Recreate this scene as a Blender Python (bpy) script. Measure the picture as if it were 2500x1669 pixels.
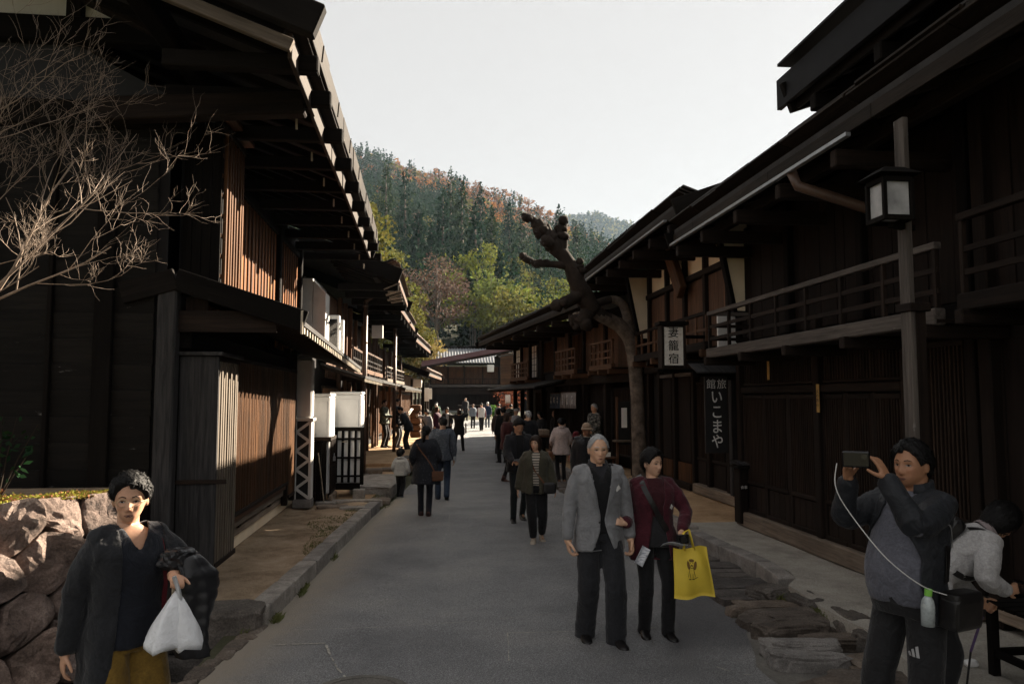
import bpy, bmesh, math, random
import numpy as np
from mathutils import Vector, Matrix, Quaternion
from mathutils.bvhtree import BVHTree

for o in list(bpy.data.objects):
    bpy.data.objects.remove(o)
random.seed(7)
RNG = np.random.default_rng(11)
S = bpy.context.scene
COL = S.collection
R = math.radians

# ------------------------------------------------------------------ camera
cam_d = bpy.data.cameras.new('camera')
cam = bpy.data.objects.new('camera', cam_d)
COL.objects.link(cam)
S.camera = cam
cam_d.sensor_width = 36.0
cam_d.lens = 26.82
cam_d.clip_start = 0.05
cam_d.clip_end = 9000
cam.location = (0, 0, 1.95)
cam.rotation_euler = (R(90 + 4.28), 0, R(-6.39))

# ------------------------------------------------------------------ sky, sun, exposure
SUN_AZ = 52.0      # degrees from +Y (up the street) towards +X
SUN_EL = 27.5
W = bpy.data.worlds.new('World')
S.world = W
W.use_nodes = True
nt = W.node_tree
nt.nodes.clear()
sky = nt.nodes.new('ShaderNodeTexSky')
sky.sky_type = 'NISHITA'
sky.sun_disc = False
sky.sun_elevation = R(SUN_EL)
sky.sun_rotation = R(SUN_AZ)
sky.altitude = 400
sky.air_density = 1.0
sky.dust_density = 4.0
sky.ozone_density = 1.0
hsv = nt.nodes.new('ShaderNodeHueSaturation')
hsv.inputs['Saturation'].default_value = 0.0
gam = nt.nodes.new('ShaderNodeGamma')
gam.inputs['Gamma'].default_value = 0.10
bg = nt.nodes.new('ShaderNodeBackground')
bg.inputs['Strength'].default_value = 0.10
out = nt.nodes.new('ShaderNodeOutputWorld')
nt.links.new(sky.outputs[0], hsv.inputs['Color'])
nt.links.new(hsv.outputs[0], gam.inputs['Color'])
cool = nt.nodes.new('ShaderNodeMix'); cool.data_type = 'RGBA'; cool.blend_type = 'MULTIPLY'; cool.inputs[0].default_value = 1.0
cool.inputs[7].default_value = (1.0, 0.972, 0.955, 1)      # thin white overcast
nt.links.new(gam.outputs[0], cool.inputs[6])
nt.links.new(cool.outputs[2], bg.inputs['Color'])
nt.links.new(bg.outputs[0], out.inputs['Surface'])

sun_d = bpy.data.lights.new('sun', 'SUN')
sun_d.energy = 5.0
sun_d.angle = R(0.6)
sun_d.color = (1.0, 0.86, 0.68)
sun = bpy.data.objects.new('sun', sun_d)
COL.objects.link(sun)
sun_dir = Vector((math.sin(R(SUN_AZ)) * math.cos(R(SUN_EL)), math.cos(R(SUN_AZ)) * math.cos(R(SUN_EL)), math.sin(R(SUN_EL))))
sun.rotation_euler = sun_dir.to_track_quat('Z', 'Y').to_euler()
sun.location = sun_dir * 60

S.view_settings.view_transform = 'Standard'
S.view_settings.look = 'None'
S.view_settings.gamma = 1
S.view_settings.exposure = 2.55
S.view_settings.use_curve_mapping = False
S.render.engine = 'CYCLES'
S.cycles.use_denoising = True
S.cycles.max_bounces = 6
S.cycles.diffuse_bounces = 3
S.cycles.glossy_bounces = 2
S.cycles.transmission_bounces = 4
S.cycles.transparent_max_bounces = 8
S.cycles.volume_bounces = 0
S.cycles.use_adaptive_sampling = True
S.cycles.adaptive_threshold = 0.02
S.cycles.caustics_reflective = False
S.cycles.caustics_refractive = False

# ------------------------------------------------------------------ materials
MATS = {}
def _new(name):
    m = bpy.data.materials.new(name)
    m.use_nodes = True
    t = m.node_tree
    b = t.nodes['Principled BSDF']
    MATS[name] = m
    return m, t, b
def N(t, kind, **kw):
    n = t.nodes.new('ShaderNode' + kind)
    for k, v in kw.items():
        if k in n.inputs:
            n.inputs[k].default_value = v
        else:
            setattr(n, k, v)
    return n
def ramp(t, fac, stops):
    r = t.nodes.new('ShaderNodeValToRGB')
    el = r.color_ramp.elements
    while len(el) < len(stops):
        el.new(0.5)
    for e, (p, c) in zip(el, stops):
        e.position = p
        e.color = (c[0], c[1], c[2], 1)
    t.links.new(fac, r.inputs[0])
    return r.outputs[0]
def mixc(t, fac, a, b, mode='MIX'):
    n = t.nodes.new('ShaderNodeMix')
    n.data_type = 'RGBA'
    n.blend_type = mode
    if hasattr(fac, 'links'):
        t.links.new(fac, n.inputs[0])
    else:
        n.inputs[0].default_value = fac
    for v, i in ((a, 6), (b, 7)):
        if hasattr(v, 'links'):
            t.links.new(v, n.inputs[i])
        else:
            n.inputs[i].default_value = (v[0], v[1], v[2], 1)
    return n.outputs[2]
def coords(t, scale, rand=True):
    tc = N(t, 'TexCoord')
    mp = N(t, 'Mapping')
    mp.inputs['Scale'].default_value = scale
    if rand:
        oi = N(t, 'ObjectInfo')
        ad = N(t, 'VectorMath', operation='MULTIPLY_ADD')
        cb = N(t, 'CombineXYZ')
        for i in range(3):
            t.links.new(oi.outputs['Random'], cb.inputs[i])
        t.links.new(cb.outputs[0], ad.inputs[0])
        ad.inputs[1].default_value = (37.0, 53.0, 71.0)
        t.links.new(tc.outputs['Object'], ad.inputs[2])
        t.links.new(ad.outputs[0], mp.inputs['Vector'])
    else:
        t.links.new(tc.outputs['Object'], mp.inputs['Vector'])
    return mp.outputs[0]
def bump(t, b, h, strength, dist=0.01):
    n = N(t, 'Bump')
    n.inputs['Strength'].default_value = strength
    n.inputs['Distance'].default_value = dist
    t.links.new(h, n.inputs['Height'])
    t.links.new(n.outputs[0], b.inputs['Normal'])
def wood(name, c1, c2, axis=0, rough=0.7, grain=1.0, var=0.35, worn=None, worn_at=0.62, bstr=0.5, spec=0.35):
    """Old timber: grain runs along one object axis; each object shifts its grain and tone."""
    m, t, b = _new(name)
    sc = [14.0 * grain] * 3
    sc[axis] = 0.9 * grain
    v = coords(t, sc)
    n1 = N(t, 'TexNoise', Scale=2.2, Detail=7.0, Roughness=0.68, Distortion=0.4)
    t.links.new(v, n1.inputs['Vector'])
    col = ramp(t, n1.outputs[0], [(0.3, c1), (0.52, [(x + y) / 2 for x, y in zip(c1, c2)]), (0.72, c2)])
    v2 = coords(t, [2.6 if i != axis else 0.5 for i in range(3)])
    n2 = N(t, 'TexNoise', Scale=1.0, Detail=3.0)
    t.links.new(v2, n2.inputs['Vector'])
    big = ramp(t, n2.outputs[0], [(0.3, (1 - var,) * 3), (0.7, (1 + var * 0.6,) * 3)])
    col = mixc(t, 1.0, col, big, 'MULTIPLY')
    oi = N(t, 'ObjectInfo')
    tone = ramp(t, oi.outputs['Random'], [(0.0, (1 - var * 0.8,) * 3), (1.0, (1 + var * 0.5,) * 3)])
    col = mixc(t, 1.0, col, tone, 'MULTIPLY')
    if worn:
        v3 = coords(t, [5.0 if i != axis else 1.2 for i in range(3)])
        n3 = N(t, 'TexNoise', Scale=2.0, Detail=8.0, Roughness=0.75)
        t.links.new(v3, n3.inputs['Vector'])
        k = ramp(t, n3.outputs[0], [(worn_at, (0, 0, 0)), (worn_at + 0.08, (1, 1, 1))])
        col = mixc(t, k, col, worn)
    t.links.new(col, b.inputs['Base Color'])
    b.inputs['Roughness'].default_value = rough
    b.inputs['Specular IOR Level'].default_value = spec
    bump(t, b, n1.outputs[0], bstr, 0.004)
    return m
def plain(name, c, rough=0.6, var=0.15, scale=8.0, bstr=0.15, spec=0.4, metal=0.0, bscale=None, c2=None, dist=0.005):
    m, t, b = _new(name)
    v = coords(t, (1, 1, 1))
    n1 = N(t, 'TexNoise', Scale=scale, Detail=6.0, Roughness=0.6)
    t.links.new(v, n1.inputs['Vector'])
    lo = [x * (1 - var) for x in c]
    hi = c2 if c2 else [min(1, x * (1 + var)) for x in c]
    t.links.new(ramp(t, n1.outputs[0], [(0.32, lo), (0.68, hi)]), b.inputs['Base Color'])
    b.inputs['Roughness'].default_value = rough
    b.inputs['Specular IOR Level'].default_value = spec
    b.inputs['Metallic'].default_value = metal
    if bstr:
        n2 = N(t, 'TexNoise', Scale=bscale or scale * 5, Detail=5.0, Roughness=0.65)
        t.links.new(v, n2.inputs['Vector'])
        bump(t, b, n2.outputs[0], bstr, dist)
    return m
def cloth(name, c, rough=0.85, weave=420.0, var=0.18, bstr=0.25, sheen=0.15):
    m, t, b = _new(name)
    v = coords(t, (1, 1, 1))
    n1 = N(t, 'TexNoise', Scale=weave * 0.2, Detail=4.0, Roughness=0.7)
    t.links.new(v, n1.inputs['Vector'])
    n2 = N(t, 'TexNoise', Scale=10.0, Detail=6.0, Roughness=0.55, Distortion=1.6)
    t.links.new(v, n2.inputs['Vector'])
    a = ramp(t, n1.outputs[0], [(0.35, [x * (1 - var) for x in c]), (0.65, [min(1, x * (1 + var)) for x in c])])
    k = ramp(t, n2.outputs[0], [(0.3, (0.8,) * 3), (0.7, (1.12,) * 3)])
    t.links.new(mixc(t, 1.0, a, k, 'MULTIPLY'), b.inputs['Base Color'])
    b.inputs['Roughness'].default_value = rough
    b.inputs['Specular IOR Level'].default_value = 0.2
    b.inputs['Sheen Weight'].default_value = sheen
    bump(t, b, n2.outputs[0], 0.42, 0.04)
    return m
def stone(name, c1, c2, c3, scale=3.0, bstr=0.7, rough=0.9, speck=60.0):
    m, t, b = _new(name)
    v = coords(t, (1, 1, 1))
    n1 = N(t, 'TexNoise', Scale=scale, Detail=9.0, Roughness=0.7, Distortion=0.3)
    n2 = N(t, 'TexNoise', Scale=speck, Detail=3.0, Roughness=0.8)
    n3 = N(t, 'TexNoise', Scale=scale * 4, Detail=8.0, Roughness=0.75)
    for n in (n1, n2, n3):
        t.links.new(v, n.inputs['Vector'])
    col = ramp(t, n1.outputs[0], [(0.3, c1), (0.5, c2), (0.7, c3)])
    k = ramp(t, n2.outputs[0], [(0.35, (0.65,) * 3), (0.65, (1.25,) * 3)])
    col = mixc(t, 1.0, col, k, 'MULTIPLY')
    oi = N(t, 'ObjectInfo')
    tone = ramp(t, oi.outputs['Random'], [(0.0, (0.7, 0.7, 0.72)), (1.0, (1.2, 1.15, 1.1))])
    t.links.new(mixc(t, 1.0, col, tone, 'MULTIPLY'), b.inputs['Base Color'])
    b.inputs['Roughness'].default_value = rough
    b.inputs['Specular IOR Level'].default_value = 0.3
    bump(t, b, n3.outputs[0], bstr, 0.05)
    return m
def attr_mat(name, rough=0.6, attr='Col', scale=60.0, bstr=0.1, spec=0.35, sss=0.0, transl=0.0, var=0.12, dist=0.004):
    """Colour comes from a colour attribute that says what the surface is (skin, lip, eyebrow; leaf of this tree)."""
    m, t, b = _new(name)
    a = N(t, 'VertexColor')
    a.layer_name = attr
    v = coords(t, (1, 1, 1))
    n1 = N(t, 'TexNoise', Scale=scale, Detail=4.0)
    t.links.new(v, n1.inputs['Vector'])
    k = ramp(t, n1.outputs[0], [(0.3, (1 - var,) * 3), (0.7, (1 + var,) * 3)])
    col = mixc(t, 1.0, a.outputs['Color'], k, 'MULTIPLY')
    t.links.new(col, b.inputs['Base Color'])
    b.inputs['Roughness'].default_value = rough
    b.inputs['Specular IOR Level'].default_value = spec
    if sss:
        b.inputs['Subsurface Weight'].default_value = sss
        b.inputs['Subsurface Radius'].default_value = (0.012, 0.005, 0.003)
        b.inputs['Subsurface Scale'].default_value = 0.6
    if bstr:
        bump(t, b, n1.outputs[0], bstr, dist)
    if transl:
        o = t.nodes['Material Output']
        tr = N(t, 'BsdfTranslucent')
        t.links.new(col, tr.inputs['Color'])
        mx = N(t, 'MixShader')
        mx.inputs[0].default_value = transl
        t.links.new(b.outputs[0], mx.inputs[1])
        t.links.new(tr.outputs[0], mx.inputs[2])
        t.links.new(mx.outputs[0], o.inputs['Surface'])
    return m

# timbers (grain along the object's x unless said)
wood('black_timber', (0.004, 0.0034, 0.003), (0.012, 0.0095, 0.0078), rough=0.85, worn=(0.05, 0.047, 0.044), worn_at=0.71, spec=.1)
wood('dark_timber', (0.007, 0.005, 0.004), (0.028, 0.018, 0.013), rough=0.8, worn=(0.11, 0.092, 0.08), worn_at=0.70, spec=.15)
wood('brown_timber', (0.045, 0.022, 0.012), (0.16, 0.080, 0.042), rough=0.65, spec=.25)
wood('orange_plank', (0.075, 0.022, 0.004), (0.40, 0.145, 0.034), rough=0.6, spec=.15, grain=1.2, var=0.5, worn=(0.20, 0.12, 0.065), worn_at=0.74)
wood('grey_timber', (0.018, 0.018, 0.019), (0.070, 0.067, 0.067), rough=0.9, spec=.15, grain=1.1, bstr=0.8)
wood('rail_timber', (0.045, 0.036, 0.031), (0.17, 0.145, 0.125), rough=0.85, bstr=0.8, worn=(0.28, 0.26, 0.24), worn_at=0.62)
wood('eave_timber', (0.008, 0.006, 0.0045), (0.030, 0.022, 0.016), rough=0.65, bstr=0.9, worn=(0.085, 0.070, 0.055), worn_at=0.64, spec=0.08)
wood('sill_timber', (0.10, 0.075, 0.055), (0.30, 0.24, 0.185), rough=0.85, bstr=0.7)
wood('pale_timber', (0.30, 0.25, 0.18), (0.50, 0.43, 0.33), rough=0.8)
wood('lattice_dark', (0.007, 0.005, 0.004), (0.040, 0.024, 0.016), axis=2, rough=0.78, spec=.15)
wood('lattice_brown', (0.035, 0.015, 0.006), (0.16, 0.073, 0.030), axis=2, rough=0.65, spec=.15)
wood('lattice_pale', (0.085, 0.066, 0.048), (0.23, 0.185, 0.14), axis=2, rough=0.75)
wood('slat_screen', (0.020, 0.008, 0.003), (0.16, 0.072, 0.027), axis=2, rough=0.55, spec=.15, grain=2.2, var=0.5)
wood('board_z', (0.006, 0.0045, 0.004), (0.024, 0.015, 0.011), axis=2, rough=0.8, spec=.15)
wood('warm_board_z', (0.040, 0.019, 0.010), (0.13, 0.063, 0.030), axis=2, rough=0.65, spec=.15)
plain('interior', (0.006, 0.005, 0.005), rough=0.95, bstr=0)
plain('plaster', (0.62, 0.60, 0.57), rough=0.9, var=0.08, scale=4, bstr=0.1)
plain('plaster_cream', (0.88, 0.74, 0.54), rough=0.9, var=0.08, scale=3, bstr=0.1)
plain('plaster_old', (0.36, 0.31, 0.25), rough=0.95, var=0.25, scale=5, bstr=0.4)
plain('white_paint', (0.78, 0.78, 0.77), rough=0.4, var=0.04, scale=6, bstr=0.03)
plain('paper', (0.80, 0.79, 0.75), rough=0.85, var=0.05, scale=10, bstr=0.05)
plain('black_plaster', (0.012, 0.012, 0.013), rough=0.7, bstr=0.1)
plain('black_metal', (0.008, 0.008, 0.009), rough=0.7, spec=.15, bstr=0.05)
plain('brown_metal', (0.085, 0.05, 0.034), rough=0.45, bstr=0.05)
plain('grey_metal', (0.32, 0.33, 0.34), rough=0.4, metal=0.6, bstr=0.03)
plain('glass_dark', (0.012, 0.013, 0.015), rough=0.08, bstr=0, spec=0.6)
plain('lantern_glass', (0.40, 0.40, 0.40), rough=0.28, var=0.35, scale=5, bstr=0.02)
plain('roof_dark', (0.020, 0.018, 0.017), rough=0.85, var=0.4, scale=6, bstr=0.6, bscale=14)
plain('roof_red', (0.065, 0.017, 0.017), rough=0.6, var=0.3, scale=5, bstr=0.2)
plain('roof_tile', (0.22, 0.23, 0.25), rough=0.35, var=0.2, scale=6, bstr=0.1)
stone('wall_stone', (0.085, 0.066, 0.056), (0.25, 0.185, 0.155), (0.46, 0.365, 0.315), scale=3.4, bstr=1.0)
stone('kerb_stone', (0.17, 0.16, 0.15), (0.29, 0.275, 0.255), (0.42, 0.40, 0.375), scale=4.0, bstr=0.6, speck=110)
stone('slab_stone', (0.05, 0.046, 0.043), (0.11, 0.10, 0.095), (0.20, 0.185, 0.17), scale=4.0, bstr=0.9, rough=0.62)
stone('brown_slab', (0.085, 0.070, 0.058), (0.17, 0.14, 0.115), (0.29, 0.25, 0.21), scale=3.5, bstr=0.9, rough=0.75)
stone('rock', (0.07, 0.064, 0.058), (0.15, 0.135, 0.12), (0.27, 0.245, 0.22), scale=3.0, bstr=1.0)

# ------------------------------------------------------------------ geometry helpers
PM = {}                      # object name -> world matrix of its frame
def pm(o):
    return PM[o.name] if o is not None else Matrix.Identity(4)
def thing(name, label, cat, loc=(0, 0, 0), rz=0.0, group=None, kind=None):
    o = bpy.data.objects.new(name, None)
    COL.objects.link(o)
    o.empty_display_size = 0.2
    o.location = loc
    o.rotation_euler = (0, 0, rz)
    PM[o.name] = Matrix.Translation(loc) @ Matrix.Rotation(rz, 4, 'Z')
    tag(o, label, cat, group, kind)
    return o
def tag(o, label=None, cat=None, group=None, kind=None):
    if label: o['label'] = label
    if cat: o['category'] = cat
    if group: o['group'] = group
    if kind: o['kind'] = kind
    return o
class MB:
    """Collects faces for ONE part."""
    def __init__(s):
        s.v = []; s.f = []; s.m = []
    def add(s, vs, fs, mi=0):
        k = len(s.v)
        s.v.extend([tuple(p) for p in vs])
        s.f.extend([[i + k for i in f] for f in fs])
        s.m.extend([mi] * len(fs))
        return s
    def box(s, x0, x1, y0, y1, z0, z1, mi=0):
        v = [(x, y, z) for x in (x0, x1) for y in (y0, y1) for z in (z0, z1)]
        return s.add(v, [(0, 1, 3, 2), (4, 6, 7, 5), (0, 4, 5, 1), (2, 3, 7, 6), (0, 2, 6, 4), (1, 5, 7, 3)], mi)
    def bar(s, p0, p1, w, h, up=(0, 0, 1), mi=0):
        p0, p1 = Vector(p0), Vector(p1)
        d = (p1 - p0).normalized()
        u = Vector(up)
        if abs(d.dot(u)) > 0.98: u = Vector((0, 1, 0))
        a = d.cross(u).normalized(); b = a.cross(d)
        v = [p + a * (i * w / 2) + b * (j * h / 2) for p in (p0, p1) for i, j in ((-1, -1), (1, -1), (1, 1), (-1, 1))]
        return s.add(v, [(0, 1, 2, 3), (7, 6, 5, 4), (0, 4, 5, 1), (1, 5, 6, 2), (2, 6, 7, 3), (3, 7, 4, 0)], mi)
    def prism(s, prof, a, b, axis=1, mi=0):
        """prof: list of 2D points in the two other axes; extruded from a to b along axis."""
        n = len(prof)
        def put(p, t):
            q = list(p); q.insert(axis, t); return q
        v = [put(p, a) for p in prof] + [put(p, b) for p in prof]
        f = [list(range(n)), list(range(2 * n - 1, n - 1, -1))] + [(i, i + n, (i + 1) % n + n, (i + 1) % n) for i in range(n)]
        return s.add(v, f, mi)
    def tube(s, pts, rad, n=8, mi=0, cap=True):
        pts = [Vector(p) for p in pts]
        if not hasattr(rad, '__len__'): rad = [rad] * len(pts)
        k = len(s.v); prev = None
        for i, p in enumerate(pts):
            d = (pts[min(i + 1, len(pts) - 1)] - pts[max(i - 1, 0)]).normalized()
            if prev is None:
                u = Vector((0, 0, 1)) if abs(d.z) < 0.9 else Vector((1, 0, 0))
                a = d.cross(u).normalized()
            else:
                a = (prev - d * prev.dot(d)).normalized()
            prev = a; b = d.cross(a)
            r = rad[i]
            for j in range(n):
                t = 2 * math.pi * j / n
                s.v.append(tuple(p + a * (r * math.cos(t)) + b * (r * math.sin(t))))
        for i in range(len(pts) - 1):
            for j in range(n):
                a0 = k + i * n + j; a1 = k + i * n + (j + 1) % n
                s.f.append([a0, a1, a1 + n, a0 + n]); s.m.append(mi)
        if cap:
            s.f.append([k + j for j in range(n)][::-1]); s.m.append(mi)
            q = k + (len(pts) - 1) * n
            s.f.append([q + j for j in range(n)]); s.m.append(mi)
        return s
    def build(s, name, mats, parent=None, smooth=False, world=True):
        if not isinstance(mats, (list, tuple)): mats = [mats]
        me = bpy.data.meshes.new(name)
        v = s.v
        if parent is not None and world:
            inv = pm(parent).inverted()
            v = [tuple(inv @ Vector(p)) for p in v]
        me.from_pydata(v, [], s.f)
        for m in mats: me.materials.append(MATS[m])
        if len(mats) > 1: me.polygons.foreach_set('material_index', s.m)
        if smooth: me.polygons.foreach_set('use_smooth', [True] * len(me.polygons))
        me.update()
        return link(name, me, parent)
def link(name, me, parent=None, mat_world=None):
    o = bpy.data.objects.new(name, me)
    COL.objects.link(o)
    if parent is not None:
        o.parent = parent
        PM[o.name] = pm(parent)
    else:
        PM[o.name] = Matrix.Identity(4)
    if mat_world is not None:
        o.matrix_local = pm(parent).inverted() @ mat_world
    return o
_CB = {}
def cmesh(l, w, h, mat, c=None):
    """Chamfered timber, length along x, origin at its centre (shared between alike pieces)."""
    key = (round(l, 2), round(w, 3), round(h, 3), mat)
    if key in _CB: return _CB[key]
    c = min(w, h) * 0.1 if c is None else c
    X, Y, Z = l / 2, w / 2, h / 2
    vs = []; idx = {}
    for sx in (-1, 1):
        for sy in (-1, 1):
            for sz in (-1, 1):
                for a in range(3):
                    p = [sx * (X - c), sy * (Y - c), sz * (Z - c)]
                    p[a] = (sx * X, sy * Y, sz * Z)[a]
                    idx[(sx, sy, sz, a)] = len(vs); vs.append(p)
    fs = []
    for a in range(3):
        b, d = [i for i in range(3) if i != a]
        for s_ in (-1, 1):
            q = []
            for u, v in ((-1, -1), (1, -1), (1, 1), (-1, 1)):
                k = [0, 0, 0]; k[a] = s_; k[b] = u; k[d] = v
                q.append(idx[(k[0], k[1], k[2], a)])
            fs.append(q)
    for a in range(3):
        b, d = [i for i in range(3) if i != a]
        for u in (-1, 1):
            for v in (-1, 1):
                q = []
                for s_, ax in ((-1, b), (1, b), (1, d), (-1, d)):
                    k = [0, 0, 0]; k[a] = s_; k[b] = u; k[d] = v
                    q.append(idx[(k[0], k[1], k[2], ax)])
                fs.append(q)
    for sx in (-1, 1):
        for sy in (-1, 1):
            for sz in (-1, 1):
                fs.append([idx[(sx, sy, sz, a)] for a in range(3)])
    me = bpy.data.meshes.new('timber')
    me.from_pydata(vs, [], fs)
    bm = bmesh.new(); bm.from_mesh(me); bmesh.ops.recalc_face_normals(bm, faces=bm.faces); bm.to_mesh(me); bm.free()
    me.materials.append(MATS[mat])
    _CB[key] = me
    return me
def beam(name, p0, p1, w, h, mat, parent, up=(0, 0, 1), c=None):
    """A timber from p0 to p1; w across, h along up."""
    p0, p1 = Vector(p0), Vector(p1)
    d = p1 - p0
    l = d.length; d = d.normalized()
    u = Vector(up)
    if abs(d.dot(u)) > 0.95: u = Vector((0, 1, 0)) if abs(d.y) < 0.9 else Vector((1, 0, 0))
    b = u.cross(d).normalized(); u = d.cross(b)
    M = Matrix.Translation((p0 + p1) / 2) @ Matrix((d, b, u)).transposed().to_4x4()
    return link(name, cmesh(l, w, h, mat, c), parent, M)
def block(name, x0, x1, y0, y1, z0, z1, mat, parent, c=None):
    """Axis aligned chamfered block; its grain runs along the longest side."""
    dx, dy, dz = x1 - x0, y1 - y0, z1 - z0
    cx, cy, cz = (x0 + x1) / 2, (y0 + y1) / 2, (z0 + z1) / 2
    if dx >= dy and dx >= dz: return beam(name, (x0, cy, cz), (x1, cy, cz), dy, dz, mat, parent, c=c)
    if dy >= dz: return beam(name, (cx, y0, cz), (cx, y1, cz), dx, dz, mat, parent, c=c)
    return beam(name, (cx, cy, z0), (cx, cy, z1), dx, dy, mat, parent, up=(0, 1, 0), c=c)
def lerp(a, b, t): return a + (b - a) * t
def pl(x, xs, ys):
    return float(np.interp(x, xs, ys))
def snoise(P, seed, freq=1.0, octaves=3, n=5):
    """Cheap smooth noise on an (n,3) array: warped sums of sines, about -1..1."""
    g = np.random.default_rng(seed)
    P = np.asarray(P, float) * freq
    out = np.zeros(len(P)); amp = 1.0; tot = 0
    for o in range(octaves):
        acc = np.zeros(len(P))
        Wp = P + 0.6 * np.sin(P[:, [1, 2, 0]] * 1.3 + g.uniform(0, 6, 3))
        for k in range(n):
            d = g.normal(size=3); d /= np.linalg.norm(d)
            acc += np.sin(Wp @ d * g.uniform(0.7, 1.5) * 2.2 + g.uniform(0, 6.28))
        out += amp * acc / n * 1.4; tot += amp
        amp *= 0.5; P = P * 2.03
    return out / tot
def rock_mesh(size, seed, mat, sub=2, square=0.55, rough=0.12):
    """Boulder or hewn block that fills about `size`."""
    bm = bmesh.new()
    bmesh.ops.create_icosphere(bm, subdivisions=sub, radius=1.0)
    V = np.array([v.co[:] for v in bm.verts])
    Q = np.sign(V) * np.abs(V) ** square
    Q /= np.abs(Q).max(0)
    nz = snoise(V, seed, 1.5, 3)
    Q *= (1 + rough * nz + rough * .45 * snoise(V, seed + 3, 5.0, 3))[:, None]
    Q *= np.array(size) / 2
    for v, q in zip(bm.verts, Q): v.co = q
    me = bpy.data.meshes.new('rock')
    bm.to_mesh(me); bm.free()
    me.materials.append(MATS[mat])
    return me
def clip_poly(poly, n, d):
    out = []
    for i in range(len(poly)):
        a, b = poly[i], poly[(i + 1) % len(poly)]
        da, db = a[0] * n[0] + a[1] * n[1] - d, b[0] * n[0] + b[1] * n[1] - d
        if da <= 0: out.append(a)
        if (da < 0) != (db < 0) and da != db:
            t = da / (da - db)
            out.append((a[0] + (b[0] - a[0]) * t, a[1] + (b[1] - a[1]) * t))
    return out
def voronoi(pts, box):
    res = []
    for i, p in enumerate(pts):
        poly = list(box)
        for j, q in enumerate(pts):
            if i == j: continue
            n = (q[0] - p[0], q[1] - p[1])
            m = ((p[0] + q[0]) / 2, (p[1] + q[1]) / 2)
            poly = clip_poly(poly, n, n[0] * m[0] + n[1] * m[1])
            if len(poly) < 3: break
        res.append(poly)
    return res
def stone_piece(name, poly, fmap, depth, seed, mat, parent, gap=0.012, dome=0.05, rough=0.015, tl=.12, smooth=True):
    """One stone of a wall or pavement from its outline; fmap(u, v, out) gives the point in the place."""
    c = np.mean(poly, 0)
    P = np.array(poly)
    # resample the outline, round its corners
    pts = []
    for i in range(len(P)):
        a, b = P[i], P[(i + 1) % len(P)]
        k = max(2, int(np.linalg.norm(b - a) / 0.05))
        for j in range(k): pts.append(a + (b - a) * j / k)
    pts = np.array(pts)
    for _ in range(1): pts = 0.5 * pts + 0.25 * (np.roll(pts, 1, 0) + np.roll(pts, -1, 0))
    size = np.sqrt(np.mean(np.sum((pts - c) ** 2, 1)))
    rings = [(1 - gap / size, -depth), (1 - gap / size, 0.0), (0.94, dome * 0.55), (0.82, dome * 0.85), (0.62, dome * 1.0), (0.42, dome), (0.2, dome)]
    mb = MB(); n = len(pts); g = np.random.default_rng(seed)
    tilt = g.normal(size=2) * tl
    for k, (s, h) in enumerate(rings):
        q = c + (pts - c) * s
        nz = (snoise(np.c_[q * 5, np.full(n, seed * 1.7 + k * 0.1)], seed, 1.0, 3) + .7 * snoise(np.c_[q * 14, np.full(n, seed)], seed + 1, 1.0, 2)) * rough
        for p, z in zip(q, nz):
            hh = h + (z + (p - c) @ tilt * 0.6 if k >= 1 else 0)
            mb.v.append(tuple(fmap(p[0], p[1], hh)))
    for k in range(len(rings) - 1):
        for i in range(n):
            a, b = k * n + i, k * n + (i + 1) % n
            mb.f.append([a, b, b + n, a + n]); mb.m.append(0)
    mb.f.append([(len(rings) - 1) * n + i for i in range(n)]); mb.m.append(0)
    return mb.build(name, mat, parent, smooth=smooth)
TMP = bpy.data.scenes.new('workbench')
def evaluate(o):
    """Mesh of o with its modifiers, worked out in an empty side scene (fast)."""
    TMP.collection.objects.link(o)
    vl = TMP.view_layers[0]; vl.update()
    me = bpy.data.meshes.new_from_object(o.evaluated_get(vl.depsgraph))
    bpy.data.objects.remove(o)
    return me
def text_mesh(name, body, size, loc, rot, mat, parent, depth=0.003, align='CENTER', sx=1.0, bold=0.0):
    cu = bpy.data.curves.new(name, 'FONT')
    cu.body = body
    cu.size = size
    cu.align_x = align
    cu.align_y = 'CENTER'
    cu.extrude = depth
    cu.offset = bold
    tmp = bpy.data.objects.new(name + '_tmp', cu)
    me = evaluate(tmp)
    bpy.data.curves.remove(cu)
    me.materials.clear()
    me.materials.append(MATS[mat])
    M = Matrix.Translation(loc) @ rot.to_4x4() @ Matrix.Diagonal((sx, 1, 1, 1))
    return link(name, me, parent, M)

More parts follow.
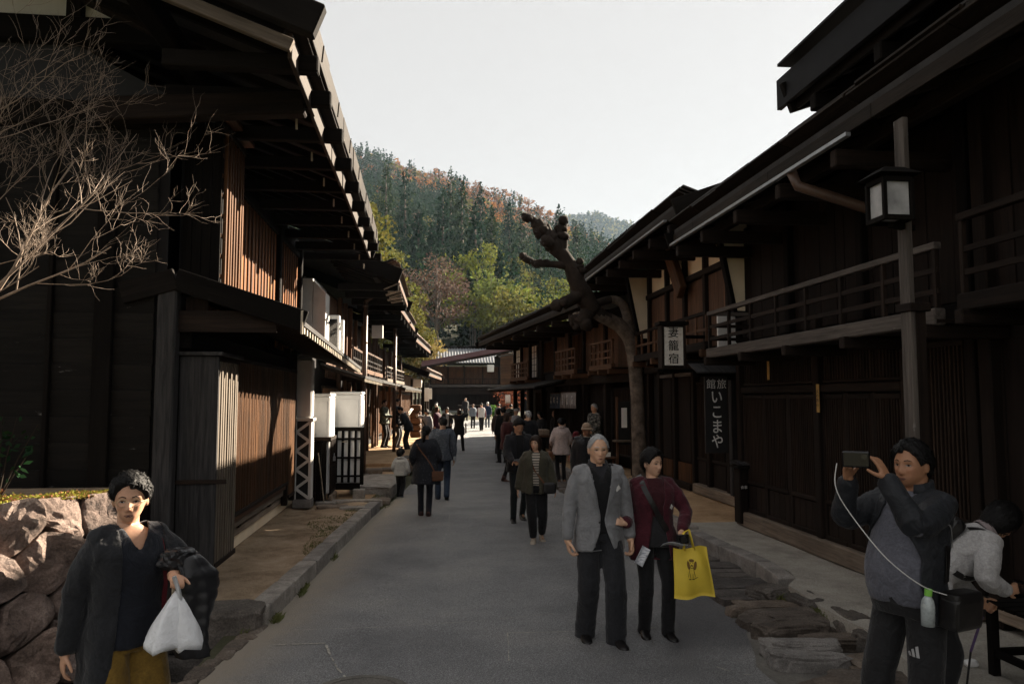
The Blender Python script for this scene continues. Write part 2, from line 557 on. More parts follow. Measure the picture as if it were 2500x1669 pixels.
# ------------------------------------------------------------------ ground, road, kerbs
def gz(y):
    t = min(1, max(0, (y - 42) / 34.0))
    return 0.85 * t * t * (3 - 2 * t)
def ground_mats():
    # asphalt
    m, t, b = _new('asphalt')
    v = coords(t, (1, 1, 1), False)
    n1 = N(t, 'TexNoise', Scale=150.0, Detail=3.0, Roughness=0.8)
    n2 = N(t, 'TexNoise', Scale=0.9, Detail=5.0, Roughness=0.6)
    n3 = N(t, 'TexNoise', Scale=80.0, Detail=2.0)
    n4 = N(t, 'TexVoronoi', Scale=95.0)
    for n in (n1, n2, n3, n4): t.links.new(v, n.inputs['Vector'])
    col = ramp(t, n1.outputs[0], [(0.32, (0.075, 0.076, 0.079)), (0.5, (0.18, 0.181, 0.184)), (0.70, (0.46, 0.46, 0.46))])
    k = ramp(t, n2.outputs[0], [(0.3, (0.70, 0.70, 0.72)), (0.52, (1.0, 1.0, 1.0)), (0.7, (1.28, 1.25, 1.2))])
    col = mixc(t, 1.0, col, k, 'MULTIPLY')
    col = mixc(t, 1.0, col, ramp(t, n3.outputs[0], [(0.34, (0.74,) * 3), (0.5, (1.0,) * 3), (0.66, (1.3,) * 3)]), 'MULTIPLY')
    a = N(t, 'VertexColor'); a.layer_name = 'Col'
    sp = N(t, 'SeparateColor'); t.links.new(a.outputs['Color'], sp.inputs[0])
    n5 = N(t, 'TexNoise', Scale=5.0, Detail=9.0, Roughness=0.72); t.links.new(v, n5.inputs['Vector'])
    ml = N(t, 'Math', operation='MULTIPLY_ADD'); ml.inputs[1].default_value = 1.5; ml.inputs[2].default_value = -0.75
    t.links.new(n5.outputs[0], ml.inputs[0])
    ad = N(t, 'Math', operation='ADD', use_clamp=True)
    t.links.new(ml.outputs[0], ad.inputs[0]); t.links.new(sp.outputs[0], ad.inputs[1])
    mu = N(t, 'Math', operation='MULTIPLY', use_clamp=True)
    t.links.new(ad.outputs[0], mu.inputs[0]); t.links.new(sp.outputs[0], mu.inputs[1])
    mu2 = N(t, 'Math', operation='MULTIPLY', use_clamp=True); mu2.inputs[1].default_value = 1.1
    t.links.new(mu.outputs[0], mu2.inputs[0])
    col = mixc(t, mu2.outputs[0], col, (0.30, 0.26, 0.21))
    # newer, darker patch of asphalt along the drain
    col = mixc(t, sp.outputs[1], col, mixc(t, 1.0, col, (0.50, 0.50, 0.52), 'MULTIPLY'))
    t.links.new(col, b.inputs['Base Color'])
    b.inputs['Roughness'].default_value = 0.68
    b.inputs['Specular IOR Level'].default_value = 0.5
    mh = N(t, 'Math', operation='ADD'); t.links.new(n1.outputs[0], mh.inputs[0]); t.links.new(n4.outputs[0], mh.inputs[1])
    bump(t, b, mh.outputs[0], 0.8, 0.008)
    # earth
    for name, c1, c2, c3 in (('earth', (0.17, 0.12, 0.075), (0.35, 0.26, 0.175), (0.50, 0.39, 0.28)),
                             ('sand', (0.32, 0.20, 0.11), (0.48, 0.32, 0.185), (0.60, 0.43, 0.27)),
                             ('concrete', (0.25, 0.23, 0.20), (0.38, 0.355, 0.31), (0.48, 0.45, 0.395)),
                             ('mortar', (0.10, 0.095, 0.088), (0.17, 0.16, 0.145), (0.24, 0.225, 0.2)),
                             ('far_ground', (0.05, 0.05, 0.028), (0.075, 0.075, 0.045), (0.1, 0.095, 0.06)),
                             ('ditch_mud', (0.008, 0.008, 0.007), (0.016, 0.015, 0.013), (0.03, 0.028, 0.022))):
        m, t, b = _new(name)
        v = coords(t, (1, 1, 1), False)
        n1 = N(t, 'TexNoise', Scale=2.2, Detail=9.0, Roughness=0.7)
        n2 = N(t, 'TexNoise', Scale=70.0, Detail=4.0, Roughness=0.8)
        n3 = N(t, 'TexNoise', Scale=14.0, Detail=7.0, Roughness=0.7)
        for n in (n1, n2, n3): t.links.new(v, n.inputs['Vector'])
        col = ramp(t, n1.outputs[0], [(0.3, c1), (0.5, c2), (0.7, c3)])
        k = ramp(t, n2.outputs[0], [(0.3, (0.66,) * 3), (0.7, (1.25,) * 3)])
        t.links.new(mixc(t, 1.0, col, k, 'MULTIPLY'), b.inputs['Base Color'])
        b.inputs['Roughness'].default_value = 0.95
        b.inputs['Specular IOR Level'].default_value = 0.2
        ah = N(t, 'Math', operation='ADD'); t.links.new(n3.outputs[0], ah.inputs[0]); t.links.new(n2.outputs[0], ah.inputs[1])
        bump(t, b, ah.outputs[0], 0.6, 0.02)
ground_mats()

LE_Y = [-6, 2, 5.2, 5.68, 6.35, 6.95, 8.8, 11, 13.5, 15.0, 17, 20, 24, 28, 34, 40, 46, 52, 55]
LE_X = [-2.1, -1.75, -1.62, -1.585, -1.47, -1.36, -1.20, -1.04, -0.83, -0.62, -0.42, -0.18, 0.06, 0.25, 0.40, 0.60, 0.45, -1.0, -7.0]
RE_Y = [-6, 3, 5.1, 5.6, 6.0, 6.45, 7.0, 7.5, 8.6, 10.0, 12, 15, 18, 24, 30, 36, 42, 48, 55]
RE_X = [2.3, 2.32, 2.42, 2.47, 2.6, 2.72, 2.82, 2.88, 3.0, 3.08, 3.1, 2.95, 2.6, 2.62, 3.0, 3.5, 4.3, 5.4, 7.0]
def build_ground():
    # one sheet to the horizon, with the ditch cut out
    xs = [-4500, -60, -3.9, -1.66, 2.0, 60, 4500]
    ys = [-300, 0.0, 4.6, 6.75, 15, 42, 46, 50, 55, 60, 65, 70, 76, 90, 400, 6000]
    mb = MB()
    for y in ys:
        for x in xs: mb.v.append((x, y, gz(y) - 0.012))
    nx = len(xs)
    for j in range(len(ys) - 1):
        for i in range(nx - 1):
            if xs[i] == -3.9 and ys[j] == 4.6: continue
            a = j * nx + i
            mb.f.append([a, a + 1, a + nx + 1, a + nx]); mb.m.append(0)
    o = mb.build('ground', 'far_ground'); tag(o, kind='structure')
    # road: a sheet between its two edges
    Y = list(np.arange(-6, 20, 0.25)) + list(np.arange(20, 55.01, 0.7))
    nc = 28
    mb = MB(); cols = []
    for y in Y:
        l, r = pl(y, LE_Y, LE_X), pl(y, RE_Y, RE_X)
        wob = 0.035 * math.sin(y * 3.1) + 0.025 * math.sin(y * 7.7 + 1)
        wl = 0.05 * math.sin(y * 2.3 + .6) + 0.03 * math.sin(y * 6.1)
        for i in range(nc + 1):
            t = i / nc
            x = lerp(l + (wl if y < 6.4 else 0), r + wob, t)
            crown = 0.02 * (1 - (2 * t - 1) ** 2)
            mb.v.append((x, y, gz(y) + 0.004 + crown * (1 if y < 50 else 0)))
            dl = x - l
            dust = max(0, 1 - dl / 0.8) ** 1.1 * 1.15 * (1.0 if y < 16 else 0.4) + 0.25 * max(0, 1 - (r - x) / 0.2)
            patch = 1.0 if (r - x) < 0.55 + 0.16 * math.sin(y * 1.3) and y > 5.9 and y < 9.6 else 0.0
            if y < 6.6 + .08 * math.sin(x * 2) and x > -.8: patch = max(patch, .2)
            cols.append((dust, patch, 0, 1))
    for j in range(len(Y) - 1):
        for i in range(nc):
            a = j * (nc + 1) + i
            mb.f.append([a, a + 1, a + nc + 2, a + nc + 1]); mb.m.append(0)
    # the square at the bend
    k = len(mb.v)
    for (x, y) in ((-30, 55), (-7.0, 55), (7.0, 55), (30, 55), (-30, 72), (-7, 72), (7, 72), (30, 72)):
        mb.v.append((x, y, gz(y) + 0.004)); cols.append((0, 0, 0, 1))
    for i in range(3): mb.f.append([k + i, k + i + 1, k + i + 5, k + i + 4]); mb.m.append(0)
    o = mb.build('road', 'asphalt'); tag(o, kind='structure')
    at = o.data.color_attributes.new('Col', 'FLOAT_COLOR', 'POINT')
    at.data.foreach_set('color', np.array(cols, 'f').ravel())
    # worn seams where the asphalt was cut and patched
    plain('seam', (0.36, 0.34, 0.30), rough=0.95, var=0.4, scale=30, bstr=0.3)
    def seam(pts, w, seed):
        g = random.Random(seed); mb = MB(); k = 0
        P = []
        for i in range(len(pts) - 1):
            a, b = pts[i], pts[i + 1]
            n = max(2, int(math.dist(a, b) / 0.05))
            for j in range(n): P.append((lerp(a[0], b[0], j / n), lerp(a[1], b[1], j / n)))
        for i in range(len(P) - 1):
            if g.random() < 0.22: continue
            a, b = Vector(P[i]), Vector(P[i + 1])
            d = (b - a).normalized(); nrm = Vector((-d.y, d.x))
            ww = w * g.uniform(0.3, 1.1)
            q = [a - nrm * ww / 2, b - nrm * ww / 2 * g.uniform(.6, 1), b + nrm * ww / 2 * g.uniform(.6, 1), a + nrm * ww / 2]
            mb.add([(p.x, p.y, road_z(p.x, p.y) + 0.006) for p in q], [(0, 1, 2, 3)])
        s = mb.build('road_seam', 'seam', o)
    def road_z(x, y):
        l, r = pl(y, LE_Y, LE_X), pl(y, RE_Y, RE_X)
        t = (x - l) / (r - l)
        return gz(y) + 0.004 + 0.02 * (1 - (2 * t - 1) ** 2)
    seam([(-0.5, 5.45), (-0.62, 5.75), (-0.72, 6.1), (-0.78, 6.35), (-1.25, 6.37)], 0.022, 1)
    seam([(0.62, 5.75), (0.66, 6.15), (0.68, 6.42), (1.3, 6.40), (2.0, 6.45)], 0.012, 2)
    seam([(-1.1, 6.75), (-0.4, 6.72), (0.4, 6.78), (1.2, 6.95)], 0.010, 3)
    seam([(2.05, 5.6), (2.2, 5.35), (2.4, 5.3)], 0.012, 4)
    seam([(0.2, 10.2), (0.35, 11.6), (0.4, 13.0)], 0.01, 5)
    # manhole cover, mostly below the frame
    mt = thing('manhole_cover', 'round iron manhole cover set in the asphalt', 'manhole cover', (-0.42, 5.24, 0))
    mb = MB(); n = 40
    for rr, zz in ((0.30, 0.022), (0.30, 0.034), (0.27, 0.036), (0.27, 0.030), (0.0, 0.030)):
        for i in range(n): mb.v.append((-0.42 + rr * math.cos(2 * math.pi * i / n), 5.24 + rr * math.sin(2 * math.pi * i / n), zz))
    for k in range(4):
        for i in range(n):
            a, b = k * n + i, k * n + (i + 1) % n
            mb.f.append([a, b, b + n, a + n]); mb.m.append(0)
    mb.build('cover', 'mortar', mt)
    mb = MB()
    for rr in (0.305, 0.335):
        for zz in (0.018, 0.03):
            for i in range(n): mb.v.append((-0.42 + rr * math.cos(2 * math.pi * i / n), 5.24 + rr * math.sin(2 * math.pi * i / n), zz))
    for i in range(n):
        j = (i + 1) % n
        mb.f.append([n + i, n + j, 3 * n + j, 3 * n + i]); mb.m.append(0)
    mb.build('rim', 'mortar', mt)
    # ---- left: raised earth strip in front of the house
    mb = MB(); Y = np.arange(7.0, 14.3, 0.2); nc = 16; cols = []
    for y in Y:
        l, r = -2.6, pl(y, [6.9, 8.8, 11, 13.5, 15], [-1.36, -1.30, -1.14, -0.97, -0.9])
        for i in range(nc + 1):
            x = lerp(l, r, i / nc)
            h = 0.135 + 0.012 * math.sin(x * 9 + y * 5) + 0.010 * math.sin(y * 11 - x * 6) + 0.03 * max(0, 1 - (x + 2.45) / 0.35)
            mb.v.append((x, y, h))
    for j in range(len(Y) - 1):
        for i in range(nc):
            a = j * (nc + 1) + i
            mb.f.append([a, a + 1, a + nc + 2, a + nc + 1]); mb.m.append(0)
    e = mb.build('earth_strip', 'earth', smooth=True); tag(e, kind='structure')
    # kerb of hewn stones
    ks = thing('kerb', 'row of worn granite kerb stones edging the earth strip', 'kerb', (-1.2, 9, 0), kind='structure')
    del ks['category']
    yy = 6.95; g = random.Random(5); i = 0
    while yy < 13.6:
        ln = g.choice([1.1, 1.35, 0.95, 1.6]); y2 = min(13.75, yy + ln)
        x0, x1 = pl(yy, LE_Y, LE_X) - 0.085, pl(y2, LE_Y, LE_X) - 0.085
        me = rock_mesh((0.19, math.dist((x0, yy), (x1, y2)) - 0.008, 0.24), 100 + i, 'kerb_stone', sub=3, square=0.16, rough=0.035)
        M = Matrix.Translation(((x0 + x1) / 2, (yy + y2) / 2, 0.05)) @ Matrix.Rotation(-math.atan2(x1 - x0, y2 - yy), 4, 'Z')
        link('kerb_block', me, ks, M); yy = y2; i += 1
    # big stones over the ditch, ditch walls and bed
    for nm, size, loc, rz, seed, lab in (('boulder', (0.85, 0.42, 0.34), (-1.80, 6.93, 0.02), 0.1, 31, 'long grey hewn boulder at the end of the earth strip'),
                                     ('boulder', (0.95, 0.42, 0.30), (-1.86, 6.86, -0.30), 0.05, 33, 'dark lower boulder half hidden in the ditch')):
        o = link(nm, rock_mesh(size, seed, 'rock', sub=4, square=0.34, rough=0.10), None, Matrix.Translation(loc) @ Matrix.Rotation(rz, 4, 'Z'))
        tag(o, lab, 'boulder')
    mb = MB()
    mb.add([(-3.9, 4.6, -0.62), (-1.66, 4.6, -0.62), (-1.5, 6.75, -0.62), (-3.9, 6.75, -0.62)], [(0, 1, 2, 3)])
    mb.add([(-1.66, 4.6, -0.62), (-1.50, 6.75, -0.62), (-1.45, 6.75, 0.0), (-1.60, 4.6, 0.0)], [(0, 1, 2, 3)])
    mb.add([(-3.9, 6.75, -0.62), (-1.5, 6.75, -0.62), (-1.4, 6.75, -0.02), (-3.9, 6.75, -0.02)], [(0, 1, 2, 3)])
    mb.add([(-3.9, 4.6, -0.62), (-1.66, 4.6, -0.62), (-1.66, 4.6, -0.012), (-3.9, 4.6, -0.012)], [(0, 1, 2, 3)])
    o = mb.build('ditch', 'ditch_mud'); tag(o, kind='structure')
    g = random.Random(9)
    de = thing('ditch_edge', 'ragged mortared stone edge between road and ditch', 'kerb', (-1.6, 5.6, 0), kind='structure'); del de['category']
    y = 4.7
    while y < 6.75:
        ln = g.uniform(0.16, 0.3)
        x = pl(y + ln / 2, LE_Y, LE_X) - 0.02 + g.uniform(-0.02, 0.02)
        link('edge_stone', rock_mesh((g.uniform(.12, .18), ln, 0.16), int(y * 100), 'brown_slab', square=0.4, rough=.2), de,
             Matrix.Translation((x, y + ln / 2, -0.055)) @ Matrix.Rotation(-0.1, 4, 'Z'))
        y += ln * 0.93
    for (x, y, z, s, sd) in ((-1.95, 6.2, -0.38, 0.45, 3), (-2.25, 5.75, -0.35, 0.5, 4), (-1.8, 5.7, -0.5, 0.28, 5), (-2.4, 6.4, -0.3, 0.4, 8)):
        o = link('ditch_rock', rock_mesh((s, s * .8, s * .75), sd, 'rock', sub=3, square=.6, rough=.2), None, Matrix.Translation((x, y, z)))
        tag(o, 'dark rock lying in the ditch beside the road', 'rock', 'rocks lying in the ditch')
    # ---- right: platform with kerb, drain slabs
    PE_Y = [2.0, 4.6, 5.6, 6.0, 6.7, 7.2, 7.5, 8.7, 10.05, 12, 15, 18, 24, 30]
    PE_X = [2.95, 3.15, 3.42, 3.38, 3.42, 3.46, 3.78, 3.68, 3.64, 3.62, 3.55, 3.5, 3.55, 3.7]
    mb = MB(); Y = np.arange(2.0, 30, 0.3); nc = 8
    for y in Y:
        for i in range(nc + 1):
            x = lerp(pl(y, PE_Y, PE_X), 6.5, i / nc)
            mb.v.append((x, y, 0.175 + 0.006 * math.sin(x * 7 + y * 3) + 0.05 * max(0, min(1, (y - 10.2) / 1.2))))
        mb.v.append((pl(y, PE_Y, PE_X), y, -0.1))
    st = nc + 2
    for j in range(len(Y) - 1):
        for i in range(nc):
            a = j * st + i
            mb.f.append([a, a + 1, a + st + 1, a + st]); mb.m.append(0 if Y[j] < 10.4 else 1)
        a = j * st
        mb.f.append([a + nc + 1, a, a + st, a + st + nc + 1]); mb.m.append(0)
    o = mb.build('platform', ['concrete', 'sand']); tag(o, kind='structure')
    ks = thing('platform_kerb', 'row of grey granite kerb stones edging the raised pavement', 'kerb', (3.7, 9, 0), kind='structure'); del ks['category']
    yy = 7.35; i = 0; g = random.Random(8)
    while yy < 24:
        ln = g.choice([0.75, 0.95, 1.15]); y2 = yy + ln
        x0, x1 = pl(yy, PE_Y, PE_X) - 0.06, pl(y2, PE_Y, PE_X) - 0.06
        if yy < 10.1 and y2 > 10.1: y2 = 10.1
        me = rock_mesh((0.2, y2 - yy - 0.008, 0.26), 200 + i, 'kerb_stone', sub=3, square=0.17, rough=0.04)
        link('kerb_block', me, ks, Matrix.Translation(((x0 + x1) / 2, (yy + y2) / 2, 0.068 + (0.05 if yy > 10 else 0))) @ Matrix.Rotation(-math.atan2(x1 - x0, y2 - yy), 4, 'Z'))
        yy = y2; i += 1
    # dirt bed under the slabs
    mb = MB(); Y = np.arange(1.5, 32, 0.4)
    for y in Y:
        mb.v.append((pl(y, RE_Y, RE_X) - 0.15, y, -0.004)); mb.v.append((pl(y, PE_Y, PE_X) + 0.1, y, -0.004))
    for j in range(len(Y) - 1): mb.f.append([2 * j, 2 * j + 1, 2 * j + 3, 2 * j + 2]); mb.m.append(0)
    o = mb.build('drain_bed', 'mortar'); tag(o, kind='structure')
    dr = thing('drain_cover', 'stone slabs laid side by side over the roadside drain', 'paving', (3.3, 8, 0), kind='structure'); del dr['category']
    yy = 7.05; g = random.Random(21); i = 0
    while yy < 31:
        wd = g.uniform(0.2, 0.34) if yy > 7.5 else 0.45
        l = pl(yy + wd / 2, RE_Y, RE_X) + g.uniform(-0.10, 0.06)
        r = pl(yy + wd / 2, PE_Y, PE_X) - 0.16 + g.uniform(-.08, 0.04)
        if yy < 7.6: r = 3.55
        me = rock_mesh((r - l, wd - 0.03, 0.12), 300 + i, 'slab_stone' if yy > 7.0 else 'brown_slab', sub=3, square=0.13, rough=0.09)
        link('slab', me, dr, Matrix.Translation(((l + r) / 2, yy + wd / 2, 0.0 + g.uniform(-.008, .012))) @ Matrix.Rotation(g.uniform(-.05, .05), 4, 'Z'))
        yy += wd; i += 1
    # rough natural slabs nearer the camera
    for (x, y, sx, sy, sz, rz, mt_, sd) in ((3.15, 6.82, 0.80, 0.30, 0.16, -0.05, 'brown_slab', 1), (3.22, 6.45, 0.95, 0.36, 0.18, 0.06, 'brown_slab', 2),
                                       (2.98, 6.10, 0.62, 0.22, 0.20, 0.1, 'brown_slab', 3), (3.22, 5.86, 0.66, 0.24, 0.14, -0.12, 'brown_slab', 11),
                                       (2.86, 5.66, 0.60, 0.20, 0.22, -0.16, 'kerb_stone', 4), (2.80, 5.42, 0.56, 0.17, 0.20, -0.25, 'kerb_stone', 5),
                                       (3.2, 5.35, 0.45, 0.3, 0.12, 0.2, 'brown_slab', 6), (3.05, 5.05, 0.6, 0.3, 0.12, -0.2, 'brown_slab', 7),
                                       (2.72, 4.95, 0.45, 0.3, 0.1, 0.3, 'brown_slab', 8), (3.30, 7.18, 0.40, 0.34, 0.26, 0.4, 'rock', 9),
                                       (3.46, 6.72, 0.26, 0.5, 0.30, 0.15, 'rock', 10), (3.52, 6.15, 0.24, 0.5, 0.30, -0.1, 'rock', 12), (3.5, 5.6, 0.3, 0.5, 0.3, 0.2, 'rock', 13)):
        link('slab', rock_mesh((sx, sy, sz), 900 + sd, mt_, sub=4, square=0.42, rough=0.26), dr, Matrix.Translation((x, y, 0.02)) @ Matrix.Rotation(rz, 4, 'Z'))
    # flat stones and steps at the end of the earth strip (left)
    sl = thing('stepping_stones', 'flat worn stepping stones by the white cabinets', 'paving', (-1.3, 14, 0), kind='structure'); del sl['category']
    for k, (x, y, z, sx, sy, sz, mt_) in enumerate(((-1.55, 13.2, 0.14, .5, .3, .08, 'brown_slab'), (-1.2, 13.05, 0.14, .42, .26, .07, 'kerb_stone'), (-1.7, 13.55, .16, .35, .2, .07, 'kerb_stone'),
              (-1.35, 13.85, .12, 1.15, .16, .14, 'kerb_stone'), (-1.0, 14.6, .05, .7, .6, .1, 'brown_slab'))):
        link('slab', rock_mesh((sx, sy, sz), 400 + k, mt_, sub=3, square=.3, rough=.1), sl, Matrix.Translation((x, y, z)))
    st = thing('stone_step', 'broad pale stone slab step beyond the lattice gate', 'step', (-0.95, 16.4, 0))
    link('slab', rock_mesh((0.85, 2.6, 0.30), 410, 'kerb_stone', sub=4, square=.26, rough=.07), st, Matrix.Translation((-1.0, 16.4, 0.13)) @ Matrix.Rotation(-0.06, 4, 'Z'))
    mb = MB()
    for (a, b, z) in ((14.0, 17.0, 0.12), (17.0, 20.0, 0.22), (20.0, 30.0, 0.30), (30.0, 46.0, 0.3)):
        n = 6
        for i in range(n):
            y0, y1 = lerp(a, b, i / n), lerp(a, b, (i + 1) / n)
            l0, l1 = pl(y0, LE_Y, LE_X) - 0.35, pl(y1, LE_Y, LE_X) - 0.35
            g0, g1 = gz(y0), gz(y1)
            mb.add([(l0, y0, z + g0), (-8, y0, z + g0), (-8, y1, z + g1), (l1, y1, z + g1), (l0, y0, -.1), (l1, y1, -.1), (-8, y0, -.1)],
                   [(0, 3, 2, 1), (0, 4, 5, 3)] + ([(0, 1, 6, 4)] if i == 0 else []))
    o = mb.build('forecourt', 'sand'); tag(o, kind='structure')
    sp = thing('stone_step', 'low stone steps below the group of people reading papers', 'step', (-0.9, 19.8, 0))
    for k, (x, y, z, sx, sy, sz) in enumerate(((-0.72, 17.6, .12, .5, .4, .2), (-0.75, 18.9, .2, .7, .5, .18), (-1.25, 18.2, .24, .5, .4, .2), (-.55, 20.5, .2, .5, 1.0, .26), (-.4, 22.0, .2, .5, 1.1, .26))):
        link('slab', rock_mesh((sx, sy, sz), 420 + k, 'brown_slab', sub=3, square=.28, rough=.1), sp, Matrix.Translation((x, y, z)))
build_ground()

# grass tufts and moss on the earth strip and along the kerb
def grass_patch(name, label, spots, seed, col_a, col_b, h=0.05):
    g = np.random.default_rng(seed); mb = MB()
    for (x, y, z, rx, ry, n) in spots:
        for _ in range(n):
            a = g.uniform(0, 6.28); r = math.sqrt(g.uniform(0, 1))
            p = np.array([x + rx * r * math.cos(a), y + ry * r * math.sin(a), z])
            hh = h * g.uniform(0.4, 1.2); b = g.uniform(0, 6.28); w = 0.004
            d = np.array([math.cos(b), math.sin(b), 0]); s = np.array([-d[1], d[0], 0]) * w
            mb.add([p - s, p + s, p + d * hh * 0.35 + s * .7 + [0, 0, hh * .7], p + d * hh * .8 + [0, 0, hh]], [(0, 1, 2), (0, 2, 3)])
    o = mb.build(name, 'grass_blade'); tag(o, label, 'grass', kind='stuff')
plain('grass_blade', (0.10, 0.13, 0.03), rough=0.7, var=0.4, scale=3, bstr=0, c2=(0.17, 0.17, 0.05))
grass_patch('grass', 'thin green grass on the trodden earth strip', [(-1.3, 10.2, .135, .2, 1.1, 1000), (-1.4, 11.6, .135, .3, .7, 600), (-1.15, 12.8, .135, .16, .6, 450), (-0.75, 14.3, .02, .12, .5, 250), (-1.0, 15.0, .1, .2, .3, 200)], 3, None, None, 0.024)
grass_patch('weeds', 'tiny weeds sprouting along the foot of the kerb', [(-1.30, 7.1, .0, .05, .12, 160), (-1.22, 8.1, .0, .03, .25, 120), (-1.1, 9.7, 0, .03, .2, 60), (3.45, 6.4, .1, .08, .3, 200), (3.35, 7.0, .08, .08, .15, 120), (-1.5, 6.8, 0, .05, .1, 80)], 4, None, None, 0.05)

# ------------------------------------------------------------------ timber town houses
class House:
    """A street-side timber house. Local frame: o = metres out towards the street from the ground-floor front,
    u = metres along the street, z up. s=+1 stands on the far side of x (right), -1 on the left."""
    def __init__(h, label, s, x, y, rz=0.0, zg=0.0, name='timber_house'):
        h.s = s
        h.t = thing(name, label, 'house', (x, y, zg), rz)
        h.M = PM[h.t.name].copy()
        PM[h.t.name] = Matrix.Identity(4)
    def X(h, o): return -h.s * o
    def p(h, o, u, z): return (-h.s * o, u, z)
    def beam(h, name, a, b, w, t, mat, up=(0, 0, 1), parent=None):
        return beam(name, h.p(*a), h.p(*b), w, t, mat, parent or h.t, up)
    def blk(h, name, o0, o1, u0, u1, z0, z1, mat, parent=None):
        x0, x1 = sorted((h.X(o0), h.X(o1)))
        return block(name, x0, x1, u0, u1, z0, z1, mat, parent or h.t)
    def bx(h, mb, o0, o1, u0, u1, z0, z1, mi=0):
        x0, x1 = sorted((h.X(o0), h.X(o1)))
        mb.box(x0, x1, u0, u1, z0, z1, mi)
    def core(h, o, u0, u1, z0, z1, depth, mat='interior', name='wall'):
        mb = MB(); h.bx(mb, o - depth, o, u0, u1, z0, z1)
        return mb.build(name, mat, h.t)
    def lattice(h, o, u0, u1, z0, z1, pitch=0.055, w=0.026, t=0.03, mat='lattice_dark', cross=(), frame=0.05, name='lattice', fm='dark_timber', parent=None):
        mb = MB(); n = max(2, int((u1 - u0) / pitch)); g = random.Random(int(u0 * 77 + z0 * 13))
        for i in range(n):
            c = lerp(u0, u1, (i + 0.5) / n)
            j = g.uniform(-0.003, 0.003)
            h.bx(mb, o - t / 2 + j, o + t / 2 + j, c - w / 2 * g.uniform(.8, 1.1), c + w / 2, z0, z1)
        for z in cross: h.bx(mb, o - t * 0.9, o - t / 2 - 0.004, u0, u1, z - 0.018, z + 0.018)
        l = mb.build(name, mat, parent or h.t)
        if frame:
            h.blk('frame_rail', o - 0.035, o + 0.025, u0, u1, z0 - frame / 2, z0 + frame / 2, fm, parent)
            h.blk('frame_rail', o - 0.035, o + 0.025, u0, u1, z1 - frame / 2, z1 + frame / 2, fm, parent)
        return l
    def planks(h, o, u0, u1, z0, z1, w=0.2, mat='orange_plank', batten=None, name='plank', jit=0.004, seed=1):
        n = max(1, round((u1 - u0) / w)); g = random.Random(seed); k = (u1 - u0) / n
        for i in range(n):
            c = u0 + (i + 0.5) * k; j = g.uniform(-jit, jit)
            h.beam(name, (o + j, c, z0), (o + j, c, z1), 0.02, k - 0.006, mat, up=(0, 1, 0))
            if batten and i:
                h.beam('batten', (o + 0.02, c - k / 2, z0), (o + 0.02, c - k / 2, z1), 0.018, 0.03, batten, up=(0, 1, 0))
    def boards(h, o, u0, u1, z0, z1, w=0.16, mat='board_z', name='boarding', seed=1):
        """Distant boarding: pieces too small to pick apart, joined."""
        mb = MB(); n = max(1, round((u1 - u0) / w)); g = random.Random(seed); k = (u1 - u0) / n
        for i in range(n):
            j = g.uniform(-.006, .006)
            h.bx(mb, o - 0.02, o + j, u0 + i * k + 0.003, u0 + (i + 1) * k - 0.003, z0, z1)
        return mb.build(name, mat, h.t)
    def shoji(h, o, u0, u1, z0, z1, nu=3, nz=5, name='paper_window', mat='paper'):
        mb = MB(); h.bx(mb, o - 0.012, o, u0, u1, z0, z1)
        p = mb.build(name, mat, h.t); mb = MB()
        for i in range(nu + 1):
            c = lerp(u0, u1, i / nu); h.bx(mb, o + .002, o + 0.016, c - .008, c + .008, z0, z1)
        for i in range(nz + 1):
            c = lerp(z0, z1, i / nz); h.bx(mb, o + .003, o + 0.014, u0, u1, c - .008, c + .008)
        mb.build('window_grid', 'dark_timber', p); return p
    def posts(h, o, us, z0, z1, w=0.12, mat='dark_timber'):
        for u in us: h.beam('post', (o, u, z0), (o, u, z1), w, w, mat, up=(0, 1, 0))
    def balcony(h, o, u0, u1, z0, z1, n, rails=(0.36, 0.62), mat='rail_timber', pm_='dark_timber', back=0.5, deck=True, inner=True, top=0.065):
        h.beam('balcony_beam', (o, u0, z0), (o, u1, z0), 0.10, 0.13, mat)
        h.beam('handrail', (o, u0, z1), (o, u1, z1), top, top * .85, mat)
        for i in range(n + 1):
            u = lerp(u0 + .03, u1 - .03, i / n)
            h.beam('baluster', (o, u, z0 + .06), (o, u, z1 - .02), 0.04, 0.04, pm_, up=(0, 1, 0))
        for r in rails:
            z = lerp(z0, z1, r)
            h.beam('rail', (o, u0, z), (o, u1, z), 0.022, 0.045, pm_)
        if deck:
            m = max(2, int((u1 - u0) / 1.1))
            for i in range(m + 1):
                u = lerp(u0 + .08, u1 - .08, i / m)
                h.beam('joist', (o - back, u, z0 - .11), (o + .10, u, z0 - .11), 0.09, 0.11, pm_)
            mb = MB(); h.bx(mb, o - back, o + .03, u0, u1, z0 - .05, z0 - .02)
            mb.build('balcony_floor', 'dark_timber', h.t)
    def roof(h, u0, u1, eo, ez, depth, pitch, mat='roof_dark', thick=0.11, rafter=0.46, rlen=1.5, rmat='dark_timber', fascia='dark_timber', verge='black_timber', edge=True, far_eave=True,
             fz=0.17, arms=None, arm_mat='black_timber', arm_len=1.0, seed=1, verge_h=0.24, gutter=False, purlin=True, vends=(0, 1)):
        """Lean of the roof from its street eave (o=eo, z=ez underside of rafters) back to the ridge, and the slope behind."""
        g = random.Random(seed); half = depth / 2
        ro, rz_ = eo - half, ez + half * pitch
        up = thick + 0.07
        prof = [(h.X(eo), ez + up - thick), (h.X(ro), rz_ + up - thick), (h.X(ro - half), ez + up - thick), (h.X(ro - half), ez + up), (h.X(ro), rz_ + up), (h.X(eo), ez + up)]
        mb = MB(); mb.prism(prof, u0, u1, axis=1)
        rf = mb.build('roof', mat, h.t)
        n = max(2, int((u1 - u0) / rafter))
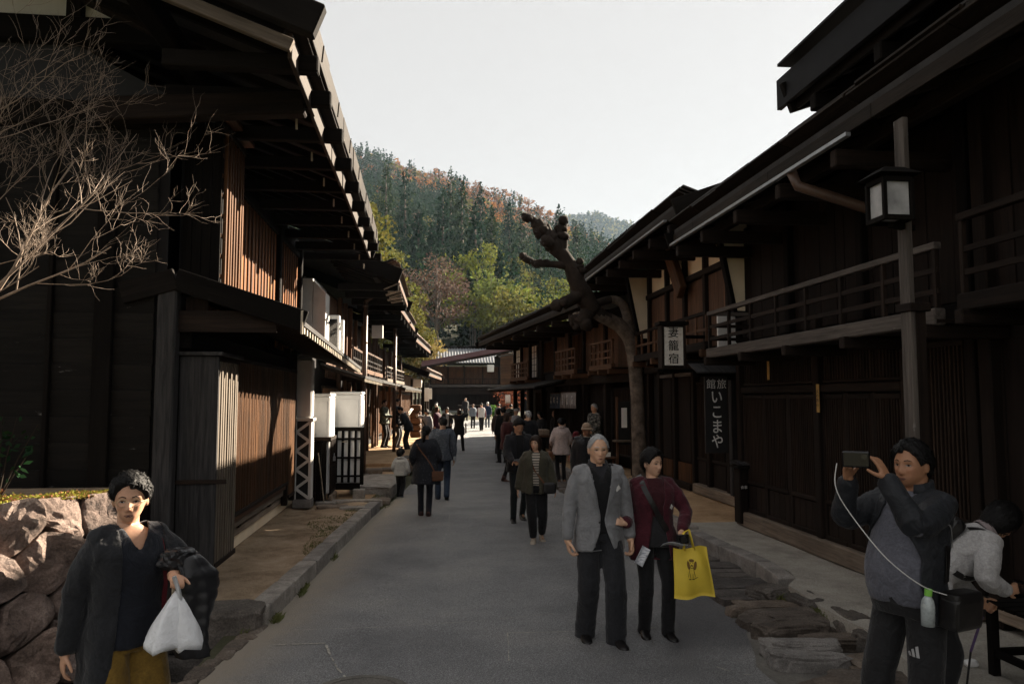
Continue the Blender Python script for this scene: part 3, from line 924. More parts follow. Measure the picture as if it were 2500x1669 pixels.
        for i in range(n + 1):
            u = lerp(u0 + .06, u1 - .06, i / n)
            h.beam('rafter', (eo - 0.04, u, ez + .028 + .04 * pitch), (eo - rlen, u, ez + .028 + rlen * pitch), 0.06, 0.085, rmat, parent=rf)
        # eave boards: courses of shingle boards with uneven ends
        if edge:
            for c, (dz, do) in enumerate(((up + .012, 0.05), (up + .05, 0.02), (up + .088, -0.03))):
                u = u0
                while u < u1 - 0.05:
                    l = min(u1 - u, g.uniform(0.8, 1.5)); j = g.uniform(-.025, .025)
                    h.beam('eave_board', (eo + do + j - .16, u + .005, ez + dz + .16 * pitch), (eo + do + j - .16, u + l - .005, ez + dz + .16 * pitch), 0.36, 0.03, 'roof_dark' if c == 2 else fascia,
                           up=(h.s * pitch, 0, 1), parent=rf)
                    u += l
        if fz:
            u = u0
            while u < u1 - 0.05:
                l = min(u1 - u, g.uniform(1.6, 2.4))
                h.beam('fascia', (eo, u + .003, ez + .06), (eo, u + l - .003, ez + .06), 0.03, fz, fascia, parent=rf); u += l
        if purlin:
            h.beam('eave_purlin', (eo - .42, u0 + .05, ez - .07 + .42 * pitch), (eo - .42, u1 - .05, ez - .07 + .42 * pitch), 0.11, 0.15, arm_mat)
        if arms:
            for u in arms:
                h.beam('bracket_arm', (eo - .18 - arm_len, u, ez - .16), (eo + .04, u, ez - .16), 0.10, 0.15, arm_mat)
        for k in vends:
            u = (u0, u1)[k]
            uu = u + (-.035 if k == 0 else .035)
            h.beam('bargeboard', (eo + .10, uu, ez + .06 - .1 * pitch), (ro, uu, rz_ + .06), 0.06, verge_h, verge, parent=rf)
        if gutter:
            h.beam('gutter', (eo + .07, u0, ez + .02), (eo + .07, u1, ez + .02), 0.07, 0.05, 'grey_metal', parent=rf)
        return rf
    def pent(h, u0, u1, eo, ez, wo, pitch, mat='roof_dark', tips=None, step=0.3, thick=0.05, rm='dark_timber', verge=None, ez1=None):
        ez1 = ez if ez1 is None else ez1
        mb = MB(); dz = (eo - wo) * pitch
        v = []
        for u, z in ((u0, ez), (u1, ez1)):
            v += [h.p(eo, u, z + .05), h.p(wo, u, z + dz + .05), h.p(wo, u, z + dz + .05 + thick), h.p(eo, u, z + .05 + thick)]
        mb.add(v, [(0, 1, 2, 3), (7, 6, 5, 4), (0, 4, 5, 1), (1, 5, 6, 2), (2, 6, 7, 3), (3, 7, 4, 0)])
        rf = mb.build('pent_roof', mat, h.t)
        n = int((u1 - u0) / step)
        for i in range(n + 1):
            f = (i + .5) / (n + 1); u = lerp(u0, u1, f); z = lerp(ez, ez1, f)
            h.beam('rafter', (eo - .03, u, z + .015), (wo, u, z + dz + .015), 0.05, 0.06, rm, parent=rf)
            if tips: h.blk('rafter_tip', eo - .03, eo - .012, u - .027, u + .027, z - .02, z + .05, tips, parent=rf)
        for k, u in enumerate((u0, u1)):
            if verge and k in verge:
                z = (ez, ez1)[k]
                h.beam('bargeboard', (eo + .04, u, z + .05), (wo, u, z + dz + .08), 0.05, 0.18, 'black_timber', parent=rf)
        return rf

# ------------------------------------------------------------------ left: the near house
plain('clap_worn', (0.016, 0.014, 0.013), rough=0.8, var=0.5, scale=4, bstr=0.5, bscale=22)
wood('clapboard', (0.0045, 0.004, 0.0038), (0.014, 0.012, 0.010), rough=0.75, worn=(0.20, 0.19, 0.185), worn_at=0.64, bstr=0.7, spec=.15)
wood('cream_timber', (0.34, 0.29, 0.22), (0.55, 0.48, 0.38), rough=0.8)
wood('under_timber', (0.022, 0.016, 0.012), (0.062, 0.047, 0.037), rough=.75, spec=.2)
def left_house():
    h = House('near dark timber house with latticed bay and sunlit orange planks', -1, -2.35, 7.3, 0, 0.15)
    t = h.t; L = 7.3
    # --- ground floor front
    h.core(-0.12, 0.1, L, 0.0, 2.95, 4.5)
    h.blk('foundation', -0.1, 0.06, 0.1, L - .9, 0.0, 0.16, 'plaster_cream')
    h.blk('sill', -0.1, 0.10, 0.55, L - 1.3, 0.17, 0.26, 'sill_timber')
    h.blk('sill', -0.1, 0.15, 0.9, L - 1.6, 0.30, 0.40, 'sill_timber')
    h.blk('sill', -0.1, 0.19, 1.0, L - 1.5, 0.405, 0.46, 'brown_timber')
    for u in (2.3, 4.1, 5.6): h.blk('sill_block', -0.1, 0.13, u, u + .12, .262, .298, 'dark_timber')
    h.beam('corner_post', (-0.02, 0.02, 0.0), (-0.02, 0.02, 2.95), 0.17, 0.15, 'grey_timber', up=(0, 1, 0))
    # shutter box
    for k in range(1): h.blk('shutter_box_board', 0.07, 0.42, 0.09, 0.12, 0.22, 2.20, 'grey_timber')
    h.blk('shutter_box_cap', 0.05, 0.46, 0.05, 0.9, 2.205, 2.24, 'grey_timber')
    h.blk('shutter_box_strip', 0.05, 0.52, 0.07, 0.089, 1.02, 1.06, 'dark_timber')
    h.core(0.36, 0.13, 0.85, 0.22, 2.2, 0.4, name='shutter_box')
    h.lattice(0.40, 0.13, 0.9, 0.26, 2.18, pitch=0.085, w=0.042, t=0.03, mat='lattice_pale', cross=(0.55, .85, 1.15, 1.45, 1.75, 2.0))
    # slatted screen along the front
    h.core(0.10, 0.95, 5.75, 0.46, 2.3, 0.3, name='screen_back')
    h.lattice(0.20, 0.95, 5.05, 0.50, 2.25, pitch=0.036, w=0.022, t=0.022, mat='slat_screen', cross=(.8, 1.5), frame=.05)
    h.lattice(0.20, 5.1, 5.65, 0.28, 2.25, pitch=0.04, w=0.036, t=0.02, mat='slat_screen', cross=(), frame=.05, name='bamboo_screen')
    h.posts(0.16, (5.07, 5.7), 0.15, 2.6, 0.09)
    h.blk('lintel', -0.05, 0.16, 0.1, L, 2.26, 2.46, 'black_timber')
    h.blk('head_board', 0.1, 0.3, 0.11, 0.14, 2.47, 2.75, 'dark_timber')
    h.blk('signboard', -.05, 0.95, 0.02, 0.05, 2.42, 2.62, 'dark_timber')
    # --- pent roof with cream rafter tips
    rf = h.pent(0.0, 7.4, 1.12, 2.50, 0.02, 0.32, tips='cream_timber', step=0.19, ez1=2.30)
    h.blk('rafter_board', 0.9, 1.09, 0.05, 7.3, 2.455, 2.47, 'black_timber', parent=rf) if False else None
    h.beam('bargeboard', (1.22, -0.04, 2.52), (0.05, -0.04, 2.90), 0.06, 0.20, 'black_timber', parent=rf)
    h.beam('bargeboard', (0.05, -0.045, 2.90), (-0.42, -0.045, 2.76), 0.055, 0.20, 'black_timber', parent=rf)
    h.blk('flashing', 1.185, 1.205, -.08, -.06, 2.4, 2.62, 'cream_timber', parent=rf)
    # --- upper floor
    h.core(-0.05, 0.02, L, 2.9, 4.75, 4.5)
    h.planks(0.0, 1.05, 4.75, 2.75, 4.35, 0.2, 'orange_plank', batten='brown_timber', seed=3)
    h.posts(0.02, (4.83,), 2.75, 4.6, 0.13, 'black_timber')
    h.planks(0.0, 4.92, 6.75, 2.6, 4.35, 0.2, 'orange_plank', batten='brown_timber', seed=4)
    h.posts(0.02, (6.83,), 2.6, 4.6, 0.13, 'black_timber')
    h.blk('head_beam', -.02, 0.05, 1.0, 6.9, 4.352, 4.45, 'black_timber')
    # bay with lattice
    g = random.Random(2)
    for i in range(4):
        h.beam('bay_board', (-0.02 + .09 * i + .045, 0.33 + g.uniform(-.006, .006), 2.80), (-0.02 + .09 * i + .045, 0.33, 4.5), 0.084, 0.02, 'black_timber', up=(0, 1, 0))
    h.core(0.33, 0.35, 1.08, 2.80, 4.5, 0.4, name='bay')
    h.lattice(0.36, 0.34, 1.1, 2.84, 4.46, pitch=0.10, w=0.04, t=0.035, mat='lattice_brown', cross=(3.0, 3.2, 3.4, 3.6, 3.8, 4.0, 4.2, 4.35), frame=.07)
    h.beam('bay_cap', (0.40, 0.28, 4.56), (0.40, 1.14, 4.56), 0.12, 0.05, 'brown_timber')
    h.beam('bay_base', (0.36, 0.30, 2.77), (0.36, 1.12, 2.77), 0.10, 0.07, 'brown_timber')
    h.beam('bay_post', (-0.10, 0.20, 2.72), (-0.10, 0.20, 4.55), 0.10, 0.10, 'grey_timber', up=(0, 1, 0))
    # --- main roof
    rf = h.roof(-1.45, 7.25, 1.28, 4.62, 9.0, 0.38, rafter=.5, rlen=4.6, rmat='black_timber', fascia='eave_timber', verge='black_timber', edge=False, fz=0, purlin=False, seed=2, verge_h=.34, vends=(1,))
    g = random.Random(12)
    u = -1.35
    while u < 7.2:      # upper eave boards and the board under them, piece by piece
        l = min(7.22 - u, g.uniform(1.05, 1.5))
        j = g.uniform(-.012, .012)
        h.beam('eave_board', (1.38 + j, u + .004, 4.84), (1.38 + j, u + l - .004, 4.84), 0.05, 0.27, 'eave_timber', parent=rf)
        h.beam('clamp', (1.412 + j, u + l * .55, 4.75), (1.412 + j, u + l * .55 + .1, 4.94), 0.012, 0.012, 'eave_timber', parent=rf)
        h.beam('under_board', (1.26 + j, u + .01, 4.565), (1.26 + j, u + l - .01, 4.565), 0.035, 0.21, 'under_timber', parent=rf)
        h.beam('soffit_board', (1.31, u + .002, 4.695), (1.31, u + l - .002, 4.695), 0.14, 0.02, 'eave_timber', parent=rf)
        u += l
    for i in range(9):
        u = -.32 + i * 0.98
        h.beam('bracket_arm', (0.0, u, 4.54), (1.46, u, 4.54), 0.10, 0.14, 'black_timber')
        h.beam('arm_peg', (1.1, u + .3, 4.36), (1.1, u + .3, 4.46), 0.02, 0.02, 'pale_timber')
    h.beam('bracket_arm', (-0.6, -.30, 4.36), (1.22, -.30, 4.50), 0.15, 0.22, 'dark_timber')
    h.beam('bracket_arm', (0.2, -1.0, 4.56), (1.44, -1.0, 4.56), 0.11, 0.14, 'black_timber')
    # the verge towards the camera
    for k, (dz, w, hh, mt) in enumerate(((0.13, .12, .26, 'black_timber'), (-0.10, .07, .10, 'sill_timber'))):
        e = (1.52, 1.30)[k]
        h.beam('bargeboard', (e, -1.55 + .1 * k, 4.62 + dz - (e - 1.28) * .38), (-3.4, -1.55 + .1 * k, 4.62 + dz + 4.68 * .38), w, hh, mt, parent=rf)
    # --- gable wall facing the camera
    h.core(-0.05, 0.03, 1.0, 0.0, 4.6, 5.0, name='gable_wall')
    zs = np.arange(0.0, 4.3, 0.235); g = random.Random(4)
    for (o0, o1) in ((-.53, -.13), (-1.02, -.60), (-1.55, -1.05), (-2.4, -1.58)):
        for z in zs:
            oo = o0 + .01; j = g.uniform(-.004, .004)
            h.beam('clapboard', (o0 + .012, 0.0 + j, z + .11), (o1 - .012, 0.0 - j, z + .11), 0.018, 0.245, 'clapboard', up=(0, -.11, 1))
    for o in (-1.035, -1.565): h.beam('batten', (o, -.03, 0.0), (o, -.03, 4.4), 0.04, 0.05, 'black_timber', up=(0, 1, 0))
    h.beam('post', (-.565, -.04, 0.0), (-.565, -.04, 3.7), 0.16, 0.06, 'black_timber', up=(0, 1, 0))
    h.beam('tie_beam', (0.1, -.02, 4.42), (-4.5, -.02, 4.42), 0.14, 0.24, 'black_timber')
    h.beam('tie_beam', (0.1, -.04, 5.20), (-4.5, -.04, 5.20), 0.14, 0.24, 'black_timber')
    mb = MB(); mb.prism([(h.X(0.2), 4.5), (h.X(-4), 4.5), (h.X(-4), 6.6), (h.X(-3.2), 6.3)], -.0, .1, axis=1)
    mb.build('gable_panel', 'black_plaster', t)
    for (a, b, z1) in ((-.84, -.34, 5.36), (-2.0, -.99, 5.62)):
        mb = MB(); mb.prism([(h.X(a), 5.32), (h.X(b), 5.32), (h.X(b), z1 - .0), (h.X(a), z1 + .38 * (b - a))], -.03, -.002, axis=1); mb.build('plaster_panel', 'plaster', t)
    h.beam('short_post', (-.915, -.05, 5.30), (-.915, -.05, 5.9), 0.14, 0.1, 'black_timber', up=(0, 1, 0))
    for k, o in enumerate((.1, -2.6)):
        z = 4.62 - .12 + (1.28 - o) * .38
        h.beam('purlin', (o, -1.45, z), (o, 1.0, z), 0.16, 0.2, 'black_timber')
    h.beam('brace', (-.95, -.12, 5.60), (.25, -.12, 5.03), 0.16, 0.17, 'dark_timber')
    # downpipe at the far corner of the front
    # --- white plaster pier with zigzag relief at the far end of the front
    return h
L1 = left_house()

def plaster_pier():
    t = thing('plaster_pier', 'white plaster pier with zigzag relief over black at the house end', 'pier', (-2.05, 13.2, .15))
    x0, x1, y0, y1 = -2.17, -1.90, 13.08, 13.34
    mb = MB(); mb.box(x0 + .01, x1 - .01, y0 + .012, y1 - .012, .26, 1.58); mb.build('core', 'black_plaster', t)
    block('base', x0 - .02, x1 + .02, y0 - .02, y1 + .02, .15, .30, 'kerb_stone', t)
    block('cap', x0 - .03, x1 + .035, y0 - .03, y1 + .03, 1.585, 1.635, 'plaster', t)
    block('upper_pier', x0, x1, y0, y1, 1.64, 2.62, 'plaster', t)
    for a in (x0 + .012, x1 - .025): mb = MB().box(a - .012, a + .025, y0 - .004, y0 + .03, .30, 1.58); mb.build('rim', 'plaster', t)
    mb = MB().box(x1 - .02, x1 + .006, y0 + .03, y1, .30, 1.58); mb.build('side', 'plaster', t)
    n = 8
    for i in range(n):
        z0, z1 = lerp(.32, 1.56, i / n), lerp(.32, 1.56, (i + 1) / n)
        a, b = (x0 + .03, x1 - .03) if i % 2 else (x1 - .03, x0 + .03)
        beam('zigzag', (a, y0 + .004, z0), (b, y0 + .004, z1), .02, .045, 'plaster', t, up=(0, 0, 1))
plaster_pier()

def cabinets():
    # two white cabinets boxed in with dark lattice
    for k, (x0, x1, y0, y1, z1, lab) in enumerate(((-1.98, -1.68, 13.75, 14.45, 2.05, 'narrow white metal cabinet behind a dark wooden screen with padlock'),
                                          (-1.80, -1.22, 14.75, 15.35, 2.09, 'wide white metal cabinet behind a dark lattice gate'))):
        t = thing('white_cabinet', lab, 'cabinet', ((x0 + x1) / 2, y0, .15), group='white cabinets beside the near house')
        block('body', x0, x1, y0, y1, .3, z1 - .05, 'white_paint', t, c=.02)
        block('cap', x0 - .015, x1 + .015, y0 - .02, y1 + .02, z1 - .048, z1, 'white_paint', t, c=.015)
        block('front_panel', x0 + .06, x1 - .05, y0 - .012, y0 - .001, 1.2, z1 - .14, 'white_paint', t, c=.004)
        block('side_panel', x1 + .001, x1 + .012, y0 + .1, y1 - .1, 1.2, z1 - .16, 'white_paint', t, c=.004)
    t = thing('wooden_screen', 'dark wooden box screen in front of the narrow white cabinet', 'screen', (-1.8, 13.7, .15))
    for i in range(3): beam('plank', (-1.94 + .09 * i, 13.66, .2), (-1.94 + .09 * i, 13.66, 1.22), .085, .03, 'black_timber', t, up=(0, 1, 0))
    block('cap', -1.99, -1.64, 13.62, 14.5, 1.225, 1.29, 'dark_timber', t)
    for i in range(7): beam('slat', (-1.655, 13.74 + .11 * i, .3), (-1.655, 13.74 + .11 * i, 1.22), .03, .04, 'dark_timber', t, up=(0, 1, 0))
    for z in (.3, .75): block('rail', -1.668, -1.642, 13.7, 14.45, z, z + .05, 'dark_timber', t)
    block('plinth', -1.68, -1.62, 13.7, 14.45, .15, .28, 'sill_timber', t)
    mb = MB().tube([(-1.62, 13.95 + .035 * math.cos(a), .93 + .06 * math.sin(a)) for a in np.linspace(0, math.pi, 7)], .006, 6)
    mb.box(-1.635, -1.60, 13.91, 13.99, .86, .935); mb.build('padlock', 'grey_metal', t)
    t = thing('lattice_gate', 'dark wooden lattice gate with white panel showing between its bars', 'gate', (-1.5, 14.65, .15))
    block('back_panel', -1.72, -1.18, 14.675, 14.69, .42, 1.36, 'white_paint', t)
    for x in (-1.79, -1.19): beam('stile', (x, 14.64, .36), (x, 14.64, 1.42), .07, .05, 'black_timber', t, up=(0, 1, 0))
    for z, hh in ((1.39, .07), (1.21, .035), (.86, .035), (.52, .035), (.33, .12)): block('rail', -1.75, -1.22, 14.62, 14.66, z - hh / 2, z + hh / 2, 'black_timber', t)
    for i in range(4): beam('bar', (-1.665 + .118 * i, 14.645, .4), (-1.665 + .118 * i, 14.645, 1.36), .045, .03, 'black_timber', t, up=(0, 1, 0))
    for x in (-1.77, -1.25): beam('foot', (x, 14.65, .1), (x, 14.65, .3), .07, .07, 'dark_timber', t, up=(0, 1, 0))
    block('handle', -1.56, -1.46, 14.6, 14.62, 1.15, 1.165, 'pale_timber', t)
    o = MB().tube([(-1.72, 13.5, .15), (-1.86, 13.66, 1.05)], .012, 6).build('leaning_stick', 'pale_timber'); tag(o, 'thin bamboo stick leaning on the wooden screen', 'stick')
    o = link('concrete_block', rock_mesh((.22, .2, .2), 77, 'kerb_stone', square=.15, rough=.02), None, Matrix.Translation((-1.22, 14.45, .2))); tag(o, 'grey concrete block by the foot of the lattice gate', 'block')
cabinets()

# ------------------------------------------------------------------ left: houses farther up the street
def left_row():
    # white plastered upper corner with an open thick shutter
    h = House('second house with white plastered upper corner and open plaster shutter', -1, -2.2, 14.75, -0.02, 0.2)
    L = 5.6
    h.core(-.1, .9, L, 0, 4.2, 4.0)
    mb = MB(); h.bx(mb, -1.5, .06, -.15, 1.6, 2.7, 4.02); mb.build('plaster_wall', 'plaster', h.t)
    mb = MB(); mb.prism([(h.X(.07), 2.6), (h.X(.30), 2.85), (h.X(.30), 3.75), (h.X(.07), 3.98)], -.15, .35, axis=1); mb.build('plaster_wing', 'plaster', h.t)
    h.blk('shutter', .09, .42, 0.95, 1.10, 2.68, 3.45, 'white_paint')
    h.blk('shutter_inset', .14, .37, .93, .949, 2.78, 3.36, 'glass_dark')
    h.blk('shutter', .09, .40, 1.75, 1.90, 2.68, 3.45, 'white_paint')
    h.planks(.06, 1.62, 3.2, 2.2, 4.0, .2, 'brown_timber', seed=8)
    for u in (3.25, 4.3, 5.3): h.beam('post', (.12, u, 0), (.12, u, 4.1), .10, .12, 'brown_timber', up=(0, 1, 0))
    h.boards(.03, 3.3, 5.3, 2.2, 4.0, .15, 'warm_board_z')
    h.lattice(.08, 1.2, 5.2, .35, 2.0, .07, .03, .03, 'lattice_brown')
    h.balcony(.42, 3.3, 5.3, 2.35, 2.95, 5, mat='brown_timber', back=.35)
    h.pent(1.0, L, .95, 2.12, .05, .3, tips='cream_timber', step=.2)
    rf = h.roof(.75, L + .3, 1.55, 4.20, 7.5, .37, seed=5, fascia='brown_timber', fz=.1, arms=[1.0, 2.2, 3.4, 4.6], verge_h=.3)
    g = random.Random(3)
    for i in range(6):       # ragged shingle ends lit from behind
        h.beam('shingle', (1.30 + .06 * (i % 2), 1.0 + .25 * i, 3.98 - .02 * i), (1.62, 1.0 + .25 * i, 4.12 - .04 * i), .2, .02, 'sill_timber', parent=rf)
    h.blk('foundation', -.1, .12, 1.0, 5.4, 0, .3, 'plaster_cream')
    # bamboo-jointed downpipes
    for (x, y, z0, z1, lab) in ((-1.42, 17.9, .2, 4.2, 'brown jointed downpipe before the second house'), (-1.0, 24.4, .25, 4.2, 'brown jointed downpipe before the third house')):
        t = thing('downpipe', lab, 'downpipe', (x, y, z0))
        MB().tube([(x, y, z0), (x, y, z1)], .055, 10).build('pipe', 'brown_metal', t, smooth=True)
        for z in np.arange(z0 + .5, z1, .85): MB().tube([(x, y, z - .02), (x, y, z + .02)], .064, 10).build('joint', 'brown_metal', t)
        MB().tube([(x, y, z1), (x + .15, y, z1 + .12), (x + .5, y, z1 + .18)], .04, 8).build('elbow', 'brown_metal', t)
        block('foot_block', x - .12, x + .12, y - .12, y + .12, z0 - .1, z0 + .05, 'brown_slab', t)
    # third house
    h = House('third house up the street with tilted lit shutters', -1, -2.3, 20.4, -0.045, 0.28)
    L = 7.0
    h.core(-.1, .1, L, 0, 4.0, 4.0)
    h.lattice(.04, .3, L - .3, .3, 2.0, .07, .03, .03, 'lattice_dark')
    for u in (.15, 1.6, 3.1, 4.6, 6.1, 6.9): h.beam('post', (.22, u, 0), (.22, u, 3.9), .09, .12, 'brown_timber', up=(0, 1, 0))
    h.boards(.05, .2, L - .2, 2.3, 3.8, .15, 'warm_board_z')
    h.balcony(.5, 1.7, 6.0, 2.45, 3.0, 9, mat='brown_timber', back=.4)
    h.pent(.2, L, 1.15, 2.05, .05, .3, step=.3, rm='brown_timber')
    h.roof(0, L + .1, 1.55, 4.05, 7.5, .37, seed=6, fascia='brown_timber', fz=.1, arms=[.6, 1.8, 3.0, 4.2, 5.4, 6.6])
    mb = MB(); h.bx(mb, .75, 1.05, .9, 1.02, 3.35, 3.7); o = mb.build('eave_lamp', 'paper', h.t)
    # fourth house
    h = House('fourth house up the street with rush curtains and wall lamp', -1, -2.05, 27.6, -0.075, 0.3)
    L = 8.0
    h.core(-.1, .1, L, 0, 3.7, 4.0)
    h.lattice(.04, .3, L - .3, .3, 2.0, .08, .035, .03, 'lattice_brown')
    for u in (.15, 1.9, 3.7, 5.5, 7.6): h.beam('post', (.3, u, 0), (.3, u, 3.6), .1, .14, 'brown_timber', up=(0, 1, 0))
    h.boards(.05, .2, L - .2, 2.2, 3.6, .15, 'warm_board_z')
    h.balcony(.5, 1.0, 7.0, 2.35, 2.85, 10, mat='sill_timber', back=.4)
    h.pent(.2, L, 1.3, 1.95, .05, .3, step=.35, rm='brown_timber', tips='cream_timber')
    h.roof(0, L + .3, 1.6, 3.75, 7.0, .37, seed=7, fascia='brown_timber', fz=.1, arms=[.6, 2.2, 3.8, 5.4, 7.0])
    # fifth house, low
    h = House('fifth low house with white lamp box and hanging cloths', -1, -1.6, 36.2, -0.09, 0.3)
    L = 9.0
    h.core(-.1, .1, L, 0, 3.0, 4.0)
    h.lattice(.04, .3, L - .3, .3, 1.9, .09, .04, .03, 'lattice_brown')
    for u in (.15, 1.9, 3.7, 5.5, 7.6, 8.9): h.beam('post', (.9, u, 0), (.9, u, 2.6), .1, .12, 'dark_timber', up=(0, 1, 0))
    h.boards(.05, .2, L - .2, 2.0, 2.9, .15, 'warm_board_z')
    h.roof(-.2, L + .3, 1.65, 2.75, 7.0, .38, seed=8, fascia='brown_timber', fz=.1)
    h.blk('lamp_box', .95, 1.35, .3, .55, 2.2, 2.6, 'paper')
    h.blk('hanging_cloth', 1.3, 1.62, 1.2, 1.22, 1.55, 2.2, 'paper')
    h.blk('hanging_cloth', 1.28, 1.6, 3.2, 3.22, 1.65, 2.2, 'paper')
    h.blk('stall_crate', 1.0, 1.6, .6, 1.4, .0, .7, 'brown_timber') if False else None
    t = thing('basket_stack', 'stack of woven baskets on the shop front', 'baskets', (-.65, 32.6, .3))
    for k in range(5): link('basket', rock_mesh((.5, .5, .3), 50 + k, 'brown_timber', square=.45, rough=.05), t, Matrix.Translation((-.45, 33.5, .45 + .28 * k)))
    t = thing('street_pole', 'thin dark wooden pole the hatted person leans on', 'pole', (-.12, 28.4, 0))
    block('shaft', -.17, -.07, 28.35, 28.45, 0, 2.55, 'black_timber', t)
left_row()

# ------------------------------------------------------------------ right: houses along the raised pavement
plain('cedar_tag', (0.50, 0.30, 0.09), rough=0.7, var=0.1, scale=20, bstr=0.05)
plain('ink', (0.012, 0.011, 0.010), rough=0.6, bstr=0)
plain('chalk_white', (0.62, 0.61, 0.58), rough=0.8, var=0.2, scale=40, bstr=0)
plain('board_black', (0.011, 0.010, 0.010), rough=0.55, var=0.3, scale=10, bstr=0.3)
def sign_face_mat():
    m, t, b = _new('sign_face')
    v = coords(t, (1, 1, 1))
    n1 = N(t, 'TexNoise', Scale=22.0, Detail=8.0, Roughness=0.75)
    t.links.new(v, n1.inputs['Vector'])
    col = ramp(t, n1.outputs[0], [(0.30, (0.16, 0.09, 0.05)), (0.38, (0.55, 0.48, 0.40)), (0.50, (0.72, 0.68, 0.62)), (0.8, (0.78, 0.75, 0.70))])
    t.links.new(col, b.inputs['Base Color'])
    b.inputs['Roughness'].default_value = 0.8
sign_face_mat()
def right_houses():
    # --- nearest house (mostly outside the frame)
    h = House('nearest house under the tall black eave beam', 1, 4.5, 0.6, 0, .18)
    L = 5.1
    h.core(-.08, 0, L, 0, 4.9, 4.5)
    h.boards(0, .1, L, .3, 2.35, .18, 'board_z')
    h.boards(0, .1, L, 2.5, 4.7, .18, 'board_z', seed=3)
    h.posts(.02, (1.6, 3.3, 5.02), 0, 4.8, .14)
    h.blk('sill', -.05, .1, 0, L, .06, .2, 'sill_timber')
    h.balcony(.55, 0.5, 4.62, 2.48, 3.12, 4, rails=(.35, .62), mat='dark_timber', pm_='dark_timber')
    rf = h.roof(0, 6.15, 1.0, 4.62, 9, .36, seed=4, rmat='black_timber', fascia='black_timber', fz=.3, verge_h=.3, edge=False, rlen=3.5, arms=[1.2, 2.4, 3.6, 4.8, 5.8])
    h.beam('gutter_box', (1.08, -.3, 4.74), (1.08, 6.36, 4.74), .05, .30, 'black_metal', parent=rf)
    h.beam('drip_board', (1.02, 0, 4.97), (1.02, 6.2, 4.97), .3, .03, 'black_metal', parent=rf)
    # --- the latticed inn with the long balcony
    h = House('latticed inn with long weathered balcony rail', 1, 4.5, 5.75, 0, .18)
    L = 4.85
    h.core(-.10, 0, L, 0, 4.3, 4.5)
    h.blk('sill', -.06, .10, 0.02, L, .0, .20, 'sill_timber')
    h.posts(0, (0.08, .95, 2.6, 4.8), .2, 2.75, .12)
    # lattice doors with boarded foot
    for (u0, u1, n) in ((2.66, 4.72, 3), (1.02, 2.54, 3)):
        for k in range(n):
            a, b = lerp(u0, u1, k / n), lerp(u0, u1, (k + 1) / n)
            h.lattice(.0, a + .05, b - .05, .62, 1.80, .042, .02, .024, 'lattice_dark', cross=(.95, 1.3, 1.55), frame=.05)
            for q in (a + .025, b - .025): h.beam('stile', (.0, q, .2), (.0, q, 1.84), .035, .045, 'dark_timber', up=(0, 1, 0))
            m = max(2, int((b - a) / .17))
            for i in range(m):
                c = lerp(a + .05, b - .05, (i + .5) / m)
                h.beam('foot_board', (-.01, c, .22), (-.01, c, .58), .016, (b - a - .1) / m - .008, 'dark_timber', up=(0, 1, 0))
            h.blk('foot_rail', -.02, .025, a + .05, b - .05, .2, .25, 'dark_timber')
        h.blk('lintel', -.04, .05, u0, u1, 1.85, 1.94, 'dark_timber')
        h.lattice(-.01, u0 + .03, u1 - .03, 1.97, 2.32, .055, .026, .026, 'lattice_dark', frame=.03)
    # nearer bay: fixed lattice on a low dado with vent
    h.lattice(.03, .15, .9, .75, 2.25, .05, .022, .03, 'lattice_dark', cross=(1.1, 1.5, 1.9))
    h.blk('dado_rail', -.03, .10, .1, .95, .62, .72, 'dark_timber')
    h.boards(-.02, .1, .95, .2, .62, .15)
    h.lattice(-.005, .25, .8, .3, .52, .05, .02, .02, 'lattice_dark', frame=.02, name='vent')
    h.blk('head_beam', -.06, .07, 0, L, 2.36, 2.58, 'black_timber')
    for (u, z, ln) in ((2.5, 1.62, .32), (3.75, 2.02, .28)):
        tg = h.blk('paper_charm', .075, .082, u - .03, u + .03, z, z + ln, 'cedar_tag')
    text_mesh('lettering', '火\nの\n用\n心', .05, h.p(.084, 2.5, 1.78), Matrix.Rotation(R(-90), 3, 'Z') @ Matrix.Rotation(R(90), 3, 'X'), 'ink', h.t, .0008)
    # upper floor
    h.boards(.0, .1, L - .1, 2.6, 4.2, .17, 'board_z', seed=9)
    h.posts(.02, (.06, 1.6, 3.2, 4.78), 2.58, 4.3, .12, 'black_timber')
    h.balcony(.6, -.35, 4.45, 2.40, 2.95, 7, rails=(.36, .66), mat='rail_timber', pm_='dark_timber', back=.6)
    for z in (2.6, 2.78): h.beam('rail', (.02, 4.44, z), (.6, 4.44, z), .022, .045, 'dark_timber')
    h.beam('handrail', (.0, 4.44, 2.95), (.62, 4.44, 2.95), .05, .05, 'rail_timber')
    rf = h.roof(-2.2, 4.62, 1.02, 3.98, 9, .36, seed=7, rmat='dark_timber', fascia='eave_timber', fz=.12, arms=[.3, 1.35, 2.4, 3.45, 4.4], arm_mat='dark_timber', edge=True, rlen=2.0, verge_h=.22)
    h.beam('gutter', (1.09, .0, 3.93), (1.09, 4.55, 3.93), .05, .035, 'grey_metal', parent=rf)
    x, y = 0, 0
    MB().tube([h.p(1.05, 1.05, 3.92), h.p(1.02, 1.0, 3.78), h.p(.75, .9, 3.66), h.p(.35, .8, 3.5), h.p(.1, .75, 3.42)], .05, 10).build('downpipe', 'brown_metal', h.t, smooth=True)
    # --- the inn with white plaster wing walls and the signs
    h = House('inn with tapered plaster wing walls and hanging signs', 1, 5.0, 10.65, 0, .24)
    L = 6.2
    h.core(-.08, 0, L, 0, 2.5, 4.5)
    h.core(.42, .0, 4.75, 2.4, 4.6, 4.5, name='upper_wall')
    h.core(.0, 4.75, L, 2.4, 4.4, 4.5, name='upper_wall')
    h.blk('sill', -.05, .12, .1, 3.1, .0, .17, 'sill_timber')
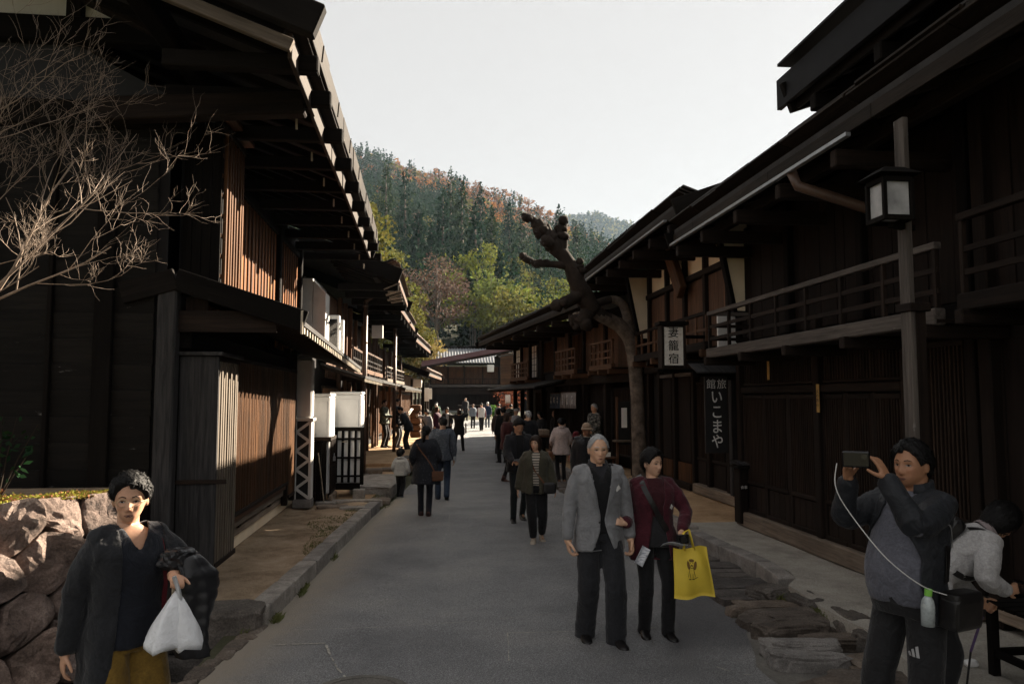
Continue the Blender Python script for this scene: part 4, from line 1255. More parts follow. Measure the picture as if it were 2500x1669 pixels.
    h.blk('sill', -.05, .1, 3.3, L, .0, .12, 'dark_timber')
    h.posts(.0, (.06, .75, 1.55, 2.45, 3.2, 4.3, 5.3, 6.1), .1, 2.5, .12)
    h.lattice(.06, .12, .72, .62, 2.0, .045, .02, .03, 'lattice_dark', cross=(1.0, 1.5))
    h.blk('dado_rail', -.03, .14, .1, .8, .50, .6, 'brown_timber')
    h.boards(0, .1, .8, .17, .5, .15, 'warm_board_z')
    h.boards(.0, .82, 1.5, .17, 2.1, .2, 'board_z')
    h.beam('grey_post', (.08, 1.2, .17), (.08, 1.2, 2.2), .14, .12, 'grey_timber', up=(0, 1, 0))
    for (u0, u1) in ((1.62, 2.4), (2.52, 3.14)):
        h.lattice(-.02, u0, u1, .62, 2.0, .06, .02, .024, 'lattice_dark', cross=(.9, 1.3, 1.7))
        h.boards(-.02, u0, u1, .12, .58, .2, 'board_z')
    for (u0, u1) in ((3.28, 4.22), (4.38, 5.22)):
        h.boards(-.02, u0, u1, .5, 2.15, .25, 'board_z'); h.blk('frame_rail', -.03, .05, u0, u1, 2.15, 2.22, 'rail_timber')
        h.boards(.0, u0, u1, .12, .48, .2, 'warm_board_z')
    h.blk('head_beam', -.06, .10, 0, L, 2.28, 2.48, 'dark_timber')
    h.blk('lamp_bar', .11, .2, .25, .75, 2.08, 2.13, 'cedar_tag')
    for i in range(7): h.beam('joist', (-.3, .15 + i * .75, 2.42), (.72, .15 + i * .75, 2.42), .09, .12, 'dark_timber')
    # upper front: warm boards between posts, cream plaster band above
    us = (.35, 1.3, 2.3, 3.3, 4.45)
    for a, b in zip(us[:-1], us[1:]):
        n = max(2, round((b - a - .12) / .22))
        for i in range(n):
            c = lerp(a + .06, b - .06, (i + .5) / n)
            h.beam('plank', (.44, c, 2.55), (.44, c, 3.72), .02, (b - a - .12) / n - .006, 'brown_timber', up=(0, 1, 0))
        mb = MB(); h.bx(mb, .42, .435, a + .05, b - .05, 3.84, 4.30); mb.build('plaster_panel', 'plaster_cream', h.t)
    h.posts(.46, us, 2.5, 4.45, .11)
    h.blk('band_beam', .40, .53, .3, 4.55, 3.73, 3.83, 'dark_timber')
    h.beam('brace', (.62, 2.75, 4.42), (.62, 2.05, 3.55), .12, .3, 'brown_timber')
    h.balcony(.78, .45, 4.45, 2.52, 3.02, 9, rails=(.5,), mat='dark_timber', pm_='brown_timber', back=.35, inner=False)
    for u in (-.30, 4.62):
        mb = MB(); z0, z1 = 2.96, 4.26
        mb.prism([(h.X(.45), z0), (h.X(.64), z0), (h.X(.88), z1), (h.X(.45), z1)], u, u + .09, axis=1); mb.build('wing_wall', 'plaster_cream', h.t)
        h.beam('wing_edge', (.645, u + .045, z0 - .03), (.91, u + .045, z1 + .03), .06, .12, 'black_timber')
        h.beam('wing_foot', (.40, u + .045, z0 - .03), (.68, u + .045, z0 - .03), .12, .05, 'black_timber')
    mb = MB(); h.bx(mb, .45, .84, -.12, -.08, 2.42, 2.94); mb.build('white_screen', 'white_paint', h.t)
    rf = h.roof(-.45, 6.35, 1.48, 4.32, 9, .36, seed=9, rmat='dark_timber', fascia='eave_timber', fz=.12, arms=[.0, .95, 1.9, 2.85, 3.8, 4.75, 5.7], arm_mat='dark_timber', rlen=1.8, verge_h=.3)
    h.beam('gutter', (1.56, .0, 4.30), (1.56, 6.2, 4.30), .05, .03, 'grey_metal', parent=rf)
    h.beam('eave_frame', (1.45, 5.9, 4.05), (.6, 5.9, 4.05), .05, .07, 'black_timber')
    for o in (1.25, .95): h.beam('frame_post', (o, 5.9, 4.0), (o, 5.9, 4.3), .04, .04, 'black_timber', up=(0, 1, 0))
    # --- third house: open shop under a low eave
    h = House('long house with shop curtain under its balcony', 1, 4.75, 16.9, .105, .2)
    L = 12.5
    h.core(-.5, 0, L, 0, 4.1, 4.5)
    h.core(.0, .1, L, 2.3, 4.0, .4, name='upper_wall')
    ps = (.1, 1.9, 3.7, 5.0, 6.6, 8.2, 9.9, 11.2, 12.4)
    h.posts(.05, ps, 0, 4.0, .14)
    for k, (a, b) in enumerate(zip(ps[:-1], ps[1:])):
        if k in (0, 1, 3, 6):
            n = round((b - a - .14) / .25)
            for i in range(n):
                c = lerp(a + .07, b - .07, (i + .5) / n)
                h.beam('plank', (.03, c, 2.5), (.03, c, 3.7), .02, (b - a - .14) / n - .006, 'brown_timber', up=(0, 1, 0))
        elif k == 7: h.shoji(.03, a + .1, b - .1, 2.55, 3.6, 3, 4, mat='paper')
        elif k == 5: h.shoji(.03, a + .9, b - .1, 2.5, 3.6, 2, 5)
        else: h.lattice(.03, a + .08, b - .08, 2.6, 3.6, .12, .03, .03, 'lattice_brown', frame=.05)
        if k in (0, 5): h.lattice(-.1, a + .1, b - .1, .4, 2.0, .08, .03, .03, 'lattice_dark')
        if k == 1: h.boards(-.1, a, b, .2, 2.1, .2, 'board_z')
    h.blk('head_beam', -.02, .14, 0, L, 2.15, 2.35, 'dark_timber')
    h.balcony(.5, .2, 1.8, 2.50, 3.1, 5, mat='brown_timber', pm_='brown_timber', back=.45)
    h.balcony(.5, 3.1, 5.0, 2.48, 3.1, 6, mat='brown_timber', pm_='brown_timber', back=.45)
    h.balcony(.5, 8.4, 11.0, 2.45, 3.0, 8, mat='brown_timber', pm_='brown_timber', back=.45)
    rf = h.roof(-.35, L + .3, 1.42, 3.78, 8.5, .36, seed=10, rmat='dark_timber', fascia='eave_timber', fz=.11, arms=[.5, 2.0, 3.5, 5.0, 6.5, 8.0, 9.5, 11.0], arm_mat='dark_timber', rlen=1.7)
    h.pent(5.2, 12.6, 1.1, 2.02, .05, .22, step=.4)
    for k, dz in enumerate((0, .06, .12)): h.beam('end_block', (1.25, -.3, 3.55 + dz), (1.42 + .07 * k, -.3, 3.50 + dz), .3, .05, 'sill_timber', parent=rf)
    # --- low shop with posts at the bend
    h = House('low shop with posts and short white curtain at the bend', 1, 5.1, 29.9, -.06, .25)
    L = 12.0
    h.core(-.6, 0, L, 0, 2.9, 4.5)
    h.posts(.4, (.1, 2.5, 5.0, 7.5, 10), 0, 2.4, .1, 'rail_timber')
    h.boards(.0, 5, L, .2, 2.2, .2, 'board_z')
    h.pent(-.1, L, 1.5, 2.35, -.8, .33, mat='roof_dark', step=.45, tips='sill_timber')
    h.roof(0, L, .6, 3.1, 7, .36, seed=12, fascia='sill_timber', fz=.1)
    for u in (1.0, 3.5, 6.0): h.boards(.2, u, u + .9, 2.0, 2.5, .3, 'warm_board_z')
    mb = MB(); h.bx(mb, .95, 1.25, .2, .24, 2.35, 2.75); mb.build('sign_lamp', 'plaster_cream', h.t)
right_houses()

ROT_CAM = Matrix.Rotation(R(90), 3, 'X')            # text that faces the camera end of the street
def signs():
    # the lamp sign 妻籠宿
    x, y, z0, z1 = 3.72, 11.2, 2.42, 3.10
    t = thing('hanging_sign', 'white lamp box sign lettered 妻籠宿 hung before the balcony', 'sign', (x, y, z0))
    w = .17
    mb = MB().box(x - w + .02, x + w - .02, y, y + .16, z0 + .03, z1 - .05); mb.build('face', 'sign_face', t)
    for a in (x - w, x + w): block('frame', a - .02, a + .02, y - .02, y + .18, z0, z1 - .03, 'dark_timber', t)
    for b in (z0, z1 - .06): block('frame', x - w + .021, x + w - .021, y - .018, y + .178, b, b + .04, 'dark_timber', t)
    beam('cap', (x - w - .06, y + .08, z1), (x + w + .06, y + .08, z1), .26, .05, 'black_timber', t)
    beam('bracket', (x + w, y + .08, z1 - .2), (4.4, y + .08, z1 - .2), .04, .05, 'black_timber', t)
    beam('bracket', (x - w, y + .3, z0 - .03), (4.4, y + .3, z0 - .03), .05, .05, 'black_timber', t)
    for i, ch in enumerate('妻籠宿'):
        text_mesh('lettering', ch, .17, (x, y - .003, z1 - .15 - i * .20), ROT_CAM, 'ink', t, .0015, bold=.001)
    # the board 旅館 いこまや with its own little roof
    x, y, z0, z1 = 4.20, 10.75, 1.17, 2.28
    t = thing('hanging_sign', 'tall black board lettered 旅館いこまや under a little shingle roof', 'sign', (x, y, z0))
    block('board', x - .17, x + .17, y, y + .04, z0, z1, 'board_black', t)
    for i in range(5):
        a = x - .34 + i * .155
        beam('shingle', (a + .07, y - .18, z1 + .05), (a + .07, y + .22, z1 + .20), .15, .022, 'grey_timber', t)
    beam('ridge', (x - .36, y + .22, z1 + .215), (x + .46, y + .22, z1 + .215), .06, .05, 'black_timber', t)
    beam('ledge', (x - .34, y + .05, z1 + .03), (x + .44, y + .05, z1 + .03), .06, .06, 'black_timber', t)
    beam('bracket', (x + .17, y + .1, z1 - .02), (5.0, y + .1, z1 - .02), .05, .06, 'black_timber', t)
    text_mesh('lettering', '館', .15, (x - .075, y - .003, z1 - .12), ROT_CAM, 'chalk_white', t, .0015, bold=0)
    text_mesh('lettering', '旅', .15, (x + .085, y - .003, z1 - .12), ROT_CAM, 'chalk_white', t, .0015, bold=0)
    for i, ch in enumerate('いこまや'):
        text_mesh('lettering', ch, .22, (x + .005, y - .003, z1 - .31 - i * .215), ROT_CAM, 'chalk_white', t, .0015, bold=.002, sx=.85)
    # mailbox-like box against the corner
    x, y = 4.42, 10.35
    t = thing('post_box', 'small dark wooden box with tiled cap lettered 食事', 'box', (x, y, .2))
    block('body', x - .065, x + .065, y, y + .2, .22, .98, 'dark_timber', t)
    block('cap', x - .10, x + .11, y - .05, y + .25, .985, 1.02, 'black_timber', t)
    for i in range(3): beam('cap_tile', (x - .07 + i * .075, y - .06, 1.04), (x - .07 + i * .075, y + .25, 1.07), .06, .025, 'grey_timber', t)
    text_mesh('lettering', '食事', .05, (x, y - .004, .72), ROT_CAM, 'chalk_white', t, .001)
    # shop curtains
    def noren(loc, w, hgt, n, mats, label, chars=None, rz=0.0):
        t = thing('shop_curtain', label, 'curtain', loc, rz); PM[t.name] = Matrix.Identity(4)
        for k in range(n):
            a, b = lerp(0, w, k / n) + .005, lerp(0, w, (k + 1) / n) - .005
            m = 14; mb = MB()
            for i in range(m + 1):
                u = lerp(a, b, i / m)
                for j in range(4):
                    f = j / 3
                    mb.v.append((.02 * math.sin(u * 23 + k) * f + .012 * math.sin(u * 61) * f, u, -hgt * f))
            for i in range(m):
                for j in range(3):
                    q = i * 4 + j
                    mb.f.append([q, q + 4, q + 5, q + 1]); mb.m.append(0)
            o = mb.build('panel', mats, t, smooth=True)
            sd = o.modifiers.new('thick', 'SOLIDIFY'); sd.thickness = .004
        MB().tube([(0, -.06, .012), (0, w + .06, .012)], .014, 6).build('rod', 'brown_timber', t)
        if chars:
            for (u, z, ch, s) in chars:
                text_mesh('lettering', ch, s, (-.03, u, z), Matrix.Rotation(R(-90), 3, 'Z') @ Matrix.Rotation(R(90), 3, 'X'), 'chalk_white', t, .001, bold=.002)
        return t
    cloth('indigo', (0.030, 0.055, 0.095))
    m, t, b = _new('stripe_cloth')
    v = coords(t, (1, 1, 1), False)
    wv = N(t, 'TexWave', Scale=6.2, Distortion=.3); wv.bands_direction = 'Y'
    t.links.new(v, wv.inputs['Vector'])
    t.links.new(ramp(t, wv.outputs[0], [(.35, (0.12, 0.105, 0.10)), (.65, (0.32, 0.29, 0.275))]), b.inputs['Base Color'])
    b.inputs['Roughness'].default_value = .9
    noren((4.02, 20.4, 2.13), 1.75, .44, 3, 'stripe_cloth', 'grey striped shop curtain hanging under the balcony', [(.3, -.2, 'そ\nば', .12), (.85, -.2, 'お\n食\n事', .1), (1.4, -.2, '五\n平\n餅', .1)], .06)
    noren((3.9, 22.2, 2.11), 1.25, .44, 3, 'indigo', 'indigo shop curtain with white characters next to the striped one', [(.2, -.2, 'み\nや', .12), (.62, -.2, '町', .2), (1.05, -.2, 'げ\n物', .12)], .06)
    noren((3.75, 34.2, 2.15), 2.2, .4, 4, 'paper', 'short white curtain of the low shop at the bend')
    noren((3.95, 38.5, 2.2), 1.4, .5, 2, 'paper', 'second white curtain farther along the low shop') if False else None
signs()

def street_lamp():
    x, y = 3.39, 5.0
    t = thing('street_lamp', 'wooden lantern street lamp on a weathered square post', 'street lamp', (x, y, .18))
    beam('post', (x - .024, y, .1), (x - .024, y, 3.95), .042, .11, 'rail_timber', t, up=(0, 1, 0))
    beam('post', (x + .04, y + .01, .1), (x + .04, y + .01, 2.62), .08, .12, 'dark_timber', t, up=(0, 1, 0))
    block('collar', x - .06, x + .10, y - .08, y + .09, 2.56, 2.62, 'dark_timber', t)
    # lantern, hung off the post towards the road
    lx, ly, z0, z1, w = x - .17, y - .06, 3.18, 3.47, .10
    lt = MB().box(lx - w + .012, lx + w - .012, ly - w + .012, ly + w - .012, z0 + .03, z1 - .02).build('glass', 'lantern_glass', t)
    for a in (-w, w):
        for b in (-w, w): block('corner_bar', lx + a - .014, lx + a + .014, ly + b - .014, ly + b + .014, z0, z1, 'black_timber', t)
    for zz in (z0, z1 - .02):
        for b in (-w, w):
            block('rail', lx - w, lx + w, ly + b - .012, ly + b + .012, zz, zz + .035, 'black_timber', t)
            block('rail', lx + b - .012, lx + b + .012, ly - w, ly + w, zz, zz + .035, 'black_timber', t)
    mb = MB(); e = .155
    v = [(lx - e, ly - e, z1 + .03), (lx + e, ly - e, z1 + .03), (lx + e, ly + e, z1 + .03), (lx - e, ly + e, z1 + .03)]
    k = .07
    v += [(lx - k, ly - k, z1 + .09), (lx + k, ly - k, z1 + .09), (lx + k, ly + k, z1 + .09), (lx - k, ly + k, z1 + .09)]
    mb.add(v, [(3, 2, 1, 0), (4, 5, 6, 7), (0, 1, 5, 4), (1, 2, 6, 5), (2, 3, 7, 6), (3, 0, 4, 7)]); mb.build('cap', 'black_timber', t)
    beam('arm', (lx, ly, z0 - .015), (x + .05, y + .02, z0 - .015), .05, .04, 'black_timber', t)
street_lamp()
def bench():
    x0, x1, y0, y1, z = 3.62, 4.30, 4.15, 4.75, .175
    t = thing('wooden_bench', 'dark slatted wooden bench at the edge of the raised pavement', 'bench', (3.95, 4.5, z))
    for i in range(6): block('slat', x0, x1 + .3, y0 + i * .1, y0 + i * .1 + .085, .62, .645, 'black_timber', t)
    for a in (x0 + .04, x1 + .2):
        for b in (y0 + .05, y1 - .06): beam('leg', (a, b, z), (a, b, .615), .055, .055, 'black_timber', t, up=(0, 1, 0))
    for b in (y0 + .05, y1 - .06):
        block('stretcher', x0 + .07, x1 + .17, b - .02, b + .02, .30, .345, 'black_timber', t)
    for a in (x0 + .04, x1 + .2): block('side_rail', a - .02, a + .02, y0 + .08, y1 - .09, .30, .345, 'black_timber', t)
    o = link('crumpled_cup', rock_mesh((.09, .06, .05), 5, 'white_paint', square=.7, rough=.2), None, Matrix.Translation((3.62, 4.85, .2))); tag(o, 'crumpled white scrap on the ground by the bench', 'litter')
bench()
# display stand, stool and notice board beside the shop door
def shop_bits():
    t = thing('notice_board', 'narrow wooden notice stand with papers beside the trunk', 'notice board', (4.55, 17.2, .2))
    beam('post', (4.35, 17.2, .2), (4.35, 17.2, 2.0), .05, .05, 'brown_timber', t, up=(0, 1, 0)); beam('post', (4.72, 17.2, .2), (4.72, 17.2, 2.0), .05, .05, 'brown_timber', t, up=(0, 1, 0))
    block('panel', 4.38, 4.69, 17.2, 17.23, .9, 1.9, 'board_black', t); block('paper', 4.45, 4.58, 17.18, 17.19, 1.3, 1.75, 'paper', t)
    block('shelf', 4.26, 4.8, 17.0, 17.3, .98, 1.02, 'sill_timber', t)
    t = thing('wooden_stool', 'small wooden stool with a white card on it', 'stool', (4.1, 17.0, .2))
    block('seat', 3.95, 4.25, 16.85, 17.15, .62, .66, 'brown_timber', t)
    for a in (3.98, 4.22):
        for b in (16.88, 17.12): beam('leg', (a + (a - 4.1) * .3, b, .2), (a, b, .62), .035, .035, 'brown_timber', t, up=(0, 1, 0))
    block('card', 3.98, 4.12, 16.9, 16.92, .662, .76, 'paper', t)
    t = thing('shop_counter', 'open wooden shop counter the visitors crowd around', 'counter', (3.2, 21.5, .1))
    block('top', 2.95, 3.5, 20.6, 22.6, .92, .97, 'brown_timber', t)
    for k in range(6): beam('front_board', (2.97, 20.75 + .33 * k, .1), (2.97, 20.75 + .33 * k, .92), .03, .3, 'brown_timber', t, up=(0, 1, 0))
    block('goods_box', 3.0, 3.35, 20.7, 21.2, .97, 1.12, 'sill_timber', t); block('goods_box', 3.0, 3.35, 21.4, 21.9, .97, 1.08, 'pale_timber', t)
    block('price_sign', 2.93, 2.955, 20.8, 21.25, .72, .88, 'plaster_cream', t)
    o = link('tree_root_stone', rock_mesh((.7, .5, .28), 66, 'brown_slab', sub=3, square=.6, rough=.2), None, Matrix.Translation((4.25, 14.9, .26))); tag(o, 'rounded stone at the foot of the pollarded tree', 'stone')
shop_bits()

# ------------------------------------------------------------------ the end of the street
def tile_roof(h_t, P00, P10, P01, n, mat, name, rows=8):
    """Corrugated tile slope: P00-P10 along the eave, P00-P01 up the slope; each tile run is a raised rib."""
    P00, P10, P01 = Vector(P00), Vector(P10), Vector(P01)
    e, s_ = P10 - P00, P01 - P00
    nr = e.cross(s_).normalized()
    if nr.z < 0: nr = -nr
    mb = MB(); k = 0; prof = ((0, 0), (.22, .0), (.32, .06), (.5, .085), (.68, .06), (.78, 0))
    for i in range(n):
        for (a, b) in prof:
            q = P00 + e * ((i + a) / n) + nr * b
            mb.v.append(tuple(q)); mb.v.append(tuple(q + s_))
    m = n * len(prof)
    for i in range(m - 1): mb.f.append([2 * i, 2 * i + 2, 2 * i + 3, 2 * i + 1]); mb.m.append(0)
    o = mb.build(name, mat, h_t)
    return o
def end_houses():
    zg = gz(76)
    # house across the end, red metal roof, gable to the right
    t = thing('timber_house', 'house closing the street with red metal roof and white lamp', 'house', (4.9, 75, zg)); PM[t.name] = Matrix.Identity(4)
    def bx(name, x0, x1, y0, y1, z0, z1, mat): return MB().box(x0, x1, y0, y1, z0, z1).build(name, mat, t)
    bx('wall', -4.6, 4.2, .3, 6, 0, 4.3, 'interior')
    n = 34; mb = MB(); g = random.Random(3)
    for i in range(n): mb.box(-4.6 + i * .26, -4.6 + i * .26 + .25, .2 - g.uniform(0, .02), .3, 2.6, 4.3)
    mb.build('upper_boarding', 'warm_board_z', t)
    mb = MB()
    for i in range(n): mb.box(-4.6 + i * .26, -4.6 + i * .26 + .25, .2 - g.uniform(0, .02), .3, 0, 2.3)
    mb.build('lower_boarding', 'board_z', t)
    for x in (-4.5, -2.8, -1.2, .6, 2.2, 4.1): block('post', x - .08, x + .08, .05, .19, 0, 4.3, 'dark_timber', t)
    block('floor_beam', -4.7, 4.3, -.6, .18, 2.35, 2.5, 'rail_timber', t)
    for (a, b) in ((-4.0, 2.0),):
        block('handrail', a, b, -.5, -.42, 3.05, 3.12, 'dark_timber', t)
        for i in range(15): block('baluster', lerp(a, b, i / 14) - .025, lerp(a, b, i / 14) + .025, -.49, -.44, 2.5, 3.05, 'dark_timber', t)
    block('lamp_sign', 1.0, 1.65, -.75, -.35, 3.75, 4.45, 'paper', t)
    bx('brown_window', -1.9, -1.35, .15, .19, 3.3, 3.9, 'lattice_brown')  # flat brown window panel set in the upper boarding
    # horizontal clapboard gable to the right
    for k in range(11):
        block('clapboard', 2.3, 9.5, -.45, -.40, 2.55 + k * .28, 2.55 + k * .28 + .27, 'brown_timber', t)
    bx('gable_wall', 2.3, 9.5, -.38, 6, 0, 5.6, 'interior')
    tile_roof(t, (-5.4, -1.2, 4.2), (-5.4, 6, 5.0), (9.8, -1.2, 7.1), 26, 'roof_red', 'roof')
    beam('bargeboard', (-5.5, -1.25, 4.08), (9.8, -1.25, 6.98), .1, .22, 'dark_timber', t)
    beam('verge_strip', (2.0, -1.35, 5.2), (9.6, -1.35, 6.6), .05, .16, 'rail_timber', t)
    mb = MB().box(-4.2, 1.6, -.7, -.66, 1.55, 2.2); mb.build('rush_blind', 'lattice_dark', t)
    block('pent_board', -4.4, 2.2, -.9, .1, 2.28, 2.33, 'rail_timber', t)
    block('door_post', 2.3, 2.5, -.9, -.6, 0, 2.3, 'grey_timber', t)
    # tiled storehouse behind
    t = thing('storehouse', 'white walled storehouse with grey ribbed tile roof', 'house', (0, 90, zg)); PM[t.name] = Matrix.Identity(4)
    bx('wall', .2, 9, 0, 6, 0, 5.0, 'plaster')
    for x in (.2, 2.0, 4.2): block('post', x, x + .25, -.06, -.01, 0, 5.0, 'black_timber', t)
    block('band', .2, 9, -.05, -.012, 2.9, 3.1, 'black_timber', t)
    tile_roof(t, (-.2, -1.2, 5.3), (10, -1.2, 5.3), (-.2, 2.5, 7.2), 30, 'roof_tile', 'roof')
    beam('ridge', (-.3, 2.6, 7.35), (10, 2.6, 7.35), .35, .4, 'black_timber', t)
    beam('eave_band', (-.2, -1.2, 5.18), (10, -1.2, 5.18), .12, .2, 'black_timber', t)
    t = thing('wooden_bench', 'long plain bench before the house closing the street', 'bench', (4.6, 73, gz(73))); PM[t.name] = Matrix.Identity(4)
    block('seat', -1.6, 1.6, -.3, .3, .5, .58, 'rail_timber', t)
    for x in (-1.4, 1.4): block('leg', x - .06, x + .06, -.2, .2, 0, .5, 'dark_timber', t)
end_houses()

# ------------------------------------------------------------------ leaves, trees, hills
attr_mat('leaf', rough=0.9, scale=3.0, bstr=0, transl=0.22, var=0.15, spec=0.04)
attr_mat('hill_floor', rough=0.95, scale=0.3, bstr=0, var=0.4)
plain('bark_far', (0.085, 0.07, 0.058), rough=0.9, var=0.3, scale=3, bstr=0.3)
plain('bark_dark', (0.028, 0.022, 0.018), rough=0.95, spec=.1, var=0.35, scale=5, bstr=0.6)
def leaf_cards(P, size, col, g, flat=0.0, aspect=0.6):
    """P (n,3) leaf positions -> quads with random orientation. Returns verts, faces, colours."""
    n = len(P)
    a = g.normal(size=(n, 3)); a[:, 2] *= (1 - flat); a /= np.linalg.norm(a, axis=1)[:, None] + 1e-9
    b = g.normal(size=(n, 3)); b[:, 2] *= (1 - flat); b -= (a * b).sum(1)[:, None] * a
    b /= np.linalg.norm(b, axis=1)[:, None] + 1e-9
    s = (size * g.uniform(.6, 1.3, n))[:, None] / 2
    a *= s; b *= s * aspect
    V = np.stack([P - a, P + b * 1.0, P + a, P - b], 1).reshape(-1, 3)
    F = np.arange(4 * n).reshape(-1, 4)
    C = np.repeat(col, 4, 0)
    return V, F, C
def crown_points(kind, h, r, n, g):
    """Leaf positions in a crown whose foot is at z=0, height h, radius r."""
    if kind == 'cedar':
        z = (1 - np.sqrt(g.uniform(0, 1, n))) * 0.96 + 0.02
        rr = r * (1 - z) ** 0.8 * (0.75 + 0.25 * np.sin(z * 42 + g.uniform(0, 6)))
        a = g.uniform(0, 6.283, n)
        lob = 1 + .3 * np.sin(a * 3 + z * 9 + g.uniform(0, 6)) + .2 * np.sin(a * 7 + z * 25)
        q = rr * lob * g.uniform(.55, 1.0, n)
        return np.c_[q * np.cos(a), q * np.sin(a), (0.08 + .92 * z) * h - q * .18]
    k = {'broad': 16, 'bare': 20, 'bamboo': 14}.get(kind, 14)
    k = max(5, min(k * 2, int(n / 25)))
    c = g.normal(size=(k, 3)); c /= np.linalg.norm(c, axis=1)[:, None]
    c *= (g.uniform(.25, 1, k) ** .5)[:, None]
    if kind == 'bamboo': c[:, 2] = np.abs(c[:, 2]) * 1.1 - .35
    C = np.c_[c[:, 0] * r * .78, c[:, 1] * r * .78, h * (.58 + .34 * c[:, 2])]
    br = r * g.uniform(.24, .46, k)
    i = g.integers(0, k, n)
    d = g.normal(size=(n, 3)); d /= np.linalg.norm(d, axis=1)[:, None]
    d *= (g.uniform(.5, 1.0, n))[:, None] * br[i][:, None]
    d[:, 2] *= .75
    P = C[i] + d
    if kind == 'bamboo': P[:, 2] -= .25 * np.hypot(d[:, 0], d[:, 1])
    return P
def tone(col, n, g, v=.22):
    c = np.array(col)[None] * (1 + g.uniform(-v, v, n))[:, None] * (1 + g.uniform(-.08, .08, (n, 3)))
    return np.c_[c, np.ones(n)]
def mesh_np(name, V, F, C, mats, parent=None, mi=None):
    me = bpy.data.meshes.new(name)
    me.from_pydata(V.tolist(), [], F.tolist())
    at = me.color_attributes.new('Col', 'FLOAT_COLOR', 'POINT')
    at.data.foreach_set('color', np.asarray(C, 'f').ravel())
    for m in mats: me.materials.append(MATS[m])
    me.update()
    return link(name, me, parent)
CEDAR = (0.014, 0.032, 0.021); CEDAR2 = (0.021, 0.038, 0.019); BROAD = (0.060, 0.072, 0.020); OLIVE = (0.125, 0.120, 0.030)
BAMBOO = (0.15, 0.17, 0.035); RUST = (0.155, 0.072, 0.036); ORANGE = (0.29, 0.125, 0.036); BARE = (0.16, 0.105, 0.085); YELLOW = (0.32, 0.24, 0.05)
SK_T = [-.6, -.35, -.107, -.03, .04, .098, .15, .178, .24, .30, .45, .7]
SK_E = [.33, .335, .319, .300, .285, .262, .233, .222, .192, .165, .11, .08]
D_T = [-.6, -.1, .1, .24, .7]; D_D = [720, 650, 520, 450, 380]
def hill_z(t, r):
    D = np.interp(t, D_T, D_D); e = np.interp(t, SK_T, SK_E)
    r0 = 92.0
    s = np.clip((r - r0) / (D - r0), 0, 1)
    z = e * D * (0.85 * s + 0.15 * s * s)
    over = np.maximum(0, r - D)
    return z - over * .25 + .8 + (3.0 * np.sin(t * 41 + r * .03) + 2.0 * np.sin(r * .055 + t * 90)) * s
